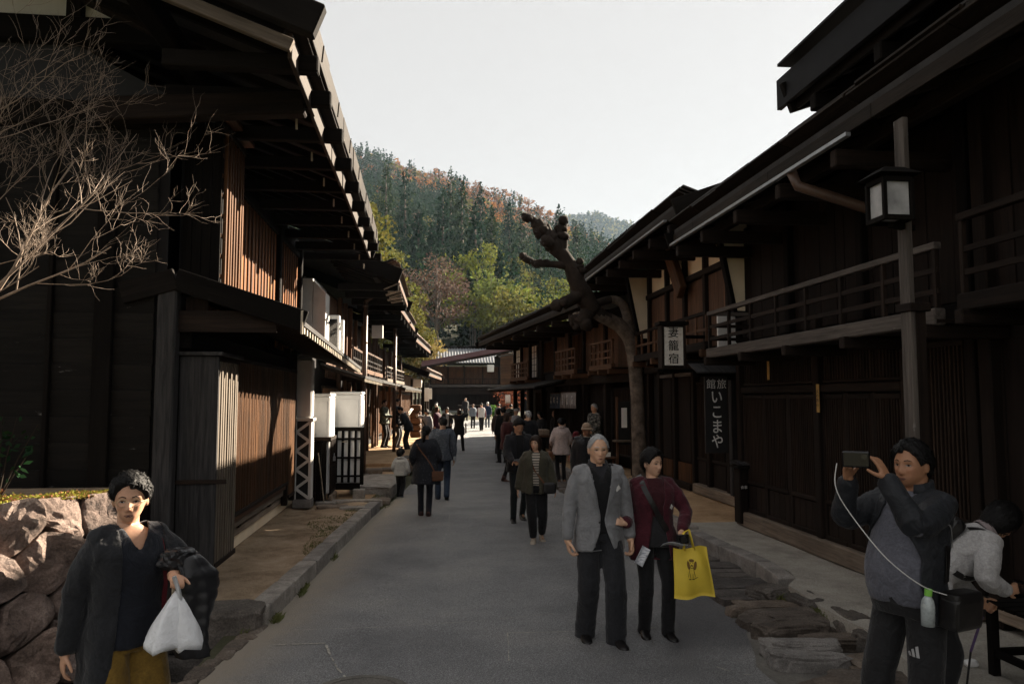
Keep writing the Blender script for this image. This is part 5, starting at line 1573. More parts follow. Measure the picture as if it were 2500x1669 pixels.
def hills():
    T = np.linspace(-.6, .7, 70); Rr = np.concatenate([np.linspace(90, 660, 60), np.linspace(690, 1000, 6)])
    V = np.array([(t * r / math.hypot(1, t), r / math.hypot(1, t), float(hill_z(t, r))) for r in Rr for t in T])
    nt_ = len(T)
    F = np.array([(j * nt_ + i, j * nt_ + i + 1, (j + 1) * nt_ + i + 1, (j + 1) * nt_ + i) for j in range(len(Rr) - 1) for i in range(nt_ - 1)])
    C = np.tile(np.array([[.035, .04, .02, 1]]), (len(V), 1))
    o = mesh_np('hill', V, F, C, ['hill_floor']); tag(o, kind='structure')
    # ------- the wood on it
    g = np.random.default_rng(5)
    VV, FF, CC = [], [], []; k = 0; trunks = MB()
    def put(kind, col, x, y, z, h, r, n, size, flat=0.0):
        nonlocal k
        P = crown_points(kind, h, r, n, g)
        cc = tone(col, n, g)
        if kind != 'bare':
            edge = P[:, 2] / max(h, .1)
        V, F, C = leaf_cards(P + np.array([x, y, z]), size, cc, g, flat)
        VV.append(V); FF.append(F + k); CC.append(C); k += len(V)
    cnt = 0
    r = 118.0
    while r < 640:
        dr = 3.2 + r * .009
        t = -.40
        while t < .42:
            D = np.interp(t, D_T, D_D)
            tt = t + g.uniform(-.5, .5) * (4.2 / r); rr = r + g.uniform(-.6, .6) * dr
            t += (5.2 + 2 * g.uniform()) / r
            if rr > D + 8: continue
            s = (rr - 92) / (D - 92)
            x, y = tt * rr / math.hypot(1, tt), rr / math.hypot(1, tt)
            z = float(hill_z(tt, rr))
            q = g.uniform()
            zone = math.sin(tt * 37 + s * 5) + .6 * math.sin(s * 17 + tt * 11)
            if s < .20:
                if tt > .02 and tt < .2 and q < .36: kd, col = 'bamboo', BAMBOO
                elif q < .62: kd, col = 'cedar', CEDAR
                elif q < .78: kd, col = 'broad', (.075, .08, .024)
                elif q < .93: kd, col = 'bare', BARE
                else: kd, col = 'broad', BROAD
            elif s < .52:
                if q < .66 + .15 * zone: kd, col = 'cedar', (CEDAR, CEDAR2)[int(g.uniform() > .6)]
                elif q < .8: kd, col = 'broad', OLIVE
                elif q < .9: kd, col = 'bare', BARE
                else: kd, col = 'broad', BROAD
            else:
                lim = .12 * math.sin(tt * 60) + .02
                if (tt < -.045 + lim * .3 and s > .5) or (tt > .19 and s < .9):
                    if q < .93: kd, col = 'cedar', CEDAR
                    else: kd, col = 'broad', (RUST, YELLOW)[int(g.uniform() > .6)]
                elif s < .72 and tt < .05 and q < .75: kd, col = 'cedar', CEDAR
                else:
                    if q < .48: kd, col = 'bare', (BARE, RUST)[int(g.uniform() > .42)]
                    elif q < .68: kd, col = 'broad', RUST
                    elif q < .76: kd, col = 'broad', ORANGE
                    elif q < .92: kd, col = 'cedar', CEDAR
                    else: kd, col = 'broad', OLIVE
            h = {'cedar': g.uniform(11, 19), 'broad': g.uniform(8, 13), 'bare': g.uniform(8, 12), 'bamboo': g.uniform(11, 15)}[kd]
            if s < .5 and kd == 'cedar': h *= 1.2
            rad = {'cedar': .19, 'broad': .46, 'bare': .42, 'bamboo': .36}[kd] * h
            n = int(np.clip(39000 / rr, 66, 290) * {'bare': .7}.get(kd, 1.0)); sz = max(.66, rr * .0030) * {'bare': .6, 'bamboo': .9, 'broad': 1.05, 'cedar': 1.1}.get(kd, 1.0)
            put(kd, col, x, y, z - .3, h, rad, n, sz)
            if kd == 'bare' or (s > .6 and kd == 'broad'):
                trunks.tube([(x, y, z - .5), (x + g.uniform(-.3, .3), y, z + h * .55), (x + g.uniform(-.6, .6), y, z + h * .9)], [.16, .12, .04], 4, cap=False)
            cnt += 1
        r += dr
    o = mesh_np('forest', np.concatenate(VV), np.concatenate(FF), np.concatenate(CC), ['leaf'])
    tag(o, 'mixed autumn wood of cedar, bamboo and bare trees covering the hillside', 'forest', kind='stuff')
    o2 = trunks.build('forest_stems', 'bark_far'); tag(o2, 'pale bare stems of the leafless trees on the hillside', 'forest', kind='stuff')
    print('forest trees', cnt, 'faces', sum(len(f) for f in FF))
    # ------- the far ridge
    T = np.linspace(-.05, .8, 60); E = [.15, .178, .205, .23, .264, .287, .33, .45, .8]; EE = [.222, .240, .243, .246, .236, .228, .195, .13, .1]
    rows = []
    for fr, zf in ((1000, .0), (1250, .45), (1450, .8), (1600, 1.0), (1800, .9)):
        for t in T:
            e = np.interp(t, E, EE)
            rows.append((t * fr, fr, zf * e * 1600))
    V = np.array(rows); n = len(T)
    F = np.array([(j * n + i, j * n + i + 1, (j + 1) * n + i + 1, (j + 1) * n + i) for j in range(4) for i in range(n - 1)])
    o = mesh_np('hill', V, F, np.tile(np.array([[.03, .04, .025, 1]]), (len(V), 1)), ['hill_floor']); tag(o, kind='structure')
    VV, FF, CC = [], [], []; k = 0
    for i in range(2600):
        t = g.uniform(.1, .36); u = g.uniform(0, 1) ** .6
        fr = lerp(1150, 1610, u)
        zf = np.interp(fr, [1000, 1250, 1450, 1600, 1800], [0, .45, .8, 1, .9])
        z = zf * np.interp(t, E, EE) * 1600
        h = g.uniform(12, 24)
        put('cedar' if g.uniform() < .6 else 'broad', CEDAR if g.uniform() < .75 else OLIVE, t * fr, fr, z - 2, h, h * .3, 30, 5.4)
    o = mesh_np('forest', np.concatenate(VV), np.concatenate(FF), np.concatenate(CC), ['leaf'])
    tag(o, 'hazy blue wood on the distant ridge', 'forest', kind='stuff')
hills()

def near_trees():
    """Trees nearest to the houses that can be told apart: trunk and crown each."""
    g = np.random.default_rng(17)
    defs = [ # name, kind, colour, azimuth t, distance, height, radius, leaves, size, base z offset, label, group
        ('broadleaf_tree', 'broad', OLIVE, -.078, 84, 25.0, 4.6, 5200, .34, 0, 'tallest yellow-green tree rising beside the near left eave', None),
        ('broadleaf_tree', 'broad', (.12, .125, .035), -.056, 86, 20.0, 4.2, 4200, .32, 0, 'yellow-green tree just above the second house roof', None),
        ('broadleaf_tree', 'broad', OLIVE, -.034, 88, 16.0, 4.0, 3800, .30, 0, 'round olive green tree above the left roofs with visible limbs', None),
        ('broadleaf_tree', 'bare', (.26, .20, .07), -.006, 90, 10.5, 3.6, 2600, .26, 0, 'thin pale golden tree low beside the tiled roof', None),
        ('broadleaf_tree', 'bare', (.11, .075, .06), .012, 112, 18.5, 5.5, 3000, .30, 2, 'leafless purplish brown tree behind the olive tree', None),
        ('maple_tree', 'broad', (.55, .20, .05), .113, 98, 9.5, 1.7, 420, .34, 2.0, 'small bright orange maple before the bamboo', None),
        ('maple_tree', 'broad', (.42, .22, .08), .142, 92, 3.6, 1.6, 420, .3, 0, 'low orange shrub-like maple behind the red roof', None),
    ]
    cz = [(.02, 170, 27), (.045, 176, 29), (.063, 150, 25), (.085, 172, 24), (-.03, 190, 30), (-.055, 205, 32), (.005, 150, 20), (.125, 205, 24), (.108, 225, 26), (.03, 215, 30), (.07, 205, 29), (.15, 190, 22), (.175, 230, 27), (.20, 215, 24), (-.012, 165, 23), (.055, 124, 14), (.096, 132, 17), (.115, 140, 16), (.075, 132, 13)]
    for i, (t, d, h) in enumerate(cz):
        defs.append(('cedar_tree', 'cedar', (CEDAR, CEDAR2)[i % 2], t, d, h, h * .19, 1700, .62, 0, 'tall dark green conical cedar on the lower hillside', 'cedars on the lower hillside'))
    bz = [(.066, 118, 13), (.086, 124, 16), (.104, 118, 14), (.125, 128, 14), (.045, 134, 14), (.148, 122, 12), (.072, 146, 19)]
    for i, (t, d, h) in enumerate(bz):
        defs.append(('bamboo_clump', 'bamboo', [BAMBOO, (.12, .15, .04), (.17, .17, .045)][i % 3], t, d, h, h * .33, 1500, .42, 0, 'feathery yellow-green bamboo clump at the foot of the hill', 'bamboo at the foot of the hill'))
    for (name, kd, col, t, d, h, rad, n, sz, dz, lab, grp) in defs:
        x, y = t * d / math.hypot(1, t), d / math.hypot(1, t)
        z = float(hill_z(t, max(d, 92.0))) - .5 if d >= 92 else .6
        th = thing(name, lab, 'tree' if name != 'bamboo_clump' else 'bamboo', (x, y, z), 0, grp)
        PM[th.name] = Matrix.Identity(4)
        P = crown_points(kd, h, rad, n, g)
        V, F, C = leaf_cards(P, sz * 1.45, tone(col, n, g, .3), g)
        mesh_np('crown', V, F, C, ['leaf'], th)
        mb = MB()
        if kd == 'bamboo':
            for j in range(9):
                a = g.uniform(0, 6.28); q = g.uniform(0, rad * .5)
                bx_, by_ = q * math.cos(a), q * math.sin(a)
                mb.tube([(bx_, by_, -1), (bx_ * 1.1, by_ * 1.1, h * .5), (bx_ * 1.5, by_ * 1.5, h * .8)], [.06, .05, .03], 5, cap=False)
        else:
            mb.tube([(0, 0, -1), (.1, 0, h * .3), (0, .1, h * .6), (0, 0, h * .9)], [h * .018, h * .015, h * .009, h * .002], 7, cap=False)
            if kd != 'cedar':
                for j in range(9):
                    a = g.uniform(0, 6.28); z0 = h * g.uniform(.2, .55)
                    mb.tube([(0, 0, z0), (rad * .35 * math.cos(a), rad * .35 * math.sin(a), z0 + h * .12), (rad * .75 * math.cos(a), rad * .75 * math.sin(a), z0 + h * .26)], [h * .007, h * .005, h * .001], 5, cap=False)
        mb.build('trunk', 'bark_far', th, smooth=True)
near_trees()

def pylon_and_wires():
    t0, d0 = .170, 505
    x, y = t0 * d0, d0; z = float(hill_z(t0, d0))
    t = thing('power_pylon', 'faint lattice power pylon standing on the ridge', 'pylon', (x, y, z)); PM[t.name] = Matrix.Identity(4)
    mb = MB(); hgt = 26
    for sx in (-1, 1):
        for sy in (-1, 1): mb.bar((sx * 2.0, sy * 2.0, -2), (sx * .3, sy * .3, hgt), .14, .14)
    for k in range(6):
        z0, z1 = k * hgt / 6, (k + 1) * hgt / 6
        w0, w1 = lerp(2, .3, k / 6), lerp(2, .3, (k + 1) / 6)
        for sy in (-1, 1): mb.bar((-w0, sy * w0, z0), (w1, sy * w1, z1), .08, .08); mb.bar((w0, sy * w0, z0), (-w1, sy * w1, z1), .08, .08)
    mb.build('mast', 'grey_metal', t)
    for zz in (17, 20.5, 24): MB().bar((-4, 0, zz), (4, 0, zz), .14, .14).build('cross_arm', 'grey_metal', t)
    for i in range(7):
        zz = (17, 17, 20.5, 20.5, 24, 24, 26)[i]; xo = (-4, 4, -4, 4, -4, 4, 0)[i]
        a = Vector((x + xo, y, z + zz))
        b = Vector((-95 + xo * 2, 470 + xo * 3, 148 + zz * 1.35))
        pts = [a.lerp(b, k / 24) - Vector((0, 0, 9 * 4 * (k / 24) * (1 - k / 24))) for k in range(25)]
        o = MB().tube(pts, .05, 4, cap=False).build('power_line', 'grey_metal')
        tag(o, 'thin power line sagging across the hillside', 'power line', 'power lines across the hillside')
pylon_and_wires()

# ------------------------------------------------------------------ stone wall, moss, bare tree on the left
def stone_wall():
    t = thing('stone_wall', 'dry stone retaining wall of rough pinkish boulders', 'wall', (-3.0, 6.2, 0))
    # surface: u runs from the left (outside the frame) to the right end, v from bottom to top; battered
    def fm(u, v, out):
        f = v / 1.85; q = .62 * (1 - f) ** 1.2
        n = Vector((.80, -.46, .38)).normalized()
        return Vector((lerp(-3.78, -2.52, u / 2.4) + .86 * q, lerp(4.55, 6.62, u / 2.4) - .5 * q, -.62 + v)) + n * out
    g = random.Random(6); pts = []
    rows = [(.12, 6), (.42, 6), (.75, 7), (1.06, 6), (1.36, 6), (1.66, 6)]
    for r, (v, n) in enumerate(rows):
        for i in range(n): pts.append(((i + .5 + (.5 if r % 2 else 0) + g.uniform(-.25, .25)) * 2.4 / n, v + g.uniform(-.08, .08)))
    box = [(0, 0), (2.42, 0), (2.42, 1.84), (0, 1.84)]
    for k, poly in enumerate(voronoi(pts, box)):
        if len(poly) >= 3: stone_piece('stone', poly, fm, .16, 500 + k, 'wall_stone', t, gap=.007, dome=.035, rough=.05, tl=.32, smooth=False)
    mb = MB()
    for u in np.linspace(-.1, 2.44, 12):
        for v in np.linspace(0, 1.78, 8): mb.v.append(tuple(fm(u, v, -.10)))
    for i in range(11):
        for j in range(7): a = i * 8 + j; mb.f.append([a, a + 8, a + 9, a + 1]); mb.m.append(0)
    mb.build('fill', 'ditch_mud', t)
    # the return at the right end and the soil on top
    mb = MB()
    for v in np.linspace(0, 1.78, 6):
        p = fm(2.4, v, -.02); mb.v.append(tuple(p)); mb.v.append((p.x - .1, 7.1, p.z))
    for j in range(5): a = 2 * j; mb.f.append([a, a + 1, a + 3, a + 2]); mb.m.append(0)
    mb.build('end_face', 'rock', t)
    mb = MB().add([(-3.85, 4.5, 1.15), (-2.55, 6.6, 1.17), (-2.5, 7.2, 1.17), (-6, 7.2, 1.17)], [(0, 1, 2, 3)]); mb.build('soil', 'earth', t)
stone_wall()
def wall_plants():
    g = np.random.default_rng(3)
    # moss cushions and small-leaved ground cover
    n = 5200
    x = g.uniform(-3.7, -2.62, n); y = np.interp(x, [-3.78, -2.52], [4.55, 6.62]) + g.uniform(.0, .5, n); hh = .015 + .13 * np.clip((-2.72 - x) / .5, 0, 1) * g.uniform(.1, 1, n) ** 1.3 * (1 + .5 * np.sin(x * 11))
    P = np.c_[x, y, 1.17 + hh]
    col = tone((.12, .12, .028), n, g, .3); col[:, :3] += np.clip((x > -3.3)[:, None] * np.array([[.08, .06, .0]]), 0, 1) * g.uniform(0, 1, n)[:, None]
    red = g.uniform(0, 1, n) < .2; col[red, :3] = np.array([.22, .09, .05])
    V, F, C = leaf_cards(P, .03, col, g)
    o = mesh_np('moss', V, F, C, ['leaf']); tag(o, 'yellow moss and tiny-leaved ground cover on top of the stone wall', 'moss', kind='stuff')
    t = thing('leafy_shrub', 'dark glossy-leaved shrub behind the moss on the wall', 'shrub', (-3.25, 6.3, 1.17)); PM[t.name] = Matrix.Identity(4)
    n = 130; mb = MB(); P = []
    for k in range(9):
        a = g.uniform(0, 6.28); tip = np.array([.28 * math.cos(a), .10 * math.sin(a), g.uniform(.35, .72)])
        mb.tube([(0, 0, 0), tuple(tip * [.5, .5, .55]), tuple(tip)], [.008, .006, .003], 5, cap=False)
        for q in range(14): P.append(tip * g.uniform(.45, 1.0) + g.normal(size=3) * .035)
    mb.build('stem', 'bark_dark', t)
    V, F, C = leaf_cards(np.array(P), .075, tone((.018, .045, .02), len(P), g, .3), g, aspect=.5)
    mesh_np('leaves', V, F, C, ['leaf'], t)
wall_plants()
plain('twig', (0.25, 0.19, 0.145), rough=0.75, var=0.3, scale=14, bstr=0.3)
def bare_tree():
    g = random.Random(41)
    base = Vector((-3.75, 6.15, 1.15))
    t = thing('bare_tree', 'leafless pale-twigged tree spreading from above the stone wall', 'tree', base); PM[t.name] = Matrix.Identity(4)
    limb = MB(); twig = MB()
    def curve(p, d, L, r0, r1, n, bend, mb, k):
        pts = [p.copy()]; rad = [r0]
        for i in range(n):
            d = (d + Vector((g.uniform(-1, 1), g.uniform(-1, 1) * .6, g.uniform(-.6, 1) * .9)) * bend).normalized()
            p = p + d * (L / n); pts.append(p.copy()); rad.append(lerp(r0, r1, (i + 1) / n))
        mb.tube(pts, rad, k, cap=False)
        return pts, d, rad
    def grow(p, d, L, r, lev):
        mb = limb if lev < 2 else twig
        pts, d2, rad = curve(p, d, L, r, r * .45 if lev < 3 else r * .4, 5 if lev < 3 else 4, .18 + .08 * lev, mb, 6 if lev < 2 else 4)
        if lev >= 4 or (lev == 3 and g.random() < .45): return
        nb = (4, 4, 5, 3)[lev]
        for i in range(nb):
            f = g.uniform(.25, 1.0)
            j = min(len(pts) - 2, int(f * (len(pts) - 1)))
            q = pts[j].lerp(pts[j + 1], f * (len(pts) - 1) - j)
            ax = Vector((g.uniform(-1, 1), g.uniform(-.7, .7), g.uniform(-.55, 1.0))).normalized()
            nd = (d2 * .8 + ax * .85 + Vector((.16, 0, .10))).normalized()
            grow(q, nd, L * g.uniform(.42, .68), max(.0013, rad[j] * g.uniform(.42, .62)), lev + 1)
    a = base
    for tgt, rr in (((-1.75, 6.0, 3.72), .034), ((-2.3, 5.75, 4.2), .036), ((-3.15, 5.9, 4.75), .036), ((-1.95, 5.8, 3.2), .028), ((-3.6, 6.0, 4.5), .03), ((-2.75, 6.1, 3.95), .03), ((-3.3, 5.8, 3.3), .022), ((-2.5, 5.7, 2.85), .016)):
        st = base.lerp(Vector((-3.3, 6.0, 2.85)), g.uniform(.75, 1.0))
        d = Vector(tgt) - st
        grow(st, d.normalized(), d.length * .72, rr * .36, 0)
    limb.tube([(0, 0, 0) if False else tuple(base), tuple(base.lerp(Vector((-3.3, 6.0, 2.85)), .5) + Vector((-.06, 0, 0))), (-3.3, 6.0, 2.85)], [.07, .055, .042], 8)
    for nm, mb in (('trunk', limb), ('twigs', twig)):
        mb.v = [tuple(Vector(p) - base) for p in mb.v]
        o = mb.build(nm, 'twig', t, smooth=True)
    t.location = base
bare_tree()
plain('plane_bark', (0.13, 0.105, 0.085), rough=0.95, spec=.1, var=0.5, scale=7, bstr=0.9, bscale=38, dist=.02)
def pollard():
    t = thing('pollarded_tree', 'pollarded tree with knobbly stump branches leaning over the street', 'tree', (4.32, 15.2, .22)); PM[t.name] = Matrix.Identity(4)
    B = Vector((4.32, 15.2, .22))
    def L(*p): return Vector(p) - B
    def smooth_tube(mb, pts, rad, n=14, seed=0, amp=.05, sub=6):
        P = [Vector(p) for p in pts]; out = []; rr = []
        for i in range(len(P) - 1):
            p0, p1, p2, p3 = P[max(i - 1, 0)], P[i], P[i + 1], P[min(i + 2, len(P) - 1)]
            for k in range(sub):
                f = k / sub
                q = 0.5 * ((2 * p1) + (p2 - p0) * f + (2 * p0 - 5 * p1 + 4 * p2 - p3) * f * f + (3 * p1 - p0 - 3 * p2 + p3) * f ** 3)
                out.append(q); rr.append(lerp(rad[i], rad[i + 1], f))
        out.append(P[-1]); rr.append(rad[-1])
        k0 = len(mb.v)
        mb.tube(out, rr, n)
        A = np.array(mb.v[k0:]); nz = snoise(A, seed, 4.0, 3)
        C = np.repeat(np.array([tuple(p) for p in out]), n, 0)
        A = C + (A - C) * (1 + amp * 2.2 * nz)[:, None]
        mb.v[k0:] = [tuple(p) for p in A]
    mb = MB()
    smooth_tube(mb, [L(4.32, 15.2, .1), L(4.30, 15.2, .8), L(4.27, 15.2, 2.0), L(4.18, 15.2, 3.0), L(3.92, 15.15, 3.42), L(3.5, 15.0, 3.62), L(3.15, 14.9, 3.85)], [.19, .15, .138, .145, .14, .135, .155], 18, 1, .04)
    smooth_tube(mb, [L(4.16, 15.2, 2.95), L(4.10, 15.2, 3.5), L(4.0, 15.2, 3.86), L(3.78, 15.2, 3.98), L(3.4, 15.1, 3.88), L(3.12, 15.0, 3.8)], [.11, .10, .095, .085, .085, .095], 14, 2, .05)
    smooth_tube(mb, [L(3.3, 14.95, 3.70), L(3.0, 14.8, 4.15), L(2.85, 14.8, 4.55), L(2.62, 14.8, 4.85), L(2.45, 14.8, 5.0)], [.18, .185, .15, .14, .15], 16, 3, .10)
    mb.m = [1 if mb.v[f[0]][2] > 3.35 and mb.v[f[0]][0] < -.55 else 0 for f in mb.f]
    tr = mb.build('trunk', ['plane_bark', 'bark_dark'], t, smooth=True)
    def knob(a, b, r0, r1, seed, n=5):
        mb = MB()
        smooth_tube(mb, [a, a.lerp(b, .4) + Vector((.03, 0, 0)), b], [r0, (r0 + r1) / 2, r1], 12, seed, .12)
        g = random.Random(seed)
        for i in range(n):
            c = a.lerp(b, g.uniform(.45, 1.0)) + Vector((g.uniform(-1, 1), g.uniform(-1, 1), g.uniform(-.5, 1))) * r1 * .95
            k0 = len(mb.v); rm = rock_mesh((r1 * g.uniform(1.1, 2.1),) * 3, seed * 7 + i, 'bark_dark', sub=2, square=.9, rough=.4)
            mb.add([Vector(v.co) + c for v in rm.vertices], [list(p.vertices) for p in rm.polygons])
            bpy.data.meshes.remove(rm)
        mb.build('stump_branch', 'bark_dark', t, smooth=True)
    knob(L(2.46, 14.8, 4.95), L(2.14, 14.8, 5.48), .15, .11, 11, 9)
    knob(L(2.14, 14.8, 5.44), L(1.95, 14.75, 5.55), .09, .07, 17, 6)
    knob(L(2.6, 14.8, 4.9), L(2.68, 14.8, 5.42), .14, .10, 12, 9)
    knob(L(2.75, 14.8, 4.60), L(2.05, 14.75, 4.62), .085, .075, 13, 4)
    knob(L(2.05, 14.75, 4.62), L(1.88, 14.75, 4.72), .08, .075, 18, 5)
    knob(L(2.95, 14.8, 4.25), L(3.02, 14.75, 4.62), .11, .08, 14, 7)
    knob(L(3.0, 14.8, 4.05), L(2.66, 14.75, 3.82), .13, .12, 15, 5)
    knob(L(3.2, 14.9, 3.70), L(2.98, 14.8, 3.42), .16, .13, 16, 7)
    knob(L(2.55, 14.8, 4.95), L(2.36, 14.7, 5.08), .18, .14, 19, 8)
pollard()

# autumn bushes at the shop on the bend
def bend_bush():
    g = np.random.default_rng(8)
    for (x, y, r, col, lab) in ((6.0, 55, 1.3, (.14, .05, .03), 'reddish brown bush in front of the shop at the bend'), (4.9, 56, .6, (.08, .17, .04), 'bright green potted shrub by the shop at the bend')):
        z = gz(y)
        t = thing('bush', lab, 'bush', (x, y, z)); PM[t.name] = Matrix.Identity(4)
        P = crown_points('broad', r * 2.2, r, 900, g)
        V, F, C = leaf_cards(P, .16, tone(col, 900, g, .35), g); mesh_np('leaves', V, F, C, ['leaf'], t)
        MB().tube([(0, 0, 0), (0, 0, r * 1.4)], [.05, .02], 6).build('stem', 'bark_dark', t)
bend_bush()

# haze in the valley
hz = MB().box(-2500, 2500, -120, 2300, -1.6, 480).build('haze', 'interior')
m = bpy.data.materials.new('haze_air'); m.use_nodes = True
t_ = m.node_tree; t_.nodes.clear()
vo = t_.nodes.new('ShaderNodeVolumePrincipled'); oo = t_.nodes.new('ShaderNodeOutputMaterial')
vo.inputs['Color'].default_value = (0.62, 0.80, 1.0, 1); vo.inputs['Density'].default_value = 0.00007
vo.inputs['Anisotropy'].default_value = 0.2
t_.links.new(vo.outputs[0], oo.inputs['Volume'])
hz.data.materials.clear(); hz.data.materials.append(m)
tag(hz, 'thin pale valley haze', 'haze', kind='stuff')

# ------------------------------------------------------------------ people
attr_mat('skin', rough=0.5, scale=90.0, bstr=0.12, var=0.06, spec=0.4, dist=.002)
plain('hair_black', (0.006, 0.0055, 0.0055), rough=0.55, var=0.4, scale=40, bstr=0.8, bscale=200, spec=0.22, dist=.004)
plain('hair_brown', (0.026, 0.014, 0.009), rough=0.55, var=0.4, scale=40, bstr=0.8, bscale=200, spec=0.25, dist=.004)
plain('hair_grey', (0.40, 0.40, 0.40), rough=0.5, var=0.25, scale=60, bstr=0.6, bscale=260, dist=.004)
plain('eye_white', (0.30, 0.27, 0.25), rough=0.2, bstr=0)
plain('eye_dark', (0.010, 0.007, 0.006), rough=0.15, bstr=0)
plain('lip', (0.26, 0.11, 0.085), rough=0.45, bstr=0)
plain('lip_dark', (0.13, 0.06, 0.05), rough=0.45, bstr=0)
plain('leather_black', (0.011, 0.010, 0.010), rough=0.35, bstr=0.2, bscale=120)
plain('leather_brown', (0.13, 0.055, 0.025), rough=0.45, bstr=0.2, bscale=120)
plain('shoe_pale', (0.42, 0.36, 0.29), rough=0.6, bstr=0.1)
plain('shoe_boot', (0.055, 0.022, 0.016), rough=0.5, bstr=0.1)
plain('rubber_white', (0.55, 0.55, 0.53), rough=0.6, bstr=0)
plain('gilt', (0.45, 0.38, 0.25), rough=0.3, metal=.8, bstr=0)
_CL = {}
def cl(c, **kw):
    key = tuple(c) + tuple(sorted(kw.items()))
    if key not in _CL:
        _CL[key] = 'cloth_%d' % len(_CL)
        cloth(_CL[key], c, **kw)
    return _CL[key]
def sstep(a, b, x):
    t = np.clip((np.asarray(x, float) - a) / (b - a), 0, 1)
    return t * t * (3 - 2 * t)
_SPH = {}
def sphere(sub):
    if sub not in _SPH:
        bm = bmesh.new(); bmesh.ops.create_icosphere(bm, subdivisions=sub, radius=1.0)
        _SPH[sub] = (np.array([v.co[:] for v in bm.verts]), [[v.index for v in f.verts] for f in bm.faces]); bm.free()
    return _SPH[sub]
def sculpt(V, female=False, face=True, jowl=0.0):
    """Head about 0.228 tall centred at mid height; the face looks along -y."""
    p = V * np.array([.0745, .097, .114])
    k = sstep(.025, -.105, p[:, 2])
    p[:, 0] *= 1 - (.30 if female else .25) * k + jowl * .16 * sstep(-.02, -.06, p[:, 2]) * (1 - sstep(-.08, -.11, p[:, 2]))
    back = p[:, 1] > 0
    p[back, 1] *= (1 - .5 * k)[back]
    f = p[:, 1] < -.066
    p[f, 1] = -.066 + (p[f, 1] + .066) * .6
    p[:, 1] += np.where(V[:, 1] < 0, -.012 * sstep(-.03, -.09, p[:, 2]), 0)
    if face:
        x, z = p[:, 0], p[:, 2]
        fr = sstep(-.1, -.5, V[:, 1])
        gs = lambda cx, cz, sx, sz: np.exp(-((x - cx) / sx) ** 2 - ((z - cz) / sz) ** 2)
        d = np.zeros(len(p))
        d -= .0235 * np.exp(-(x / .0125) ** 2) * sstep(.018, -.030, z) * (1 - sstep(-.036, -.046, z)) + .004 * np.exp(-(x / .012) ** 2) * gs(0, .012, .02, .02)
        d -= .006 * (gs(.012, -.036, .007, .008) + gs(-.012, -.036, .007, .008))
        d += .0095 * (gs(.031, .004, .020, .014) + gs(-.031, .004, .020, .014))
        d -= .0055 * (gs(.030, .025, .026, .009) + gs(-.030, .025, .026, .009))
        d -= .005 * (gs(.042, -.020, .018, .018) + gs(-.042, -.020, .018, .018))
        d -= .007 * gs(0, -.062, .024, .013)
        d += .0045 * gs(0, -.0625, .024, .0032)
        d += .004 * gs(0, -.079, .022, .008)
        d -= .006 * gs(0, -.098, .022, .016)
        p[:, 1] += d * fr
    return p
def loft(rings, n=22, power=2.4):
    """rings: (z, cx, cy, rx, ry) stacked -> closed verts, faces."""
    a = np.linspace(0, 2 * np.pi, n, endpoint=False)
    ca, sa = np.cos(a), np.sin(a)
    ux, uy = np.sign(ca) * np.abs(ca) ** (2 / power), np.sign(sa) * np.abs(sa) ** (2 / power)
    V = np.concatenate([np.c_[cx + rx * ux, cy + ry * uy, np.full(n, z)] for (z, cx, cy, rx, ry) in rings])
    F = []
    for k in range(len(rings) - 1):
        for i in range(n):
            b, c = k * n + i, k * n + (i + 1) % n
            F.append([b, c, c + n, b + n])
    F.append(list(range(n))[::-1]); q = (len(rings) - 1) * n
    F.append([q + i for i in range(n)])
    return V, F
def limb(pts, rad, n=14, sub=5):
    """Tapered limb through joints, smoothed."""
    P = [Vector(p) for p in pts]; out = []; rr = []
    for i in range(len(P) - 1):
        for k in range(sub):
            f = k / sub
            out.append(P[i].lerp(P[i + 1], f)); rr.append(lerp(rad[i], rad[i + 1], f * f * (3 - 2 * f)))
    out.append(P[-1]); rr.append(rad[-1])
    A = np.array([tuple(p) for p in out]); B = A.copy()
    for _ in range(2): B[1:-1] = .5 * B[1:-1] + .25 * (B[:-2] + B[2:])
    # round ends
    d0 = (A[0] - A[1]); d0 /= np.linalg.norm(d0); d1 = A[-1] - A[-2]; d1 /= np.linalg.norm(d1)
    B = np.concatenate([[B[0] + d0 * rr[0] * .45], B, [B[-1] + d1 * rr[-1] * .45]]); rr = [rr[0] * .7] + rr + [rr[-1] * .7]
    mb = MB(); mb.tube([tuple(p) for p in B], rr, n)
    return np.array(mb.v), mb.f
def ik(a, b, l1, l2, pole):
    a, b = Vector(a), Vector(b); d = b - a; L = min(d.length, (l1 + l2) * .999); u = d.normalized()
    x = (l1 * l1 - l2 * l2 + L * L) / (2 * L); hh = math.sqrt(max(0, l1 * l1 - x * x))
    p = Vector(pole); p = (p - u * p.dot(u)).normalized()
    return a + u * x + p * hh
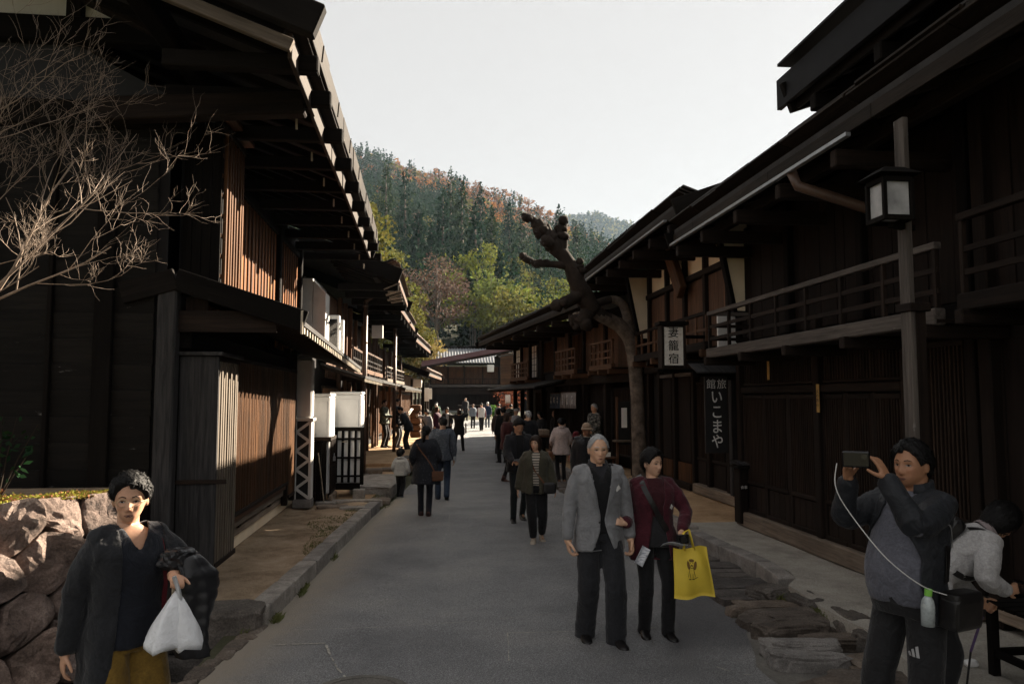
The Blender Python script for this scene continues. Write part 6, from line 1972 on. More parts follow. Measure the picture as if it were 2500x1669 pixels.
def hand_parts(w, fwd, pn, side, curl, k=1.0, spread=.25, pinch=0.0):
    """Palm, four unequal bent fingers and a thumb that leaves the side of the palm. side=+1: thumb on lateral +."""
    f = Vector(fwd).normalized(); n = Vector(pn); n = (n - f * n.dot(f)).normalized(); lat = f.cross(n) * side
    w = Vector(w); out = []
    V, F = sphere(2)
    P = V * np.array([.040, .017, .052]) * k
    M = np.array([lat, n, f])
    out.append((P @ M + np.array(w + f * .047 * k), F))
    out.append(limb([w - f * .03 * k, w + f * .02 * k], [.026 * k, .027 * k], 10, 2))
    for o, l in ((.029, .066), (.010, .076), (-.010, .071), (-.028, .056)):
        c = curl * (1 + .12 * (o < 0)) if not isinstance(curl, (list, tuple)) else curl[(.029, .010, -.010, -.028).index(o)]
        p = w + (f * .088 + lat * o) * k; d = (f + lat * o * spread * 8).normalized(); pts = [p - d * .02 * k, p]
        for s, q in ((.45, .8), (.31, 1.1), (.24, .9)):
            d = (Quaternion(lat, 0) @ d); ang = c * q
            d = (d * math.cos(ang) + n * math.sin(ang)); n2 = None
            pts.append(pts[-1] + d * l * s * k)
            # keep bending in the same plane
            nn = (n - d * n.dot(d)); n = nn.normalized() if nn.length > .2 else (-f + d * f.dot(d)).normalized()
        out.append(limb(pts, [.0095 * k] * 2 + [.009 * k, .0082 * k, .007 * k], 8, 2))
        n = Vector(pn); n = (n - f * n.dot(f)).normalized()
    b = w + (f * .022 + lat * .026) * k
    d = (f * .55 + lat * .75 + n * (.35 + pinch)).normalized()
    p1 = b + d * .036 * k; d2 = (d + f * .55 + n * (.2 + pinch) - lat * .35).normalized(); p2 = p1 + d2 * .030 * k; p3 = p2 + (d2 + f * .2).normalized() * .022 * k
    out.append(limb([b, p1, p2, p3], [.014 * k, .0115 * k, .010 * k, .008 * k], 8, 2))
    return out
def remesh(parts, voxel, smooth=2, fac=.5, keep=1.0):
    V = []; F = []; k = 0
    for v, f in parts:
        V.append(np.asarray(v, float)); F.extend([[i + k for i in q] for q in f]); k += len(v)
    me = bpy.data.meshes.new('tmp'); me.from_pydata(np.concatenate(V).tolist(), [], F)
    bm = bmesh.new(); bm.from_mesh(me); bmesh.ops.recalc_face_normals(bm, faces=bm.faces); bm.to_mesh(me); bm.free()
    o = bpy.data.objects.new('tmp', me)
    m = o.modifiers.new('r', 'REMESH'); m.mode = 'VOXEL'; m.voxel_size = voxel
    if smooth:
        s = o.modifiers.new('s', 'SMOOTH'); s.factor = fac; s.iterations = smooth
    if keep < 1:
        d = o.modifiers.new('d', 'DECIMATE'); d.ratio = keep
    me2 = evaluate(o); bpy.data.meshes.remove(me)
    return me2
def mverts(me):
    a = np.empty(len(me.vertices) * 3); me.vertices.foreach_get('co', a); return a.reshape(-1, 3)
def mnormals(me):
    a = np.empty(len(me.vertices) * 3); me.vertices.foreach_get('normal', a); return a.reshape(-1, 3)
def set_verts(me, V):
    me.vertices.foreach_set('co', np.asarray(V).ravel()); me.update()
def finish(me, name, mat, parent, smooth=True):
    me.materials.clear(); me.materials.append(MATS[mat])
    if smooth: me.polygons.foreach_set('use_smooth', [True] * len(me.polygons))
    me.name = name
    return link(name, me, parent)
def bvh_of(me):
    return BVHTree.FromPolygons([v.co for v in me.vertices], [p.vertices for p in me.polygons])
TZ = [.60, .70, .78, .86, .92, 1.02, 1.12, 1.25, 1.34, 1.395, 1.43, 1.46]
TRX = [.175, .175, .17, .168, .168, .150, .152, .166, .178, .165, .105, .062]
TRY = [.125, .125, .122, .120, .118, .106, .108, .116, .110, .092, .070, .058]
class Person:
    def __init__(s, label, x, y, z=0.0, heading=0.0, H=1.68, tier=1, female=False, skin=(0.40, 0.235, 0.155), lean=0.0, side_lean=0.0, yaw=0.0, head=(0, 0, 0), girth=1.0, belly=0.0, group=None,
                 feet=((-.10, .0, 0), (.10, .0, 0)), wr=None, wl=None, pr=(-.5, .8, -.3), pl_=(.5, .8, -.3), hip_drop=0.0, shoulders=1.0, sit=None, neck=1.0, seed=None, toes=(-.12, .12), headk=1.0, jowl=0.0):
        s.k = k = H / 1.70; s.tier = tier; s.female = female; s.skin = skin; s.girth = girth; s.belly = belly; s.lean = lean; s.sl = side_lean; s.yaw = yaw; s.jowl = jowl
        s.seed = seed if seed is not None else int(abs(x * 131 + y * 17)) + 1
        s.vox = {0: .0058, 1: .011, 2: .017}[tier]
        s.t = thing('person', label, 'person', (x, y, z), heading, group)
        PM[s.t.name] = Matrix.Identity(4)
        s.hz = .90 - hip_drop
        s.sh = {}
        for sd in (-1, 1): s.sh[sd] = s.bend(np.array([[sd * .172 * shoulders * (.92 if female else 1), 0.005, 1.385 - hip_drop]]))[0]
        s.hip = {-1: np.array([-.088, 0, s.hz]), 1: np.array([.088, 0, s.hz])}
        s.drop = hip_drop
        wr = wr if wr is not None else (-.25, -.02, .80 - hip_drop); wl = wl if wl is not None else (.25, -.02, .80 - hip_drop)
        s.wrist = {-1: Vector(wr), 1: Vector(wl)}
        s.elbow = {}
        for sd, pole in ((-1, pr), (1, pl_)):
            S_ = Vector(s.sh[sd]); d = s.wrist[sd] - S_
            if d.length > .535: s.wrist[sd] = S_ + d.normalized() * .535
            s.elbow[sd] = ik(S_, s.wrist[sd], .285, .255, pole)
        s.ank = {}; s.knee = {}
        for sd, f in ((-1, feet[0]), (1, feet[1])):
            s.ank[sd] = Vector((f[0], f[1], .085 + f[2])); pole = (sd * .05, -1, 0)
            s.knee[sd] = ik(s.hip[sd], s.ank[sd], .43, .415, pole)
        s.feet = feet; s.toe = {-1: toes[0], 1: toes[1]}
        nb = s.bend(np.array([[0, .01, 1.455 - hip_drop]]))[0]; s.neck0 = Vector(nb)
        tilt = s.lean + head[0]
        Rm = Matrix.Rotation(head[1], 4, 'Z') @ Matrix.Rotation(tilt, 4, 'X') @ Matrix.Rotation(head[2], 4, 'Y')
        up = Matrix.Rotation(s.lean * .9 + head[0] * .35, 4, 'X') @ Vector((0, 0, 1))
        s.hk = headk
        s.HM = Matrix.Translation(s.neck0 + up * (.128 * neck) + Vector((0, -.012, 0))) @ Rm @ Matrix.Scale(headk, 4)
        s.hand_done = {}
        s.parts = {}
    def bend(s, P):
        P = np.array(P, float); w = sstep(.86, 1.16, P[:, 2])
        a = s.lean * w; c, n = np.cos(a), np.sin(a)
        y, z = P[:, 1].copy(), P[:, 2] - .92
        P[:, 1] = y * c - z * n * 1.0; P[:, 2] = .92 + y * n + z * c
        if s.sl: P[:, 0] += s.sl * (P[:, 2] - .9) * sstep(.86, 1.1, P[:, 2])
        if s.yaw:
            b = s.yaw * w; x, y = P[:, 0].copy(), P[:, 1].copy()
            P[:, 0] = x * np.cos(b) - y * np.sin(b); P[:, 1] = x * np.sin(b) + y * np.cos(b)
        return P
    def torso(s, z0, z1, infl, flare=0.0, n=26, front=0.0, fem=None):
        zs = list(np.arange(z0, z1, .05)) + [z1]
        rings = []
        for z in zs:
            g = s.girth
            rx = np.interp(z, TZ, TRX) * (g if z < 1.38 else 1) + infl; ry = np.interp(z, TZ, TRY) * (g if z < 1.38 else 1) + infl
            if s.female and 1.18 < z < 1.36: ry += .012
            if s.female and .8 < z < 1.0: rx += .008
            bl = s.belly * math.exp(-((z - 1.06) / .17) ** 2)
            fl = flare * max(0, (1.05 - z)) / .4
            rings.append((z - s.drop, 0, -bl * .5 - front * fl * .3, rx + fl + bl * .12, ry + bl * .5 + fl))
        V, F = loft(rings, n)
        return s.bend(V), F
    def build_body(s, hands=None, eyes=True, glasses=None, mouth='lip', brow='hair_black', ears=True):
        k = s.k; parts = [s.torso(.86, 1.46, -.012), s.torso(.84, 1.05, -.03)]
        sub = {0: 5, 1: 4, 2: 3}[s.tier]
        V, F = sphere(sub)
        Hd = sculpt(V, s.female, True, s.jowl)
        R3 = np.array(s.HM.to_3x3()); T3 = np.array(s.HM.translation)
        parts.append((Hd @ R3.T + T3, F))
        top = np.array([0, .005, -.05]) @ R3.T + T3
        parts.append(limb([tuple(s.neck0 + Vector((0, .01, -.06))), tuple(s.neck0.lerp(Vector(top), .5) + Vector((0, .012, 0))), tuple(top + np.array([0, .02, 0]))], [.062 * (.86 if s.female else 1.0)] * 3, 14, 3))
        if ears:
            for sd in (-1, 1):
                E = sphere(2)[0] * np.array([.009, .018, .031]) + np.array([sd * .0755, .012, -.004])
                parts.append((E @ R3.T + T3, sphere(2)[1]))
        hands = hands or {}
        for sd in (-1, 1):
            parts.append(limb([s.sh[sd], s.elbow[sd], s.wrist[sd]], [.052, .04, .027], 12))
            h = dict(fwd=tuple(s.wrist[sd] - s.elbow[sd]), pn=(-sd, -.1, 0), curl=.38, k=1.0, pinch=0)
            h.update(hands.get(sd, {}))
            fw, pn = Vector(h['fwd']).normalized(), Vector(h['pn'])
            lat = fw.cross((pn - fw * pn.dot(fw)).normalized())
            th = h.get('thumb', (0, -1, .0)); side = 1 if lat.dot(Vector(th)) > 0 else -1
            parts += hand_parts(s.wrist[sd] + fw * .01, fw, pn, side, h['curl'], h['k'] * (.92 if s.female else 1.0), pinch=h['pinch'])
            s.hand_done[sd] = s.wrist[sd] + fw * .08
            parts.append(limb([s.hip[sd], s.knee[sd], s.ank[sd]], [.07, .045, .03], 12))
            tx = s.toe[sd]; f = s.ank[sd]
            parts.append(limb([(f.x, f.y + .02, f.z - .02), (f.x + tx * .1, f.y - .10, f.z - .05)], [.02, .018], 10, 2))
        me = remesh(parts, s.vox, 2 if s.tier else 3, .4, (.3, .4, .5)[s.tier])
        V = mverts(me)
        Q = (V - T3) @ np.linalg.inv(R3).T
        C = np.tile(np.array(s.skin), (len(V), 1))
        head = (np.abs(Q[:, 0]) < .1) & (Q[:, 2] > -.13) & (Q[:, 2] < .13) & (np.abs(Q[:, 1]) < .13)
        gs = lambda cx, cz, sx, sz: np.exp(-((Q[:, 0] - cx) / sx) ** 2 - ((Q[:, 2] - cz) / sz) ** 2) * (Q[:, 1] < -.03) * head
        warm = gs(.038, -.025, .02, .02) + gs(-.038, -.025, .02, .02) + gs(0, -.035, .013, .012)
        C *= 1 + np.outer(np.clip(warm, 0, 1), np.array([.03, -.06, -.06]))
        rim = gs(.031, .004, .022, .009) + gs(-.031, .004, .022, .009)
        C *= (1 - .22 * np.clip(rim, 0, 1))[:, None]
        li = gs(0, -.0625, .022, .0065); C = C * (1 - .55 * li[:, None]) + .55 * li[:, None] * np.array([.25, .10, .08]) * (s.skin[0] / .4)
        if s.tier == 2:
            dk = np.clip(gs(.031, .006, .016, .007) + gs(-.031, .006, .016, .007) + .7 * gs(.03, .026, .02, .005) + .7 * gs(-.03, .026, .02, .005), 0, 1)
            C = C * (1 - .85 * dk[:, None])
        set_verts(me, V * k)
        at = me.color_attributes.new('Col', 'FLOAT_COLOR', 'POINT')
        at.data.foreach_set('color', np.c_[C, np.ones(len(C))].astype('f').ravel())
        s.body = finish(me, 'body', 'skin', s.t)
        if s.tier < 2 and eyes: s.face(me, glasses, mouth, brow)
        return s
    def face(s, me, glasses, mouth, brow):
        bv = bvh_of(me); k = s.k; M = Matrix.Scale(k, 4) @ s.HM
        dr = (M.to_3x3() @ Vector((0, 1, 0))).normalized()
        def hit(x, z, off):
            o = M @ Vector((x, -.25, z)); h = bv.ray_cast(o, dr)
            return (h[0] if h[0] is not None else M @ Vector((x, -.08, z))) - dr * off
        def patch(mb, pts, off, mi=0):
            c = np.mean(pts, 0); k0 = len(mb.v)
            mb.v.append(tuple(hit(c[0], c[1], off)))
            for p in pts: mb.v.append(tuple(hit(p[0], p[1], off)))
            n = len(pts)
            for i in range(n): mb.f.append([k0, k0 + 1 + i, k0 + 1 + (i + 1) % n]); mb.m.append(mi)
        el = lambda cx, cz, rx, rz, n=14, sq=1.0: [(cx + rx * math.cos(a), cz + rz * math.sin(a) * (1 if math.sin(a) > 0 else sq)) for a in np.linspace(0, 2 * math.pi, n, endpoint=False)]
        for sd in (-1, 1):
            cx = sd * .031; ew, eb = MB(), MB()
            patch(ew, el(cx, .004, .0130, .0036), .0012, 0)
            patch(ew, el(cx, .0045, .0052, .0040, 10), .0022, 1)
            lid = [(cx - .015, .0045), (cx - .008, .0068), (cx, .0076), (cx + .008, .0068), (cx + .015, .0045), (cx + .008, .0092), (cx, .0102), (cx - .008, .0092)]
            patch(ew, [lid[0], lid[1], lid[7]], .0024, 1); patch(ew, [lid[1], lid[2], lid[6], lid[7]], .0024, 1); patch(ew, [lid[2], lid[3], lid[5], lid[6]], .0024, 1); patch(ew, [lid[3], lid[4], lid[5]], .0024, 1)
            x = lambda q: sd * q
            bp = [(x(.014), .0235), (x(.03), .0285), (x(.047), .0245), (x(.049), .026), (x(.03), .0335), (x(.013), .0285)]
            patch(eb, [bp[0], bp[1], bp[4], bp[5]], .0015); patch(eb, [bp[1], bp[2], bp[3], bp[4]], .0015)
            ew.build('eye', ['eye_white', 'eye_dark'], s.t); eb.build('eyebrow', brow, s.t)
        mo = MB()
        patch(mo, [(-.022, -.0622), (-.010, -.0575), (0, -.059), (.010, -.0575), (.022, -.0622), (.010, -.0628), (-.010, -.0628)], .0012)
        patch(mo, [(-.020, -.0632), (-.008, -.0636), (.008, -.0636), (.020, -.0632), (.010, -.0705), (-.010, -.0705)], .0012)
        mo.build('lips', mouth, s.t)
        ln = MB(); patch(ln, [(-.024, -.0625), (0, -.0622), (.024, -.0625), (0, -.0640)], .0022); ln.build('mouth_line', 'lip_dark', s.t)
        if glasses:
            gm = MB()
            for sd in (-1, 1):
                c = hit(sd * .031, .0, .009)
                ring = [M @ ((M.inverted() @ c) + Vector((.023 * math.cos(a), -.002, .017 * math.sin(a) * (1 - .2 * math.cos(2 * a))))) for a in np.linspace(0, 2 * math.pi, 17)]
                gm.tube(ring, .0013, 5, cap=False)
                e = M.inverted() @ c
                gm.tube([M @ Vector((e.x + sd * .023, e.y, .004)), M @ Vector((sd * .078, -.03, .006)), M @ Vector((sd * .079, .03, .0))], .0013, 5)
            b = M.inverted() @ hit(0, .004, .004)
            gm.tube([M @ Vector((-.009, b.y - .004, .003)), M @ Vector((0, b.y - .007, .006)), M @ Vector((.009, b.y - .004, .003))], .0012, 5)
            gm.build('glasses', glasses, s.t)
    def hair(s, mat='hair_black', style='short', thick=.014, fringe=0.0, rough=.25, part=0.0, top=1.0):
        sub = {0: 5, 1: 4, 2: 3}[s.tier]
        V, F = sphere(sub)
        p = sculpt(V, s.female, False)
        az = np.arctan2(np.abs(V[:, 0]), -V[:, 1])
        A = [0, .55, .95, 1.25, 1.5, 1.75, 2.2, 3.15]
        Z = {'short': [.070, .066, .045, .000, .018, .006, -.055, -.070], 'puffy': [.062, .055, .030, -.020, -.010, -.03, -.075, -.085], 'bob': [.045, .038, .0, -.06, -.085, -.10, -.11, -.112],
             'long': [.060, .05, .01, -.07, -.10, -.112, -.114, -.114], 'thin': [.088, .086, .055, .008, .018, .0, -.05, -.065], 'crop': [.072, .070, .05, .015, .02, .01, -.045, -.06]}[style]
        zt = np.interp(az, A, Z) - fringe * np.exp(-(az / .8) ** 2)
        zt = zt + part * np.sign(V[:, 0]) * np.exp(-(az / .7) ** 2)
        m = sstep(zt - .008, zt + .010, p[:, 2])
        nz = snoise(V * np.array([13, 13, 5]), s.seed, 1.0, 3); nz2 = snoise(V * 3, s.seed + 5, 1.0, 2)
        up = sstep(0, .09, p[:, 2])
        th = thick * (1 + (top - 1) * up + rough * nz + .35 * nz2 * rough * 2)
        if style in ('bob', 'long', 'puffy'):
            lower = sstep(.0, -.09, p[:, 2]) * (az > 1.0)
            full = V * np.array([.078, .099, .118])
            p = p * (1 - lower[:, None] * .8) + full * lower[:, None] * .8
            th = th + .010 * sstep(.02, -.05, p[:, 2]) * (az > .9)
        q = p + V * (th * m - .016 * (1 - m))[:, None]
        R3 = np.array(s.HM.to_3x3()); T3 = np.array(s.HM.translation)
        parts_v, parts_f = [q @ R3.T + T3], [list(f) for f in F]
        mb = MB(); mb.v = [tuple(x * s.k) for x in parts_v[0]]; mb.f = parts_f; mb.m = [0] * len(F)
        if style == 'long':
            pts = [(0, .055, -.03), (0, .085, -.12), (0, .08, -.22), (0, .07, -.32)]
            for off in (-.045, 0, .045):
                mb.tube([tuple((np.array([x + off, y, z]) @ R3.T + T3) * s.k) for x, y, z in pts], [.035 * s.k, .04 * s.k, .036 * s.k, .012 * s.k], 8)
        if s.tier < 2:       # loose locks lying over the mass of hair
            g = np.random.default_rng(s.seed); ok = np.flatnonzero(m > .75)
            for i in g.choice(ok, min(len(ok), (650, 260)[s.tier])):
                c = q[i]; nn = V[i]
                d = np.array([nn[0] * .5, nn[1] * .3 + .25, -.55 - .3 * (nn[2] < .3)]) + g.normal(size=3) * (.25 + rough * .5); d -= nn * (d @ nn) * .9; d /= np.linalg.norm(d)
                l = g.uniform(.018, .045) * (1.3 if style in ('bob', 'long', 'puffy') else .8); w = np.cross(nn, d) * g.uniform(.0015, .004); lift = g.uniform(.001, .006) * (1 + rough)
                L_ = [(c - d * l * .5 + nn * -.002, 1), (c + nn * lift, 1), (c + d * l * .5 + nn * (lift * .7 - .002), .7), (c + d * l + nn * (lift * g.uniform(-.6, 1.3) - .004), .1)]
                k0 = len(mb.v)
                for pt, ww in L_:
                    for sg in (-1, 1): mb.v.append(tuple(((pt + w * sg * ww) @ R3.T + T3) * s.k))
                for j in range(3): mb.f.append([k0 + 2 * j, k0 + 2 * j + 1, k0 + 2 * j + 3, k0 + 2 * j + 2]); mb.m.append(0)
        s.hair_o = mb.build('hair', mat, s.t, smooth=True)
        return s
    def tail(s, mat='hair_black', low=True):
        M = Matrix.Scale(s.k, 4) @ s.HM
        MB().tube([M @ Vector(p) for p in ((0, .08, .0), (0, .125, -.03), (0, .13, -.12), (0, .11, -.22))], [.03, .034, .03, .008], 8).build('ponytail', mat, s.t, smooth=True)
        return s
    def cap(s, mat, brim=True, kind='cap'):
        V, F = sphere(4); p = V * np.array([.0745, .097, .114]); z = p[:, 2]
        m = sstep(.026, .040, z)
        q = p + V * (.017 * m - .02 * (1 - m))[:, None]
        if kind == 'cap': q[:, 2] = np.where(z > .07, .07 + (q[:, 2] - .07) * .8 + .006, q[:, 2])
        M = np.array(s.HM.to_3x3()); T = np.array(s.HM.translation)
        mb = MB(); mb.v = [tuple((x @ M.T + T) * s.k) for x in q]; mb.f = [list(f) for f in F]; mb.m = [0] * len(F)
        n = 28
        if brim:
            ring = []
            for a in np.linspace(0, 2 * math.pi, n, endpoint=False):
                fx, fy = math.sin(a), -math.cos(a)
                w = .065 * max(0, math.cos(a)) ** .6 if kind == 'cap' else .055
                for (r_, dz) in ((0, .0), (1, 0.0)):
                    e = r_ * (w + .006)
                    for hh in (0, .006):
                        ring.append(np.array([fx * (.084 + e), fy * (.106 + e), .040 - hh - r_ * (.02 if kind == 'cap' else .018)]))
            k0 = len(mb.v); mb.v += [tuple((x @ M.T + T) * s.k) for x in ring]
            for i in range(n):
                a, b = k0 + 4 * i, k0 + 4 * ((i + 1) % n)
                for (c, d) in ((0, 2), (2, 3), (3, 1)): mb.f.append([a + c, b + c, b + d, a + d]); mb.m.append(0)
        mb.build('cap' if kind == 'cap' else 'hat', mat, s.t, smooth=True)
        return s
    def trousers(s, mat, thigh=.092, knee=.070, hem=.062, hem_z=.05, infl=.008, seed=0, fold=.006, name='trousers', top=1.03):
        parts = [s.torso(.84, top, infl)]
        for sd in (-1, 1):
            a, kn, h = Vector(s.ank[sd]), s.knee[sd], Vector(s.hip[sd])
            d = (a - kn).normalized(); e = a + d * (.10 - hem_z)
            mid = kn.lerp(a, .5)
            parts.append(limb([h + Vector((0, 0, .02)), h.lerp(kn, .45), kn, mid, e], [thigh * s.girth ** .5, lerp(thigh, knee, .5), knee, lerp(knee, hem, .5), hem], 16))
        me = remesh(parts, s.vox * 1.5, 3, .5, (.4, .5, .6)[s.tier])
        V, Nn = mverts(me), mnormals(me)
        f = snoise(V * np.array([9, 9, 7]), s.seed + seed, 1.0, 3) * fold + snoise(V * np.array([7, 7, 26]), s.seed + 3, 1.0, 2) * fold * .8 * (np.exp(-((V[:, 2] - .47) / .12) ** 2) + sstep(.3, .08, V[:, 2]))
        set_verts(me, (V + Nn * f[:, None]) * s.k)
        s.parts[name] = me
        finish(me, name, mat, s.t)
        return s
    def top(s, mat, name='jacket', hem=.88, infl=.02, sleeve=1.0, r=(.072, .06, .046), flare=.0, cut=None, collar=None, fold=.006, thick=.007, neck_z=1.45, seed=0, front=0.0):
        """Garment for the torso; sleeve: how much of the forearm it covers; cut(x, y, z): True where it is open."""
        parts = [s.torso(hem, neck_z, infl, flare, front=front)]
        for sd in (-1, 1):
            S_, E, W_ = Vector(s.sh[sd]), s.elbow[sd], s.wrist[sd]
            pts = [S_ - Vector((sd * .03, 0, .0)), S_ + (E - S_) * .25, E]; rr = [r[0] * .95, r[0], r[1]]
            if sleeve > .1:
                pts.append(E.lerp(W_, sleeve)); rr.append(r[2])
            parts.append(limb(pts, rr, 16))
            parts.append(limb([S_ + Vector((-sd * .08, 0, .03)), S_ + Vector((sd * .01, 0, .0))], [.06, r[0] * .95], 14, 3))
        me = remesh(parts, s.vox * 1.4, 3 if s.tier else 5, .5, (.5, .55, .6)[s.tier])
        V, Nn = mverts(me), mnormals(me)
        f = snoise(V * np.array([8, 8, 5]), s.seed + seed + 9, 1.0, 3) * fold
        for sd in (-1, 1):      # creases gather at the elbow and armpit
            dE = np.linalg.norm(V - np.array(s.elbow[sd]), axis=1); dS = np.linalg.norm(V - s.sh[sd], axis=1)
            f += snoise(V * 24, s.seed + 4, 1.0, 2) * fold * 1.1 * (np.exp(-(dE / .09) ** 2) + .5 * np.exp(-(dS / .1) ** 2))
        rd = 1 - np.abs(snoise(V * np.array([11, 11, 8]), s.seed + seed + 21, 1.0, 2)) * 1.8; f += fold * .9 * np.clip(rd, -.2, 1) ** 2 * np.sign(rd)
        low = sstep(1.1, .8, V[:, 2])
        ang = np.arctan2(V[:, 1], V[:, 0])
        f += low * fold * .9 * np.sin(ang * 7 + s.seed)
        V = V + Nn * f[:, None]
        me_v = V.copy()
        set_verts(me, V * s.k)
        if cut is not None:
            bm = bmesh.new(); bm.from_mesh(me)
            dead = []
            for fc in bm.faces:
                c = fc.calc_center_median() / s.k
                if cut(c.x, c.y, c.z): dead.append(fc)
            bmesh.ops.delete(bm, geom=dead, context='FACES')
            bd = [(v, [e.other_vert(v) for e in v.link_edges if e.is_boundary]) for v in bm.verts if v.is_boundary]
            for _ in range(8):
                nw = [(v, v.co * .4 + sum((u.co for u in ns), Vector()) / len(ns) * .6) for v, ns in bd if len(ns) == 2]
                for v, c in nw: v.co = c
            bm.to_mesh(me); bm.free()
            o = bpy.data.objects.new('tmp', me)
            md = o.modifiers.new('t', 'SOLIDIFY'); md.thickness = thick; md.offset = -1
            me2 = evaluate(o); bpy.data.meshes.remove(me); me = me2
        s.parts[name] = me
        ob = finish(me, name, mat, s.t)
        s.last_top = me
        if collar:
            nb = s.neck0; a = []
            mbv = MB(); n = 24; r0, hgt, op = collar.get('r', .078), collar.get('h', .05), collar.get('open', .5)
            rings = [(r0 * 1.02, -.012), (r0 * .96, hgt), (r0 * 1.12, hgt * 1.0), (r0 * 1.28, -.008)]
            for rr_, dz in rings:
                for i in range(n + 1):
                    t = -math.pi / 2 + op + (2 * math.pi - 2 * op) * i / n
                    p = np.array([[rr_ * math.cos(t), .008 + rr_ * .92 * math.sin(t), 1.445 - s.drop + dz + .02 * math.sin(t)]])
                    q = s.bend(p)[0] * s.k; mbv.v.append(tuple(q))
            for kx in range(3):
                for i in range(n):
                    b = kx * (n + 1) + i
                    mbv.f.append([b, b + 1, b + n + 2, b + n + 1]); mbv.m.append(0)
            co = mbv.build('collar', collar.get('mat', mat), ob, smooth=True)
            md = co.modifiers.new('t', 'SOLIDIFY'); md.thickness = .004
        return s
    def shoes(s, mat='leather_black', sole='leather_black', L=.255, heel=.0, boot=0.0, w=.046):
        for sd in (-1, 1):
            a = s.ank[sd]; ft = s.feet[0 if sd < 0 else 1]; tx = s.toe[sd]
            d = np.array([tx, -1.0, 0]); d /= np.linalg.norm(d); lat = np.array([-d[1], d[0], 0])
            lift = ft[2]; base = np.array([a.x, a.y, 0.0])
            pitch = min(.6, lift * 3.2)
            st = [(-.062, .030, .0, .100), (-.045, .040, .0, .112), (0, .040, .0, .108), (.05, .041, .0, .082), (.10, w, .0, .052), (.15, w * .95, .0, .044), (.185, w * .62, .004, .032), (.197, w * .25, .008, .022)]
            V = []; n = 14; F = []
            for (o, hw, z0, z1) in st:
                for i in range(n):
                    t = 2 * math.pi * i / n
                    x = hw * math.cos(t); z = z0 + (z1 - z0) * (.5 + .5 * math.sin(t)) if math.sin(t) > -.3 else z0 + .006 * (1 + math.sin(t))
                    V.append(base + d * o * L / .255 + lat * x + np.array([0, 0, z + .004]))
            V = np.array(V)
            for q in range(len(st) - 1):
                for i in range(n):
                    b, c = q * n + i, q * n + (i + 1) % n
                    F.append([b, c, c + n, b + n])
            F.append(list(range(n))[::-1]); F.append([(len(st) - 1) * n + i for i in range(n)])
            if lift:
                toe = base + d * .13; rel = V - toe; al = rel @ d
                V = toe + rel - np.outer(al, d) + np.outer(al * math.cos(pitch), d) + np.outer(-al * math.sin(pitch) + rel[:, 2] * 0, [0, 0, 1])
            mb = MB(); mb.v = [tuple(p * s.k) for p in V]; mb.f = F; mb.m = [0] * len(F)
            if boot: mb.tube([tuple(Vector((a.x, a.y + .005, a.z - .02)) * s.k), tuple((a.lerp(s.knee[sd], boot)) * s.k)], [.05 * s.k, .058 * s.k], 12)
            o = mb.build('shoe', mat, s.t, smooth=True)
        return s
    def strap(s, pts, width, mat, name='strap', on=None, off=.006, parent=None, n=26, closed=False):
        """A band laid on the clothes through rough waypoints (metres on a 1.70 m body)."""
        me = s.parts[on] if on else s.last_top
        bv = bvh_of(me); P = [Vector(p) * s.k for p in pts]; S_ = []
        for i in range(len(P) - 1):
            m = max(2, int((P[i + 1] - P[i]).length / .03))
            for j in range(m): S_.append(P[i].lerp(P[i + 1], j / m))
        S_.append(P[-1]); pos = []; nr = []
        for p in S_:
            c, nn, _, _ = bv.find_nearest(p)
            pos.append(c + nn * off); nr.append(nn)
        A = np.array([tuple(p) for p in pos]); B = np.array([tuple(p) for p in nr])
        for _ in range(3): A[1:-1] = .5 * A[1:-1] + .25 * (A[:-2] + A[2:]); B[1:-1] = .5 * B[1:-1] + .25 * (B[:-2] + B[2:])
        mb = MB(); m = len(A)
        for i in range(m):
            t = A[min(i + 1, m - 1)] - A[max(i - 1, 0)]; t /= np.linalg.norm(t) + 1e-9
            l = np.cross(B[i], t); l /= np.linalg.norm(l) + 1e-9
            for (a, b) in ((-.5, 0), (.5, 0), (.5, .003), (-.5, .003)): mb.v.append(tuple(A[i] + l * width * a + B[i] * b))
        for i in range(m - 1):
            for j in range(4):
                a, b = 4 * i + j, 4 * i + (j + 1) % 4
                mb.f.append([a, b, b + 4, a + 4]); mb.m.append(0)
        return mb.build(name, mat, parent or s.t, smooth=False)
    def patch(s, pts, mat, name, on=None, off=.004, thick=.002, yaw=0.0, mats=None, back=False):
        """A flat piece laid on the front of a garment: outline in (x, z) of a 1.70 m body."""
        me = s.parts[on] if on else s.last_top
        bv = bvh_of(me); mb = MB(); d = Vector((0, -1, 0)) if back else Vector((0, 1, 0)); n = len(pts)
        c = np.mean(pts, 0)
        def h(x, z):
            o = Vector((x * s.k, (.6 if back else -.6), z * s.k)); q = bv.ray_cast(o, d)
            return (q[0] if q[0] is not None else Vector((x * s.k, .12 if back else -.12, z * s.k))) - d * off
        ring = []
        for i in range(n):
            a, b = pts[i], pts[(i + 1) % n]
            m = max(1, int(math.dist(a, b) / .03))
            for j in range(m): ring.append((lerp(a[0], b[0], j / m), lerp(a[1], b[1], j / m)))
        n = len(ring)
        rows = [[h(c[0] + (p[0] - c[0]) * f, c[1] + (p[1] - c[1]) * f) for p in ring] for f in (1, .6, .25)]
        for r_ in rows: mb.v += [tuple(p) for p in r_]
        mb.v.append(tuple(h(*c)))
        for q in range(2):
            for i in range(n): mb.f.append([q * n + i, q * n + (i + 1) % n, (q + 1) * n + (i + 1) % n, (q + 1) * n + i]); mb.m.append(0)
        for i in range(n): mb.f.append([2 * n + i, 2 * n + (i + 1) % n, 3 * n]); mb.m.append(0)
        o = mb.build(name, mat, s.t)
        md = o.modifiers.new('t', 'SOLIDIFY'); md.thickness = thick; md.offset = 0
        return o
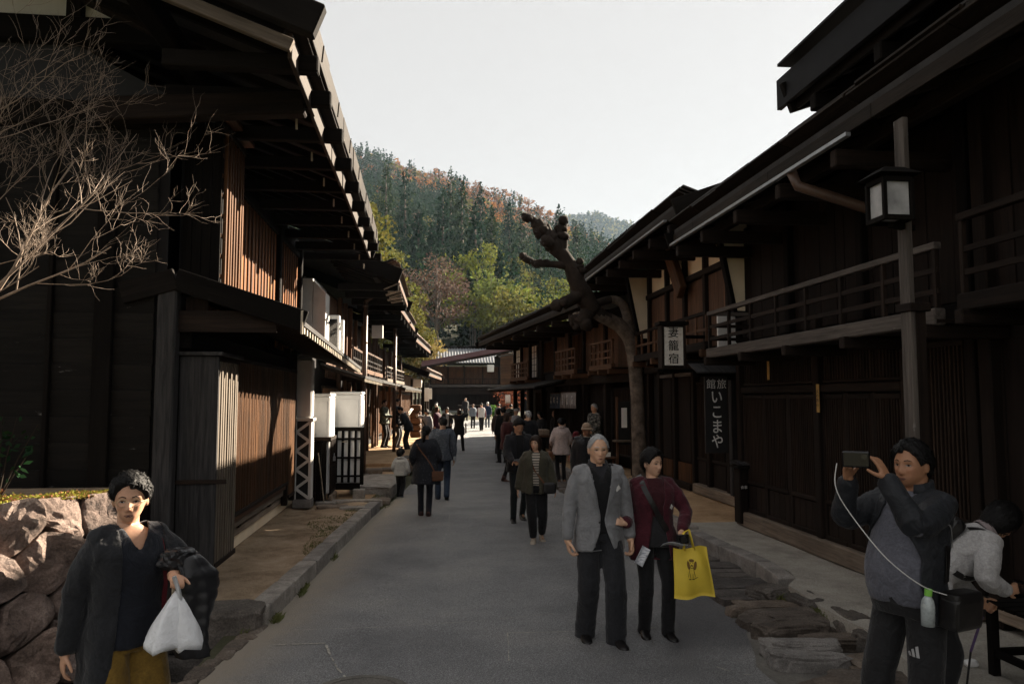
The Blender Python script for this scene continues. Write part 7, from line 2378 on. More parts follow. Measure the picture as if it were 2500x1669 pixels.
    def local(s, p):
        """Body point (1.70 m scale) -> world."""
        M = Matrix.Translation(s.t.location) @ Matrix.Rotation(s.t.rotation_euler.z, 4, 'Z')
        return M @ (Vector(p) * s.k)

# ------------------------------------------------------------------ who is in the street
BLK = (0.011, 0.011, 0.012); NAVY = (0.010, 0.012, 0.018); CHAR = (0.022, 0.022, 0.024)
SKIN_A = (0.60, 0.365, 0.245); SKIN_B = (0.48, 0.265, 0.16); SKIN_C = (0.36, 0.18, 0.10)
def item(name, label, cat, p, at=(0, 0, 0), group=None):
    """Something carried or worn by p; geometry is given in p's own frame (metres), origin moved to `at`."""
    M = Matrix.Translation(p.t.location) @ Matrix.Rotation(p.t.rotation_euler.z, 4, 'Z')
    t = thing(name, label, cat, M @ Vector(at), p.t.rotation_euler.z, group)
    PM[t.name] = Matrix.Translation(at)
    return t
def soft_box(name, c, size, mat, parent, seed=1, square=.3, rough=.06, rot=None, sub=3):
    M = Matrix.Translation(c)
    if rot: M = M @ Matrix.Rotation(rot[0], 4, 'X') @ Matrix.Rotation(rot[1], 4, 'Y') @ Matrix.Rotation(rot[2], 4, 'Z')
    return link(name, rock_mesh(size, seed, mat, sub=sub, square=square, rough=rough), parent, M)
def sheet(name, c, w, h, rot, mat, parent, bend=.02, n=8):
    """A bent sheet of paper."""
    mb = MB()
    E = (Matrix.Rotation(rot[2], 3, 'Z') @ Matrix.Rotation(rot[1], 3, 'Y') @ Matrix.Rotation(rot[0], 3, 'X'))
    for i in range(n + 1):
        for j in range(5):
            u, v = (i / n - .5) * w, (j / 4 - .5) * h
            mb.v.append(tuple(Vector(c) + E @ Vector((u, bend * math.sin(i / n * 3.1 * 1.5) + bend * .4 * j / 4, v))))
    for i in range(n):
        for j in range(4): a = i * 5 + j; mb.f.append([a, a + 5, a + 6, a + 1]); mb.m.append(0)
    o = mb.build(name, mat, parent, smooth=True)
    md = o.modifiers.new('t', 'SOLIDIFY'); md.thickness = .0015
    return o
def print_mat():
    m, t, b = _new('printed_paper')
    v = coords(t, (9, 9, 42))
    n1 = N(t, 'TexNoise', Scale=3.0, Detail=3.0); t.links.new(v, n1.inputs['Vector'])
    t.links.new(ramp(t, n1.outputs[0], [(.42, (.30, .32, .38)), (.5, (.62, .63, .66))]), b.inputs['Base Color'])
    b.inputs['Roughness'].default_value = .7
print_mat()
def stripe_mat(name, c1, c2, scale, axis='Z'):
    m, t, b = _new(name)
    v = coords(t, (1, 1, 1), False)
    wv = N(t, 'TexWave', Scale=scale, Distortion=.25); wv.bands_direction = axis
    t.links.new(v, wv.inputs['Vector'])
    t.links.new(ramp(t, wv.outputs[0], [(.22, c1), (.32, c2)]), b.inputs['Base Color']); b.inputs['Roughness'].default_value = .85
def blotch_mat(name, stops, scale, kind='TexNoise'):
    m, t, b = _new(name)
    v = coords(t, (1, 1, 1), False)
    n1 = N(t, kind, Scale=scale)
    if kind == 'TexNoise': n1.inputs['Detail'].default_value = 3.0
    t.links.new(v, n1.inputs['Vector'])
    t.links.new(ramp(t, n1.outputs[0], stops), b.inputs['Base Color']); b.inputs['Roughness'].default_value = .85
stripe_mat('stripe_shirt', (.014, .014, .016), (.40, .36, .30), 9.0)
blotch_mat('camo', [(.40, (.012, .013, .012)), (.47, (.10, .10, .085)), (.52, (.02, .022, .02)), (.6, (.22, .21, .19))], 17)
blotch_mat('camo_green', [(.40, (.03, .035, .03)), (.5, (.16, .17, .13)), (.6, (.05, .06, .04))], 14)
blotch_mat('polka', [(.10, (.22, .24, .28)), (.16, (.012, .014, .020))], 38, 'TexVoronoi')
m_, t_, b_ = _new('melange')
v_ = coords(t_, (14, 14, 70)); n_ = N(t_, 'TexNoise', Scale=3.0, Detail=4.0); t_.links.new(v_, n_.inputs['Vector'])
t_.links.new(ramp(t_, n_.outputs[0], [(.38, (.020, .026, .038)), (.55, (.075, .09, .115)), (.7, (.20, .22, .25))]), b_.inputs['Base Color']); b_.inputs['Roughness'].default_value = .9
stripe_mat('cap_stripe', (.16, .11, .075), (.30, .22, .15), 22.0)
plain('yellow_bag', (0.72, 0.53, 0.055), rough=.6, var=.08, scale=5, bstr=.25, bscale=9, dist=.02)
plain('bag_ink', (0.055, 0.035, 0.012), rough=.7, bstr=0)
plain('bag_ink_brown', (0.16, 0.085, 0.015), rough=.7, bstr=0)
plain('plastic_white', (0.72, 0.73, 0.75), rough=.35, var=.06, scale=6, bstr=.5, bscale=14, dist=.03)
plain('screen_black', (0.008, 0.008, 0.009), rough=.15, bstr=0)
plain('bottle_clear', (0.38, 0.42, 0.42), rough=.15, bstr=0, var=.3, scale=40)
plain('bottle_cap', (0.22, 0.55, 0.08), rough=.5, bstr=0)
plain('pole_purple', (0.10, 0.06, 0.16), rough=.35, bstr=0)
plain('puffer', (0.016, 0.016, 0.018), rough=.38, bstr=.2)
plain('logo_grey', (0.30, 0.30, 0.30), rough=.6, bstr=0)

# --- the couple walking arm in arm
def couple():
    V = lambda top, bot, zc0, zc1: None
    p = Person('grey-haired man in grey suit jacket walking arm in arm', 1.41, 6.22, 0, .02, 1.645, 0, skin=(.62, .37, .24), head=(.02, .0, 0), feet=((-.11, .06, 0), (.11, -.13, 0)), wr=(-.285, -.03, .80), wl=(.27, -.05, .80), pr=(-.6, .8, -.1), pl_=(.6, .8, 0), shoulders=1.0, girth=1.0, headk=1.06)
    p.build_body({-1: dict(curl=.75, k=1.18, fwd=(.1, -.15, -1)), 1: dict(curl=.8, k=1.18)}, glasses='gilt', mouth='lip', brow='hair_grey')
    p.hair('hair_grey', 'thin', .009, rough=.35)
    p.trousers(cl((.020, .021, .024)), thigh=.108, knee=.092, hem=.084, hem_z=.02, fold=.011)
    p.top(cl(BLK), 'sweater', hem=.9, infl=.010, sleeve=.8, r=(.066, .052, .04), cut=lambda x, y, z: y < -.02 and z > 1.33 and abs(x) < (z - 1.33) * .55)
    p.top(cl((.022, .022, .026)), 'shirt', hem=1.2, infl=.006, sleeve=.0, r=(.06, .05, .04), collar=dict(r=.07, h=.042, open=.42))
    def cut(x, y, z):
        if y > 0: return False
        if z > 1.0: w = .012 + (z - 1.0) * .19
        else: w = .012 + (1.0 - z) ** 1.3 * .55
        return abs(x - .005) < w or (z > 1.40 and math.hypot(x, y) < .085)
    p.top(cl((.21, .213, .22), weave=900, var=.10), 'suit_jacket', hem=.76, infl=.028, sleeve=.98, r=(.07, .060, .047), flare=.02, cut=cut, fold=.005, thick=.008)
    for sd in (-1, 1):
        p.patch([(sd * .024, 1.03), (sd * .07, 1.16), (sd * .125, 1.285), (sd * .15, 1.32), (sd * .108, 1.33), (sd * .115, 1.365), (sd * .10, 1.405), (sd * .092, 1.385), (sd * .070, 1.25), (sd * .045, 1.12)], cl((.195, .198, .205), weave=900, var=.10), 'lapel', off=.011, thick=.006)
        p.patch([(sd * .11, .935), (sd * .185, .925), (sd * .185, .955), (sd * .11, .962)], cl((.18, .183, .19), weave=900), 'pocket_flap', off=.005, thick=.004)
    for z in (1.0, .90): p.patch([(-.028 + .009 * math.cos(a), z + .009 * math.sin(a)) for a in np.linspace(0, 6.28, 9)[:-1]], 'leather_black', 'button', off=.007, thick=.004)
    p.patch([(.10, 1.275), (.145, 1.30), (.165, 1.27), (.125, 1.245)], 'paper', 'name_badge', off=.010, thick=.003)
    p.patch([(.10, 1.281), (.145, 1.306), (.137, 1.312), (.105, 1.295)], 'yellow_bag', 'badge_edge', off=.010, thick=.003)
    p.shoes('leather_black', L=.27)
    t = item('leaflet', 'folded white leaflet in the suited man\'s hand', 'leaflet', p, (.33, -.13, .72))
    sheet('page', (.33, -.12, .69), .075, .15, (0, .55, .2), 'printed_paper', t, .012)
    q = Person('short-haired woman in maroon jacket holding the suited man\'s arm', 1.885, 6.28, 0, -.02, 1.515, 0, True, skin=SKIN_A, head=(.03, .55, 0), feet=((-.09, .02, 0), (.11, -.06, 0)), wr=(-.30, -.17, 1.06), wl=(.20, -.24, 1.00), pr=(.2, .9, -.6), pl_=(.9, .4, -.3), girth=1.03, headk=1.05)
    q.build_body({-1: dict(fwd=(-.85, -.3, .25), pn=(.15, .6, -.3), curl=.85, thumb=(0, 0, 1)), 1: dict(fwd=(-.3, -.8, -.25), pn=(-.3, .2, -.8), curl=.6)}, brow='hair_black')
    q.hair('hair_black', 'short', .022, fringe=-.004, rough=.5, top=1.5)
    q.trousers(cl(BLK), thigh=.092, knee=.07, hem=.062, hem_z=.06, fold=.006)
    q.top(cl((.045, .010, .014)), 'sweater', hem=.98, infl=.012, sleeve=.5, r=(.062, .05, .04), neck_z=1.452)
    q.top(cl(CHAR), 'tunic', hem=.84, infl=.016, sleeve=0, r=(.05, .05, .04), neck_z=1.12, flare=.02)
    q.top(cl((.060, .010, .017)), 'jacket', hem=.72, infl=.028, sleeve=.94, r=(.075, .062, .05), flare=.03, fold=.007,
          cut=lambda x, y, z: y < 0 and (abs(x - .01) < (.05 + max(0, z - 1.2) * .14 + max(0, 1.1 - z) * .18) or (z > 1.40 and math.hypot(x, y) < .085)), thick=.008)
    q.strap([(-.10, .02, 1.43), (-.10, -.08, 1.36), (-.02, -.15, 1.18), (.10, -.16, .98)], .042, 'leather_black', 'bag_strap', on='sweater', off=.022)
    q.patch([(-.10, 1.335), (-.065, 1.32), (-.055, 1.355), (-.09, 1.37)], 'gilt', 'strap_buckle', off=.012, thick=.004) if False else None
    q.patch([(.125, 1.19), (.15, 1.17), (.165, 1.20), (.14, 1.225)], 'paper', 'name_badge', off=.008, thick=.003)
    q.shoes('leather_black', L=.235, boot=.28)
    k = q.k
    h = q.hand_done[1] * k
    t = item('compact_camera', 'small black camera with papers in the maroon woman\'s hand', 'camera', q, tuple(h))
    block('body', h.x - .05, h.x + .045, h.y - .055, h.y - .015, h.z - .06, h.z + .01, 'screen_black', t)
    MB().tube([(h.x - .005, h.y - .055, h.z - .025), (h.x - .005, h.y - .085, h.z - .025)], .024, 12).build('lens', 'leather_black', t)
    sheet('paper_sheet', (h.x - .07, h.y - .03, h.z - .075), .20, .09, (1.2, .0, .0), 'printed_paper', t, .012)
    # yellow tote with a printed dog
    bx, by, bz = h.x + .06, h.y - .03, h.z - .29
    t = item('tote_bag', 'yellow cloth tote bag printed with a sitting dog', 'bag', q, (bx, by, bz))
    mb = MB(); n = 12; m = 12; w0, w1, hh = .27, .33, .39
    for sy in (-1, 1):
        for j in range(m + 1):
            f = j / m; w = lerp(w1, w0, f)
            for i in range(n + 1):
                u = i / n - .5; sag = .018 * math.sin(f * 5 + u * 7) + .012 * math.sin(u * 13 + f * 3)
                bul = .035 * (1 - (2 * u) ** 2) * math.sin(math.pi * min(1, f * 1.1)) + .004
                mb.v.append((bx + u * w + .03 * (1 - f), by + sy * bul + sag * .6, bz - hh / 2 + f * hh + .012 * math.sin(u * 6)))
    st = (m + 1) * (n + 1)
    for s_ in (0, 1):
        for j in range(m):
            for i in range(n):
                a = s_ * st + j * (n + 1) + i; f_ = [a, a + 1, a + n + 2, a + n + 1]
                mb.f.append(f_ if s_ == 0 else f_[::-1]); mb.m.append(0)
    for j in range(m):
        for i in (0, n):
            a = j * (n + 1) + i; mb.f.append([a, a + n + 1, a + n + 1 + st, a + st]); mb.m.append(0)
    for i in range(n): mb.f.append([i, i + 1, i + 1 + st, i + st]); mb.m.append(0)
    bag = mb.build('bag', 'yellow_bag', t, smooth=True)
    zt = bz + hh / 2
    for sy in (-1, 1): MB().tube([(bx - .05, by + sy * .012, zt - .02), (bx - .06, by + sy * .012, zt + .10), (h.x + .03, h.y + .01, h.z + .02), (h.x + .05, by + sy * .01, zt + .14), (bx + .03, by + sy * .012, zt - .02)], .008, 6).build('handle', 'yellow_bag', t, smooth=True)
    bvb = BVHTree.FromPolygons([Vector(v) for v in mb.v], mb.f)
    def ink(pts, mat):
        im = MB(); c = np.mean(pts, 0); V = []
        for (u, v) in [tuple(c)] + list(pts):
            r_ = bvb.ray_cast(Vector((bx + u, by - .5, bz + v)), Vector((0, 1, 0)))
            V.append(tuple((r_[0] if r_[0] is not None else Vector((bx + u, by - .03, bz + v))) - Vector((0, .003, 0))))
        im.add(V, [(0, i + 1, (i + 1) % len(pts) + 1) for i in range(len(pts))]); im.build('dog_print', mat, bag)
    el = lambda cx, cz, rx, rz, t0=0.0, n=12: [(cx + rx * math.cos(a) * math.cos(t0) - rz * math.sin(a) * math.sin(t0), cz + rx * math.cos(a) * math.sin(t0) + rz * math.sin(a) * math.cos(t0)) for a in np.linspace(0, 2 * math.pi, n, endpoint=False)]
    ink(el(-.024, .062, .011, .034, .12), 'bag_ink_brown'); ink(el(.026, .060, .011, .036, -.12), 'bag_ink_brown')
    ink(el(0, .098, .020, .012), 'bag_ink_brown'); ink(el(.001, .060, .007, .006), 'bag_ink')
    for sx in (-1, 1): ink(el(sx * .009, .080, .0035, .0035, 0, 8), 'bag_ink'); ink(el(sx * .011, .045, .002, .018, sx * .3, 8), 'bag_ink'); ink(el(sx * .022, .0, .002, .034, sx * .25, 8), 'bag_ink'); ink(el(sx * .010, -.02, .0018, .022, 0, 8), 'bag_ink'); ink(el(sx * .014, -.046, .012, .004, 0, 8), 'bag_ink')
    ink(el(0, .040, .009, .003), 'bag_ink'); ink(el(.036, -.036, .016, .0025, .5, 8), 'bag_ink')
couple()

# --- photographer at the right edge
def photographer():
    p = Person('stout man in dark jacket filming with a raised phone', 2.50, 3.78, .02, R(-70), 1.70, 0, skin=SKIN_C, head=(.06, .05, 0), feet=((-.14, -.05, 0), (.14, .05, 0)), wr=(-.12, -.29, 1.50), wl=(.08, -.24, 1.52), pr=(-.5, .3, -1), pl_=(.6, .3, -1), girth=1.0, belly=.105, lean=-.08, shoulders=1.0, headk=1.02, jowl=.6)
    p.build_body({-1: dict(fwd=(.25, -.35, .75), pn=(.9, .1, -.1), curl=.62, thumb=(0, 1, .3)), 1: dict(fwd=(-.28, -.25, .85), pn=(-.85, -.3, .1), curl=[.25, .45, .55, .6], thumb=(-.5, -.8, -.4), pinch=.1)}, mouth='lip_dark')
    p.hair('hair_black', 'short', .022, fringe=-.004, rough=.3, part=.008, top=1.2)
    p.trousers(cl(BLK, rough=.7), thigh=.10, knee=.08, hem=.07, fold=.006)
    p.top(cl((.105, .107, .13)), 'shirt', hem=.90, infl=.014, sleeve=0, r=(.05, .04, .04), fold=.004)
    def cut(x, y, z):
        if y > .02 or abs(x) > .24: return False
        return abs(x + .02) < (.045 + .145 * sstep(1.38, 1.12, z)) or (z > 1.40 and math.hypot(x, y) < .085)
    p.top(cl((.017, .019, .023), rough=.5, sheen=.05), 'jacket', hem=.82, infl=.024, sleeve=1.03, r=(.074, .064, .05), flare=.012, cut=cut, collar=dict(r=.084, h=.055, open=.6), fold=.008, thick=.008)
    for sd in (1,):
        p.strap([(sd * .19, -.10, 1.33), (sd * .25, .0, 1.31), (sd * .23, .08, 1.27), (sd * .22, .12, 1.18)], .006, 'logo_grey', 'reflective_piping', off=.003)
    p.shoes('leather_black', L=.27)
    for j, (w, hh) in enumerate(((.020, .022), (.020, .038), (.020, .054))):      # three slanted bars and the word below, on the leg
        x0 = .075 + j * .022
        p.patch([(x0, .66), (x0 + .016, .66), (x0 + .004, .66 + hh), (x0 - .010, .66 + hh - .006)], 'logo_grey', 'logo', on='trousers', off=.003, thick=.001)
    try:
        tm = text_mesh('logo_lettering', 'adidas', .034, (.10, -.20, .642), ROT_CAM, 'logo_grey', p.t, .0005)
        bv = bvh_of(p.parts['trousers']); V = mverts(tm.data); Mx = np.array(tm.matrix_local)
        Wv = V @ Mx[:3, :3].T + Mx[:3, 3]
        for i, w in enumerate(Wv):
            h = bv.ray_cast(Vector((w[0], -.6, w[2])), Vector((0, 1, 0)))
            if h[0] is not None: Wv[i, 1] = h[0].y - .003
        tm.matrix_local = Matrix.Identity(4); set_verts(tm.data, Wv)
    except Exception as e: print('logo', e)
    k = p.k
    c = (p.hand_done[-1] + p.hand_done[1]) * .5 * k + Vector((0, -.055, .045))
    t = item('phone_camera', 'black phone held sideways in both hands', 'phone', p, tuple(c))
    dv = Vector((.066 * math.cos(.6), .066 * math.sin(.6), 0))
    beam('body', c - dv, c + dv, .026, .082, 'screen_black', t, c=.008)
    nv = Vector((math.sin(.6), -math.cos(.6), 0)); lc = c + dv * .6 + Vector((0, 0, .015))
    MB().tube([lc + nv * .014, lc + nv * .022], .014, 12).build('lens', 'glass_dark', t)
    wr = p.hand_done[-1] * k
    hip = Vector((.26, -.06, .98))
    pts = [wr + Vector((-.03, -.04, .03)), wr + Vector((-.02, -.09, -.10)), Vector((-.02, -.33, 1.28)), Vector((.10, -.30, 1.14)), Vector((.22, -.20, 1.02)), hip]
    cur = []
    for i in range(len(pts) - 1):
        for f in np.linspace(0, 1, 6)[:-1]: cur.append(pts[i].lerp(pts[i + 1], f))
    A = np.array([tuple(q) for q in cur + [pts[-1]]])
    for _ in range(6): A[1:-1] = .5 * A[1:-1] + .25 * (A[:-2] + A[2:])
    t = item('charging_cable', 'thin white cable from the phone to the shoulder bag', 'cable', p, tuple(A[0]))
    MB().tube([tuple(a) for a in A], .0028, 6).build('cord', 'rubber_white', t, smooth=True)
    t = item('shoulder_bag', 'bulky black shoulder bag on the photographer\'s hip', 'bag', p, (.30, .0, .9))
    soft_box('body', (.255, .02, .90), (.11, .21, .165), 'leather_black', t, 4, .28, .06, (0, .1, 0)); soft_box('flap', (.258, .02, .972), (.108, .205, .045), 'leather_black', t, 5, .3, .04)
    p.strap([(.22, .02, 1.02), (.20, .02, 1.2), (.10, .06, 1.40), (-.06, .12, 1.40), (-.18, .16, 1.2)], .045, 'leather_black', 'shoulder_strap', off=.008)
    t = item('water_bottle', 'clear water bottle with green cap in the side pocket', 'bottle', p, (.24, -.15, .86))
    MB().tube([(.205, -.16, .84), (.208, -.16, .93), (.21, -.162, .96), (.213, -.163, .985)], [.031, .032, .027, .013], 14).build('bottle', 'bottle_clear', t, smooth=True)
    MB().tube([(.214, -.163, .985), (.218, -.164, 1.015)], .017, 12).build('cap', 'bottle_cap', t)
photographer()

def bent_woman():
    p = Person('woman in white jacket with rucksack bending over at the pavement', 3.03, 4.45, .0, R(80), 1.54, 0, True, skin=SKIN_B, lean=.92, head=(-.1, .15, 0), feet=((-.10, -.02, 0), (.10, .06, 0)), wr=(-.20, -.42, .92), wl=(.14, -.42, .78), pr=(-.6, .6, -.3), pl_=(.5, .6, -.3), headk=1.05)
    p.build_body({-1: dict(curl=.9, fwd=(.2, -.8, .1)), 1: dict(curl=.9, fwd=(0, -.7, -.5))}, glasses='screen_black')
    p.hair('hair_black', 'bob', .018, rough=.35)
    p.trousers(cl(BLK), thigh=.095, knee=.072, hem=.062)
    p.top(cl((.40, .39, .385), rough=.7), 'jacket', hem=.70, infl=.028, sleeve=.93, r=(.075, .066, .052), flare=.02, fold=.008, collar=dict(r=.082, h=.035, open=.3, mat=cl((.24, .20, .20))))
    p.shoes('leather_black', L=.235)
    t = item('rucksack', 'black rucksack on the bending woman\'s back', 'bag', p, (0, .0, 1.2))
    c = p.bend(np.array([[0, .20, 1.2]]))[0] * p.k
    soft_box('body', tuple(c), (.24, .10, .30), 'leather_black', t, 9, .4, .07, (.92, 0, 0))
    for sd in (-1, 1):
        q = [tuple(p.bend(np.array([a]))[0]) for a in ((sd * .10, .16, 1.36), (sd * .10, .04, 1.45), (sd * .12, -.12, 1.32), (sd * .15, -.10, 1.14), (sd * .15, .06, 1.06))]
        p.strap(q, .035, 'leather_black', 'rucksack_strap', off=.006)
    h = p.hand_done[1] * p.k
    t = item('walking_pole', 'purple and black walking pole in the bending woman\'s hand', 'walking pole', p, (h.x, h.y, 0))
    MB().tube([(h.x, h.y, h.z + .06), (h.x + .01, h.y + .03, h.z - .06)], .015, 10).build('grip', 'leather_black', t)
    MB().tube([(h.x + .01, h.y + .03, h.z - .06), (h.x + .03, h.y + .10, .38)], .008, 8).build('shaft', 'pole_purple', t); MB().tube([(h.x + .03, h.y + .10, .38), (h.x + .04, h.y + .16, -.03)], .0065, 8).build('tip', 'leather_black', t)
    h = p.hand_done[-1] * p.k
    t = item('sunglasses', 'dark folded sunglasses in the bending woman\'s raised hand', 'glasses', p, tuple(h)); soft_box('frame', tuple(h + Vector((0, -.03, .03))), (.13, .03, .03), 'screen_black', t, 3, .4, .1)
bent_woman()

def left_woman():
    p = Person('woman in long dark cardigan and mustard trousers carrying white bags', -1.42, 3.92, .0, R(40), 1.57, 0, True, skin=(.52, .29, .185), head=(.03, -.42, 0), feet=((-.11, .0, 0), (.10, -.08, 0)), wr=(-.26, .06, .86), wl=(.12, -.27, 1.22), pr=(-.6, .8, -.1), pl_=(.8, .6, -.4), girth=.98, shoulders=.94, headk=1.04, jowl=.3)
    p.build_body({-1: dict(curl=.45), 1: dict(fwd=(-.15, -.9, -.05), pn=(0, 0, -1), curl=1.0)}, glasses='gilt', mouth='lip_dark')
    p.hair('hair_black', 'short', .021, fringe=-.006, rough=.5, top=1.6, part=-.008)
    p.trousers(cl((.17, .10, .018)), thigh=.104, knee=.10, hem=.10, hem_z=.12, fold=.012)
    p.top(cl(NAVY), 'blouse', hem=.86, infl=.018, sleeve=.4, r=(.066, .055, .045), flare=.02, fold=.006, cut=lambda x, y, z: y < 0 and z > 1.32 and abs(x - .015) < (z - 1.32) * .5)
    def cut(x, y, z): return y < .03 and (abs(x - .04) < .115 + max(0, 1.1 - z) * .12 or (z > 1.40 and math.hypot(x, y) < .085))
    p.top(cl((.017, .018, .021)), 'cardigan', hem=.58, infl=.026, sleeve=.97, r=(.072, .060, .049), flare=.02, cut=cut, fold=.008, thick=.008)
    p.strap([(.125, .03, 1.41), (.135, -.08, 1.33), (.15, -.12, 1.15), (.17, -.10, 1.0)], .022, cl((.10, .012, .018)), 'bag_strap', off=.008)
    p.shoes('leather_black', L=.235)
    h = p.hand_done[1] * p.k
    for j, (dx, w, ht, dy, lab) in enumerate(((-.05, .17, .24, -.02, 'white plastic shopping bag with a flat box inside'), (.04, .12, .25, -.05, 'second white plastic shopping bag hanging beside the first'))):
        c = Vector((h.x + dx, h.y + dy, h.z - .05 - ht * .55))
        t = item('plastic_bag', lab, 'bag', p, tuple(c), 'plastic bags in the woman\'s hand')
        n = 20; rows = 12; mb = MB()
        for r_ in range(rows + 1):
            f = r_ / rows
            wx = w / 2 * (1 - .92 * f ** 1.6) * (1 if f > .08 else .93); wy = .065 * (1 - .85 * f ** 1.4)
            z = c.z - ht * .45 + f * ht
            cxx = lerp(c.x, h.x, f ** 1.3); cyy = lerp(c.y, h.y - .01, f ** 1.3)
            for i in range(n):
                a = 2 * math.pi * i / n; ww = 1 + .08 * math.sin(5 * a + 3 * f + j * 2) + .05 * math.sin(9 * a - 7 * f)
                ca, sa = math.cos(a), math.sin(a)
                mb.v.append((cxx + wx * np.sign(ca) * abs(ca) ** .6 * ww, cyy + wy * np.sign(sa) * abs(sa) ** .7 * ww, z + .012 * math.sin(3 * a + j) * (f < .2)))
        for r_ in range(rows):
            for i in range(n):
                a, b = r_ * n + i, r_ * n + (i + 1) % n
                mb.f.append([a, b, b + n, a + n]); mb.m.append(0)
        mb.f.append(list(range(n))[::-1]); mb.m.append(0)
        mb.build('bag', 'plastic_white', t, smooth=True)
        MB().tube([(h.x - .02, h.y - .02, h.z + .02), (h.x, h.y - .03, h.z - .05), (h.x + .01, h.y - .03, h.z - .10)], .01, 6).build('handle', 'plastic_white', t)
    # quilted jacket over the forearm
    e = p.elbow[1] * p.k; w = p.wrist[1] * p.k
    t = item('folded_jacket', 'black quilted jacket draped over the forearm', 'jacket', p, tuple((e + w) * .5))
    mb = MB(); n = 26; rows = 44
    for r_ in range(rows + 1):
        f = r_ / rows; z = w.z + .08 - .50 * f
        bul = 1 + .07 * abs(math.sin(f * 26)) ** .7 - .05
        wx, wy = (.04 + .06 * min(1, f * 5)) * (1 - .3 * f) * bul, (.05 + .05 * min(1, f * 5)) * (1 - .2 * f) * bul
        if r_ in (0, rows): wx, wy = wx * .2, wy * .2
        for i in range(n):
            a = 2 * math.pi * i / n; q = 1 + .16 * math.sin(3 * a + 2 + 3 * f) + .07 * math.sin(7 * a - 5 * f)
            mb.v.append((w.x + .10 + .05 * f + wx * q * math.cos(a) + .02 * math.sin(f * 6), lerp(e.y, w.y, .6) + wy * q * math.sin(a), z))
    for r_ in range(rows):
        for i in range(n):
            a, b = r_ * n + i, r_ * n + (i + 1) % n
            mb.f.append([a, b, b + n, a + n]); mb.m.append(0)
    mb.f += [list(range(n)), [rows * n + i for i in range(n)][::-1]]; mb.m += [0, 0]
    mb.build('quilted_body', 'puffer', t, smooth=True)
    soft_box('sleeve_fold', (w.x + .07, w.y + .09, w.z + .05), (.20, .15, .11), 'puffer', t, 71, .75, .3, (0, .2, .4), 4)
left_woman()

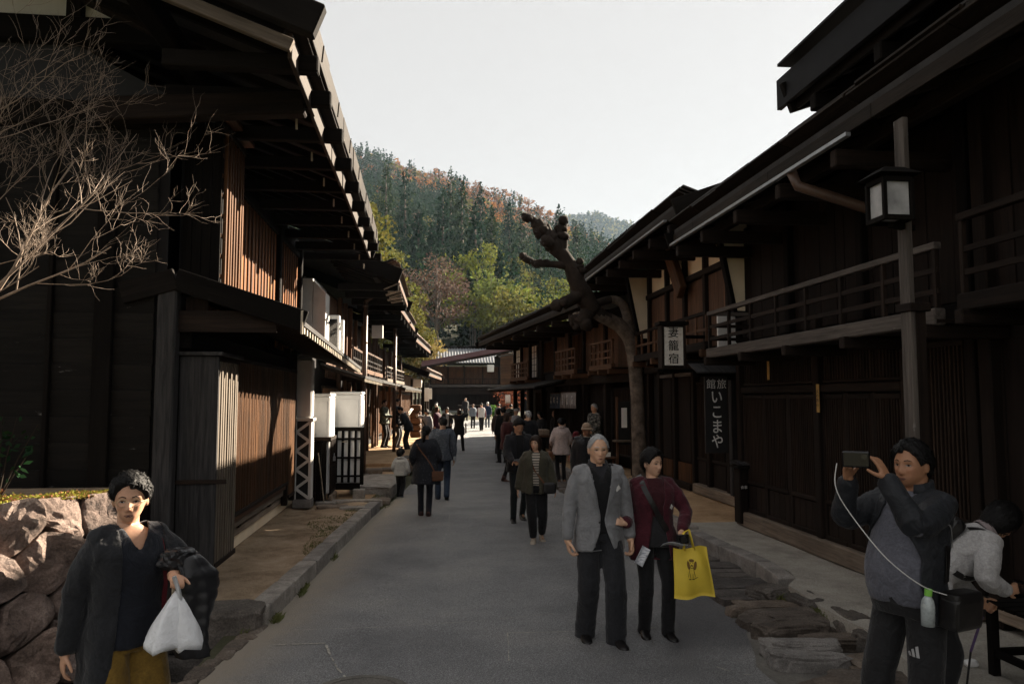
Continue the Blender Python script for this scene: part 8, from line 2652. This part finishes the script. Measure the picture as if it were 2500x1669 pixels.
# --- people in the middle distance
def middle():
    p = Person('woman in olive jacket and striped shirt walking towards us', 1.50, 10.45, 0, -.08, 1.44, 1, True, skin=SKIN_A, head=(-.05, -.5, 0), feet=((-.05, -.10, 0), (.10, .12, .03)), wr=(-.29, .02, .84), wl=(.30, -.06, .84), headk=1.08, girth=1.06)
    p.build_body(glasses='gilt'); p.hair('hair_brown', 'bob', .016, rough=.3)
    p.trousers(cl(BLK), thigh=.10, knee=.085, hem=.062, hem_z=.14); p.top('stripe_shirt', 'shirt', hem=.92, infl=.014, sleeve=.2, r=(.06, .05, .04))
    p.top(cl((.062, .058, .040)), 'jacket', hem=.80, infl=.036, sleeve=.97, r=(.08, .07, .056), flare=.03, cut=lambda x, y, z: y < 0 and (abs(x + .01) < .045 + max(0, z - 1.25) * .15 or (z > 1.40 and math.hypot(x, y) < .085)), collar=dict(r=.095, h=.03, open=.5), fold=.009)
    p.strap([(-.13, .02, 1.42), (-.08, -.12, 1.30), (.0, -.16, 1.12), (.12, -.17, .97)], .022, 'leather_brown', 'bag_strap', on='jacket', off=.012)
    p.shoes('shoe_pale', L=.23)
    t = item('shoulder_bag', 'small dark shoulder bag at the olive jacket woman\'s hip', 'bag', p, (.17, -.19, .76)); soft_box('body', (.17, -.19, .76), (.18, .07, .15), 'leather_black', t, 3, .4, .05)
    p = Person('young man in black jacket reading a leaflet as he walks', 1.47, 12.2, 0, .05, 1.62, 1, skin=SKIN_B, head=(.42, .25, 0), feet=((-.10, -.08, 0), (.09, .16, .05)), wr=(-.14, -.34, 1.02), wl=(.16, -.30, 1.0), headk=1.04)
    p.build_body({-1: dict(fwd=(.2, -.9, .1), pn=(.3, 0, -.9), curl=.6), 1: dict(fwd=(-.1, -.9, .1), pn=(-.3, 0, -.9), curl=.6)}); p.hair('hair_black', 'crop', .022, rough=.4, top=1.5)
    p.trousers(cl((.013, .017, .019)), thigh=.085, knee=.062, hem=.052); p.top(cl(BLK), 'sweater', hem=.9, infl=.012, sleeve=.2, r=(.06, .05, .04))
    p.top(cl((.014, .015, .018)), 'jacket', hem=.84, infl=.034, sleeve=.95, r=(.08, .068, .05), cut=lambda x, y, z: y < 0 and (abs(x) < .06 or (z > 1.40 and math.hypot(x, y) < .085)), collar=dict(r=.10, h=.045, open=.6)); p.shoes('leather_black')
    t = item('leaflet', 'open white leaflet held by the young man in black', 'leaflet', p, (.0, -.42, .99)); sheet('page', (.02, -.40, .99), .34, .2, (1.25, 0, .05), 'printed_paper', t, .015)
    p = Person('woman in maroon leather jacket with long dark hair looking aside', 1.93, 18.15, 0, R(55), 1.64, 1, True, skin=(.45, .28, .2), head=(0, .45, 0), feet=((-.09, .06, 0), (.09, -.12, 0)), wr=(-.22, -.02, .80))
    p.build_body(); p.hair('hair_brown', 'long', .014); p.trousers(cl(BLK), thigh=.082, knee=.058, hem=.045); p.top(cl((.055, .014, .014), rough=.5), 'jacket', hem=.80, infl=.028, r=(.072, .062, .048), flare=.02); p.shoes('shoe_boot', L=.24, boot=.2)
    M = Matrix.Scale(p.k, 4) @ p.HM
    t = item('sunglasses', 'sunglasses pushed up on the maroon jacket woman\'s hair', 'glasses', p, tuple(M @ Vector((0, -.06, .11)))); soft_box('frame', tuple(M @ Vector((0, -.06, .112))), (.13, .03, .025), 'screen_black', t, 2, .5, .05)
    p = Person('woman in pale pink jacket seen from behind at the shop', 3.12, 17.6, .0, R(186), 1.50, 1, True, head=(.25, .2, 0), feet=((-.08, .0, 0), (.08, .04, 0)), wr=(-.20, -.18, .98), wl=(.20, -.22, 1.0), girth=1.05)
    p.build_body(eyes=False); p.hair('hair_black', 'short', .022, rough=.4); p.trousers(cl(BLK), thigh=.085, knee=.06, hem=.05); p.top(cl((.46, .385, .37)), 'jacket', hem=.76, infl=.034, sleeve=.95, r=(.078, .066, .05), flare=.04, fold=.009, collar=dict(r=.085, h=.04, open=.4)); p.shoes('leather_brown', L=.24)
    t = item('handbag', 'tan leather handbag hanging by the pale jacket woman', 'bag', p, (.27, -.02, .62)); soft_box('body', (.27, -.02, .62), (.10, .26, .27), 'leather_brown', t, 8, .35, .05)
    MB().tube([(.27, -.12, .74), (.25, -.06, .98), (.25, .04, .98), (.27, .08, .74)], .008, 6).build('strap', 'leather_brown', t)
    p = Person('old man in brown striped cap and black jacket', 2.62, 12.4, 0, -.02, 1.56, 1, skin=(.27, .145, .085), head=(.06, .12, 0), feet=((-.1, -.05, 0), (.1, .05, 0)), girth=1.1)
    p.build_body(); p.hair('hair_grey', 'crop', .006); p.cap('cap_stripe'); p.trousers(cl(BLK)); p.top(cl((.30, .27, .22)), 'undershirt', hem=1.2, infl=.006, sleeve=0, neck_z=1.462); p.top(cl((.016, .016, .018)), 'sweater', hem=.9, infl=.016, sleeve=.2, neck_z=1.447)
    p.top(cl((.013, .013, .015), rough=.5), 'jacket', hem=.82, infl=.042, sleeve=.96, r=(.086, .074, .056), cut=lambda x, y, z: y < 0 and (abs(x - .02) < .06 or (z > 1.40 and math.hypot(x, y) < .085)), collar=dict(r=.1, h=.03, open=.8)); p.shoes()
    # seen from behind, walking up the street
    p = Person('woman in dark spotted dress with brown shoulder bag seen from behind', 0.0, 12.95, 0, R(182), 1.50, 1, True, head=(.05, -.35, 0), feet=((-.06, .04, 0), (.08, -.06, 0)), wr=(-.20, -.14, .96), wl=(.22, -.12, .96), girth=1.08)
    p.build_body(eyes=False); p.hair('hair_black', 'short', .018, rough=.2); p.tail(); p.trousers(cl((.016, .018, .026)), thigh=.09, knee=.066, hem=.056)
    p.top('polka', 'dress', hem=.62, infl=.030, sleeve=.9, r=(.075, .064, .05), flare=.05, fold=.008); p.shoes('shoe_boot', L=.235, boot=.35)
    p.strap([(.17, .0, 1.40), (.10, .13, 1.25), (-.05, .15, 1.05), (-.15, .14, .85)], .022, 'leather_brown', 'bag_strap', off=.006)
    t = item('shoulder_bag', 'tan leather shoulder bag of the woman in the spotted dress', 'bag', p, (-.19, .17, .68)); soft_box('body', (-.19, .15, .68), (.19, .09, .16), 'leather_brown', t, 5, .35, .03); block('flap', -.285, -.095, .198, .206, .68, .765, 'leather_brown', t)
    p = Person('man in blue marled cardigan and jeans seen from behind', .32, 14.95, 0, R(178), 1.60, 1, head=(.05, .45, 0), feet=((-.09, .12, .06), (.09, -.10, 0)), wr=(-.24, .02, .80), wl=(.20, -.2, 1.0), girth=1.08)
    p.build_body(eyes=False); p.hair('hair_black', 'short', .018, rough=.3); p.trousers(cl((.022, .035, .062)), thigh=.095, knee=.072, hem=.062); p.top('melange', 'cardigan', hem=.82, infl=.032, sleeve=.92, r=(.084, .07, .054), fold=.008); p.shoes('leather_black')
    p.strap([(-.14, .10, 1.36), (-.15, .14, 1.2), (-.17, .13, 1.0), (-.20, .08, .86)], .018, 'leather_black', 'bag_strap')
    t = item('compact_camera', 'small camera dangling at the cardigan man\'s side', 'camera', p, (-.24, .10, .80)); block('body', -.27, -.21, .09, .13, .78, .85, 'grey_metal', t)
    p = Person('toddler in white hoodie and black trousers walking alone', -.50, 15.55, 0, R(168), .90, 1, skin=SKIN_A, head=(.0, -.3, 0), feet=((-.08, .14, .05), (.10, -.12, 0)), wr=(-.30, -.08, .92), wl=(.24, -.1, .95), headk=1.75, girth=1.25, shoulders=1.0, neck=1.35)
    p.build_body(eyes=False, hands={-1: dict(k=1.0), 1: dict(k=1.0)}); p.hair('hair_black', 'crop', .016); p.trousers(cl(BLK), thigh=.11, knee=.09, hem=.08); p.top(cl((.46, .45, .43)), 'hoodie', hem=.82, infl=.04, sleeve=.95, r=(.09, .08, .07), collar=dict(r=.125, h=.06, open=.2)); p.shoes(cl((.10, .13, .17)), L=.28)
middle()

# --- people farther off
def simple(label, x, y, heading, H, top, trs, hair='short', hm='hair_black', fem=False, hem=.85, skin=SKIN_A, tier=2, z=None, wr=None, wl=None, lean=0, head=(0, 0, 0), feet=((-.09, .03, 0), (.09, -.05, 0)), infl=.03, shoes='leather_black', cap=None, capk='cap', girth=1.05, cut=None, under=None, hip=0.0, group=None, flare=.02, hands=None):
    p = Person(label, x, y, gz(y) if z is None else z, heading, H, tier, fem, skin, lean, head=head, feet=feet, wr=wr, wl=wl, girth=girth, hip_drop=hip, group=group)
    p.build_body(hands)
    if hair: p.hair(hm, hair, .018, rough=.3)
    if cap: p.cap(cap, kind=capk)
    p.trousers(trs if isinstance(trs, str) else cl(trs))
    if under: p.top(under if isinstance(under, str) else cl(under), 'shirt', hem=.9, infl=.012, sleeve=.3)
    p.top(top if isinstance(top, str) else cl(top), 'jacket', hem=hem, infl=infl, sleeve=.94, flare=flare, cut=cut)
    p.shoes(shoes)
    return p
def far():
    z3 = .30
    simple('person in camouflage jacket standing by the downpipe', -1.43, 26.6, R(75), 1.62, 'camo_green', BLK, 'short', 'hair_brown', z=z3, wr=(-.1, -.3, 1.1), wl=(.12, -.3, 1.1))
    p = simple('person in long dark coat reading a large sheet', -1.0, 26.4, R(80), 1.66, NAVY, (.05, .05, .055), 'short', z=z3, hem=.70, wr=(-.12, -.34, 1.2), wl=(.14, -.34, 1.22), head=(.25, 0, 0))
    t = item('map_sheet', 'large pale sheet held open by the person in the dark coat', 'sheet', p, (0, -.45, 1.2)); sheet('page', (0, -.44, 1.2), .42, .3, (.6, 0, 0), 'paper', t)
    simple('person in dark jacket bending over a bag beside the readers', -.58, 25.6, R(-95), 1.6, (.016, .018, .022), (.02, .018, .016), 'short', z=.15, lean=.45, wr=(-.1, -.35, 1.0), wl=(.1, -.35, 1.0), hem=.8)
    p = simple('woman in black hat and grey shawl reaching up to a pole', .02, 27.8, R(-35), 1.58, (.26, .25, .26), (.05, .045, .045), 'bob', 'hair_brown', True, cap=cl(BLK), capk='hat', wr=(-.25, -.25, 1.5), hem=.62, head=(0, .3, 0))
    p.strap([(-.14, -.05, 1.40), (0, -.15, 1.15), (.17, -.08, .85)], .05, 'leather_black', 'bag_strap')
    simple('woman in plum coat turned sideways', .45, 32.2, R(60), 1.62, (.055, .014, .030), BLK, 'bob', 'hair_brown', True, hem=.66)
    p = simple('long-haired woman in open black coat over white shirt', .82, 30.6, R(5), 1.62, BLK, BLK, 'long', fem=True, hem=.72, under=(.45, .44, .42), cut=lambda x, y, z: y < 0 and abs(x) < .06, wr=(-.14, -.25, 1.05), wl=(.14, -.28, 1.0))
    p = simple('woman in long black jacket photographing up the street', 1.23, 28.8, R(178), 1.58, BLK, BLK, 'bob', 'hair_brown', True, hem=.66, wr=(-.12, -.22, 1.48), wl=(.12, -.24, 1.46), feet=((-.17, 0, 0), (.17, .02, 0)))
    t = item('tote_bag', 'pale patterned tote bag at the photographing woman\'s side', 'bag', p, (-.24, .02, .85)); soft_box('body', (-.25, .0, .86), (.06, .3, .38), 'shoe_pale', t, 6, .3, .05)
    simple('man in green jacket far up the street', .62, 46.5, R(190), 1.72, (.02, .075, .035), BLK, 'short')
    simple('man in dark coat in front of the green jacket', .56, 44.0, R(185), 1.68, (.016, .020, .018), BLK, 'crop', 'hair_grey')
    p = simple('man in white quilted vest with maroon sleeves walking towards us', 3.28, 45.8, 0, 1.68, (.085, .012, .022), BLK, 'short', feet=((-.05, -.06, 0), (.07, .12, .04)), cap=cl(BLK))
    p.top(cl((.52, .51, .50)), 'vest', hem=.84, infl=.042, sleeve=0, r=(.06, .05, .04), neck_z=1.42, fold=.012)
    simple('woman in cap and grey-blue jacket beside the white vest', 2.95, 48.6, 0, 1.56, (.13, .15, .18), BLK, 'bob', 'hair_brown', True, cap=cl((.14, .09, .07)))
    simple('man in deep blue jacket walking away up the street', 3.95, 49.5, R(180), 1.66, (.012, .022, .05), (.02, .03, .05), 'crop', 'hair_grey')
    p = simple('person with round dark backpack walking away', 4.45, 47.0, R(180), 1.62, (.055, .055, .05), BLK, 'short')
    t = item('rucksack', 'round dark rucksack on the person walking away', 'bag', p, (0, .2, 1.2)); soft_box('body', (0, .2, 1.18), (.3, .18, .4), cl((.02, .026, .035)), t, 4, .5, .05)
    p = simple('person in dark green jacket and khaki trousers holding papers', 4.75, 43.0, R(175), 1.66, (.022, .026, .022), (.13, .09, .055), 'short', wr=(-.2, -.2, .95), wl=(.26, -.05, .9))
    t = item('leaflet', 'white papers held by the person in khaki trousers', 'leaflet', p, (.3, -.1, .85)); sheet('page', (.30, -.1, .86), .2, .28, (.9, 0, 0), 'paper', t)
    simple('man in black near the far door', 2.9, 57.0, R(20), 1.7, BLK, BLK, 'crop', 'hair_brown')
    # the crowd at the shop counter
    simple('man in dark coat and flat cap seen from behind at the counter', 2.62, 19.6, R(195), 1.64, (.012, .014, .018), BLK, 'crop', 'hair_grey', tier=1, hem=.74, cap=cl(BLK), girth=1.12)
    simple('black-haired woman in black leaning over the counter', 3.55, 23.2, R(-70), 1.58, BLK, BLK, 'long', fem=True, tier=1, lean=.15, wr=(-.1, -.35, 1.0), wl=(.15, -.33, 1.0), head=(.15, .1, 0))
    simple('seated woman shopkeeper in dark apron behind the counter', 3.75, 20.8, R(-85), 1.5, (.02, .018, .02), BLK, 'short', fem=True, tier=1, z=-.08, head=(.2, 0, 0), wr=(-.1, -.32, 1.0), wl=(.1, -.32, 1.0))
    simple('crouching person in orange jacket and red cap', 3.75, 18.3, R(-60), 1.5, (.30, .065, .015), BLK, None, tier=1, z=-.30, lean=.3, cap=cl((.13, .015, .02)), wr=(-.12, -.35, .95), wl=(.1, -.35, .95))
    simple('man in black jacket with back to us deeper in the crowd', 2.35, 23.5, R(200), 1.7, BLK, BLK, 'short', tier=1, girth=1.1)
    simple('dark-haired woman in brown coat at the edge of the crowd', 2.55, 27.2, R(150), 1.6, (.030, .016, .014), BLK, 'bob', fem=True)
    p = simple('person with white head cloth inside the shop', 3.1, 26.4, R(40), 1.62, (.35, .34, .34), BLK, None, fem=True); p.cap(cl((.5, .5, .5)), brim=False)
    simple('grey-jacketed person bending among the crowd', 2.85, 22.0, R(165), 1.55, (.085, .08, .08), BLK, 'short', tier=1, lean=.35)
    simple('bald man in black at the back of the crowd', 4.05, 24.0, R(-100), 1.6, BLK, BLK, None)
    simple('man in black camouflage jacket standing by the shop door', 4.35, 19.6, R(-62), 1.62, 'camo', BLK, 'crop', 'hair_grey', tier=1, z=.2, wr=(-.1, -.22, .98), wl=(.12, -.2, .96), skin=SKIN_B)
far()
bpy.data.scenes.remove(TMP)
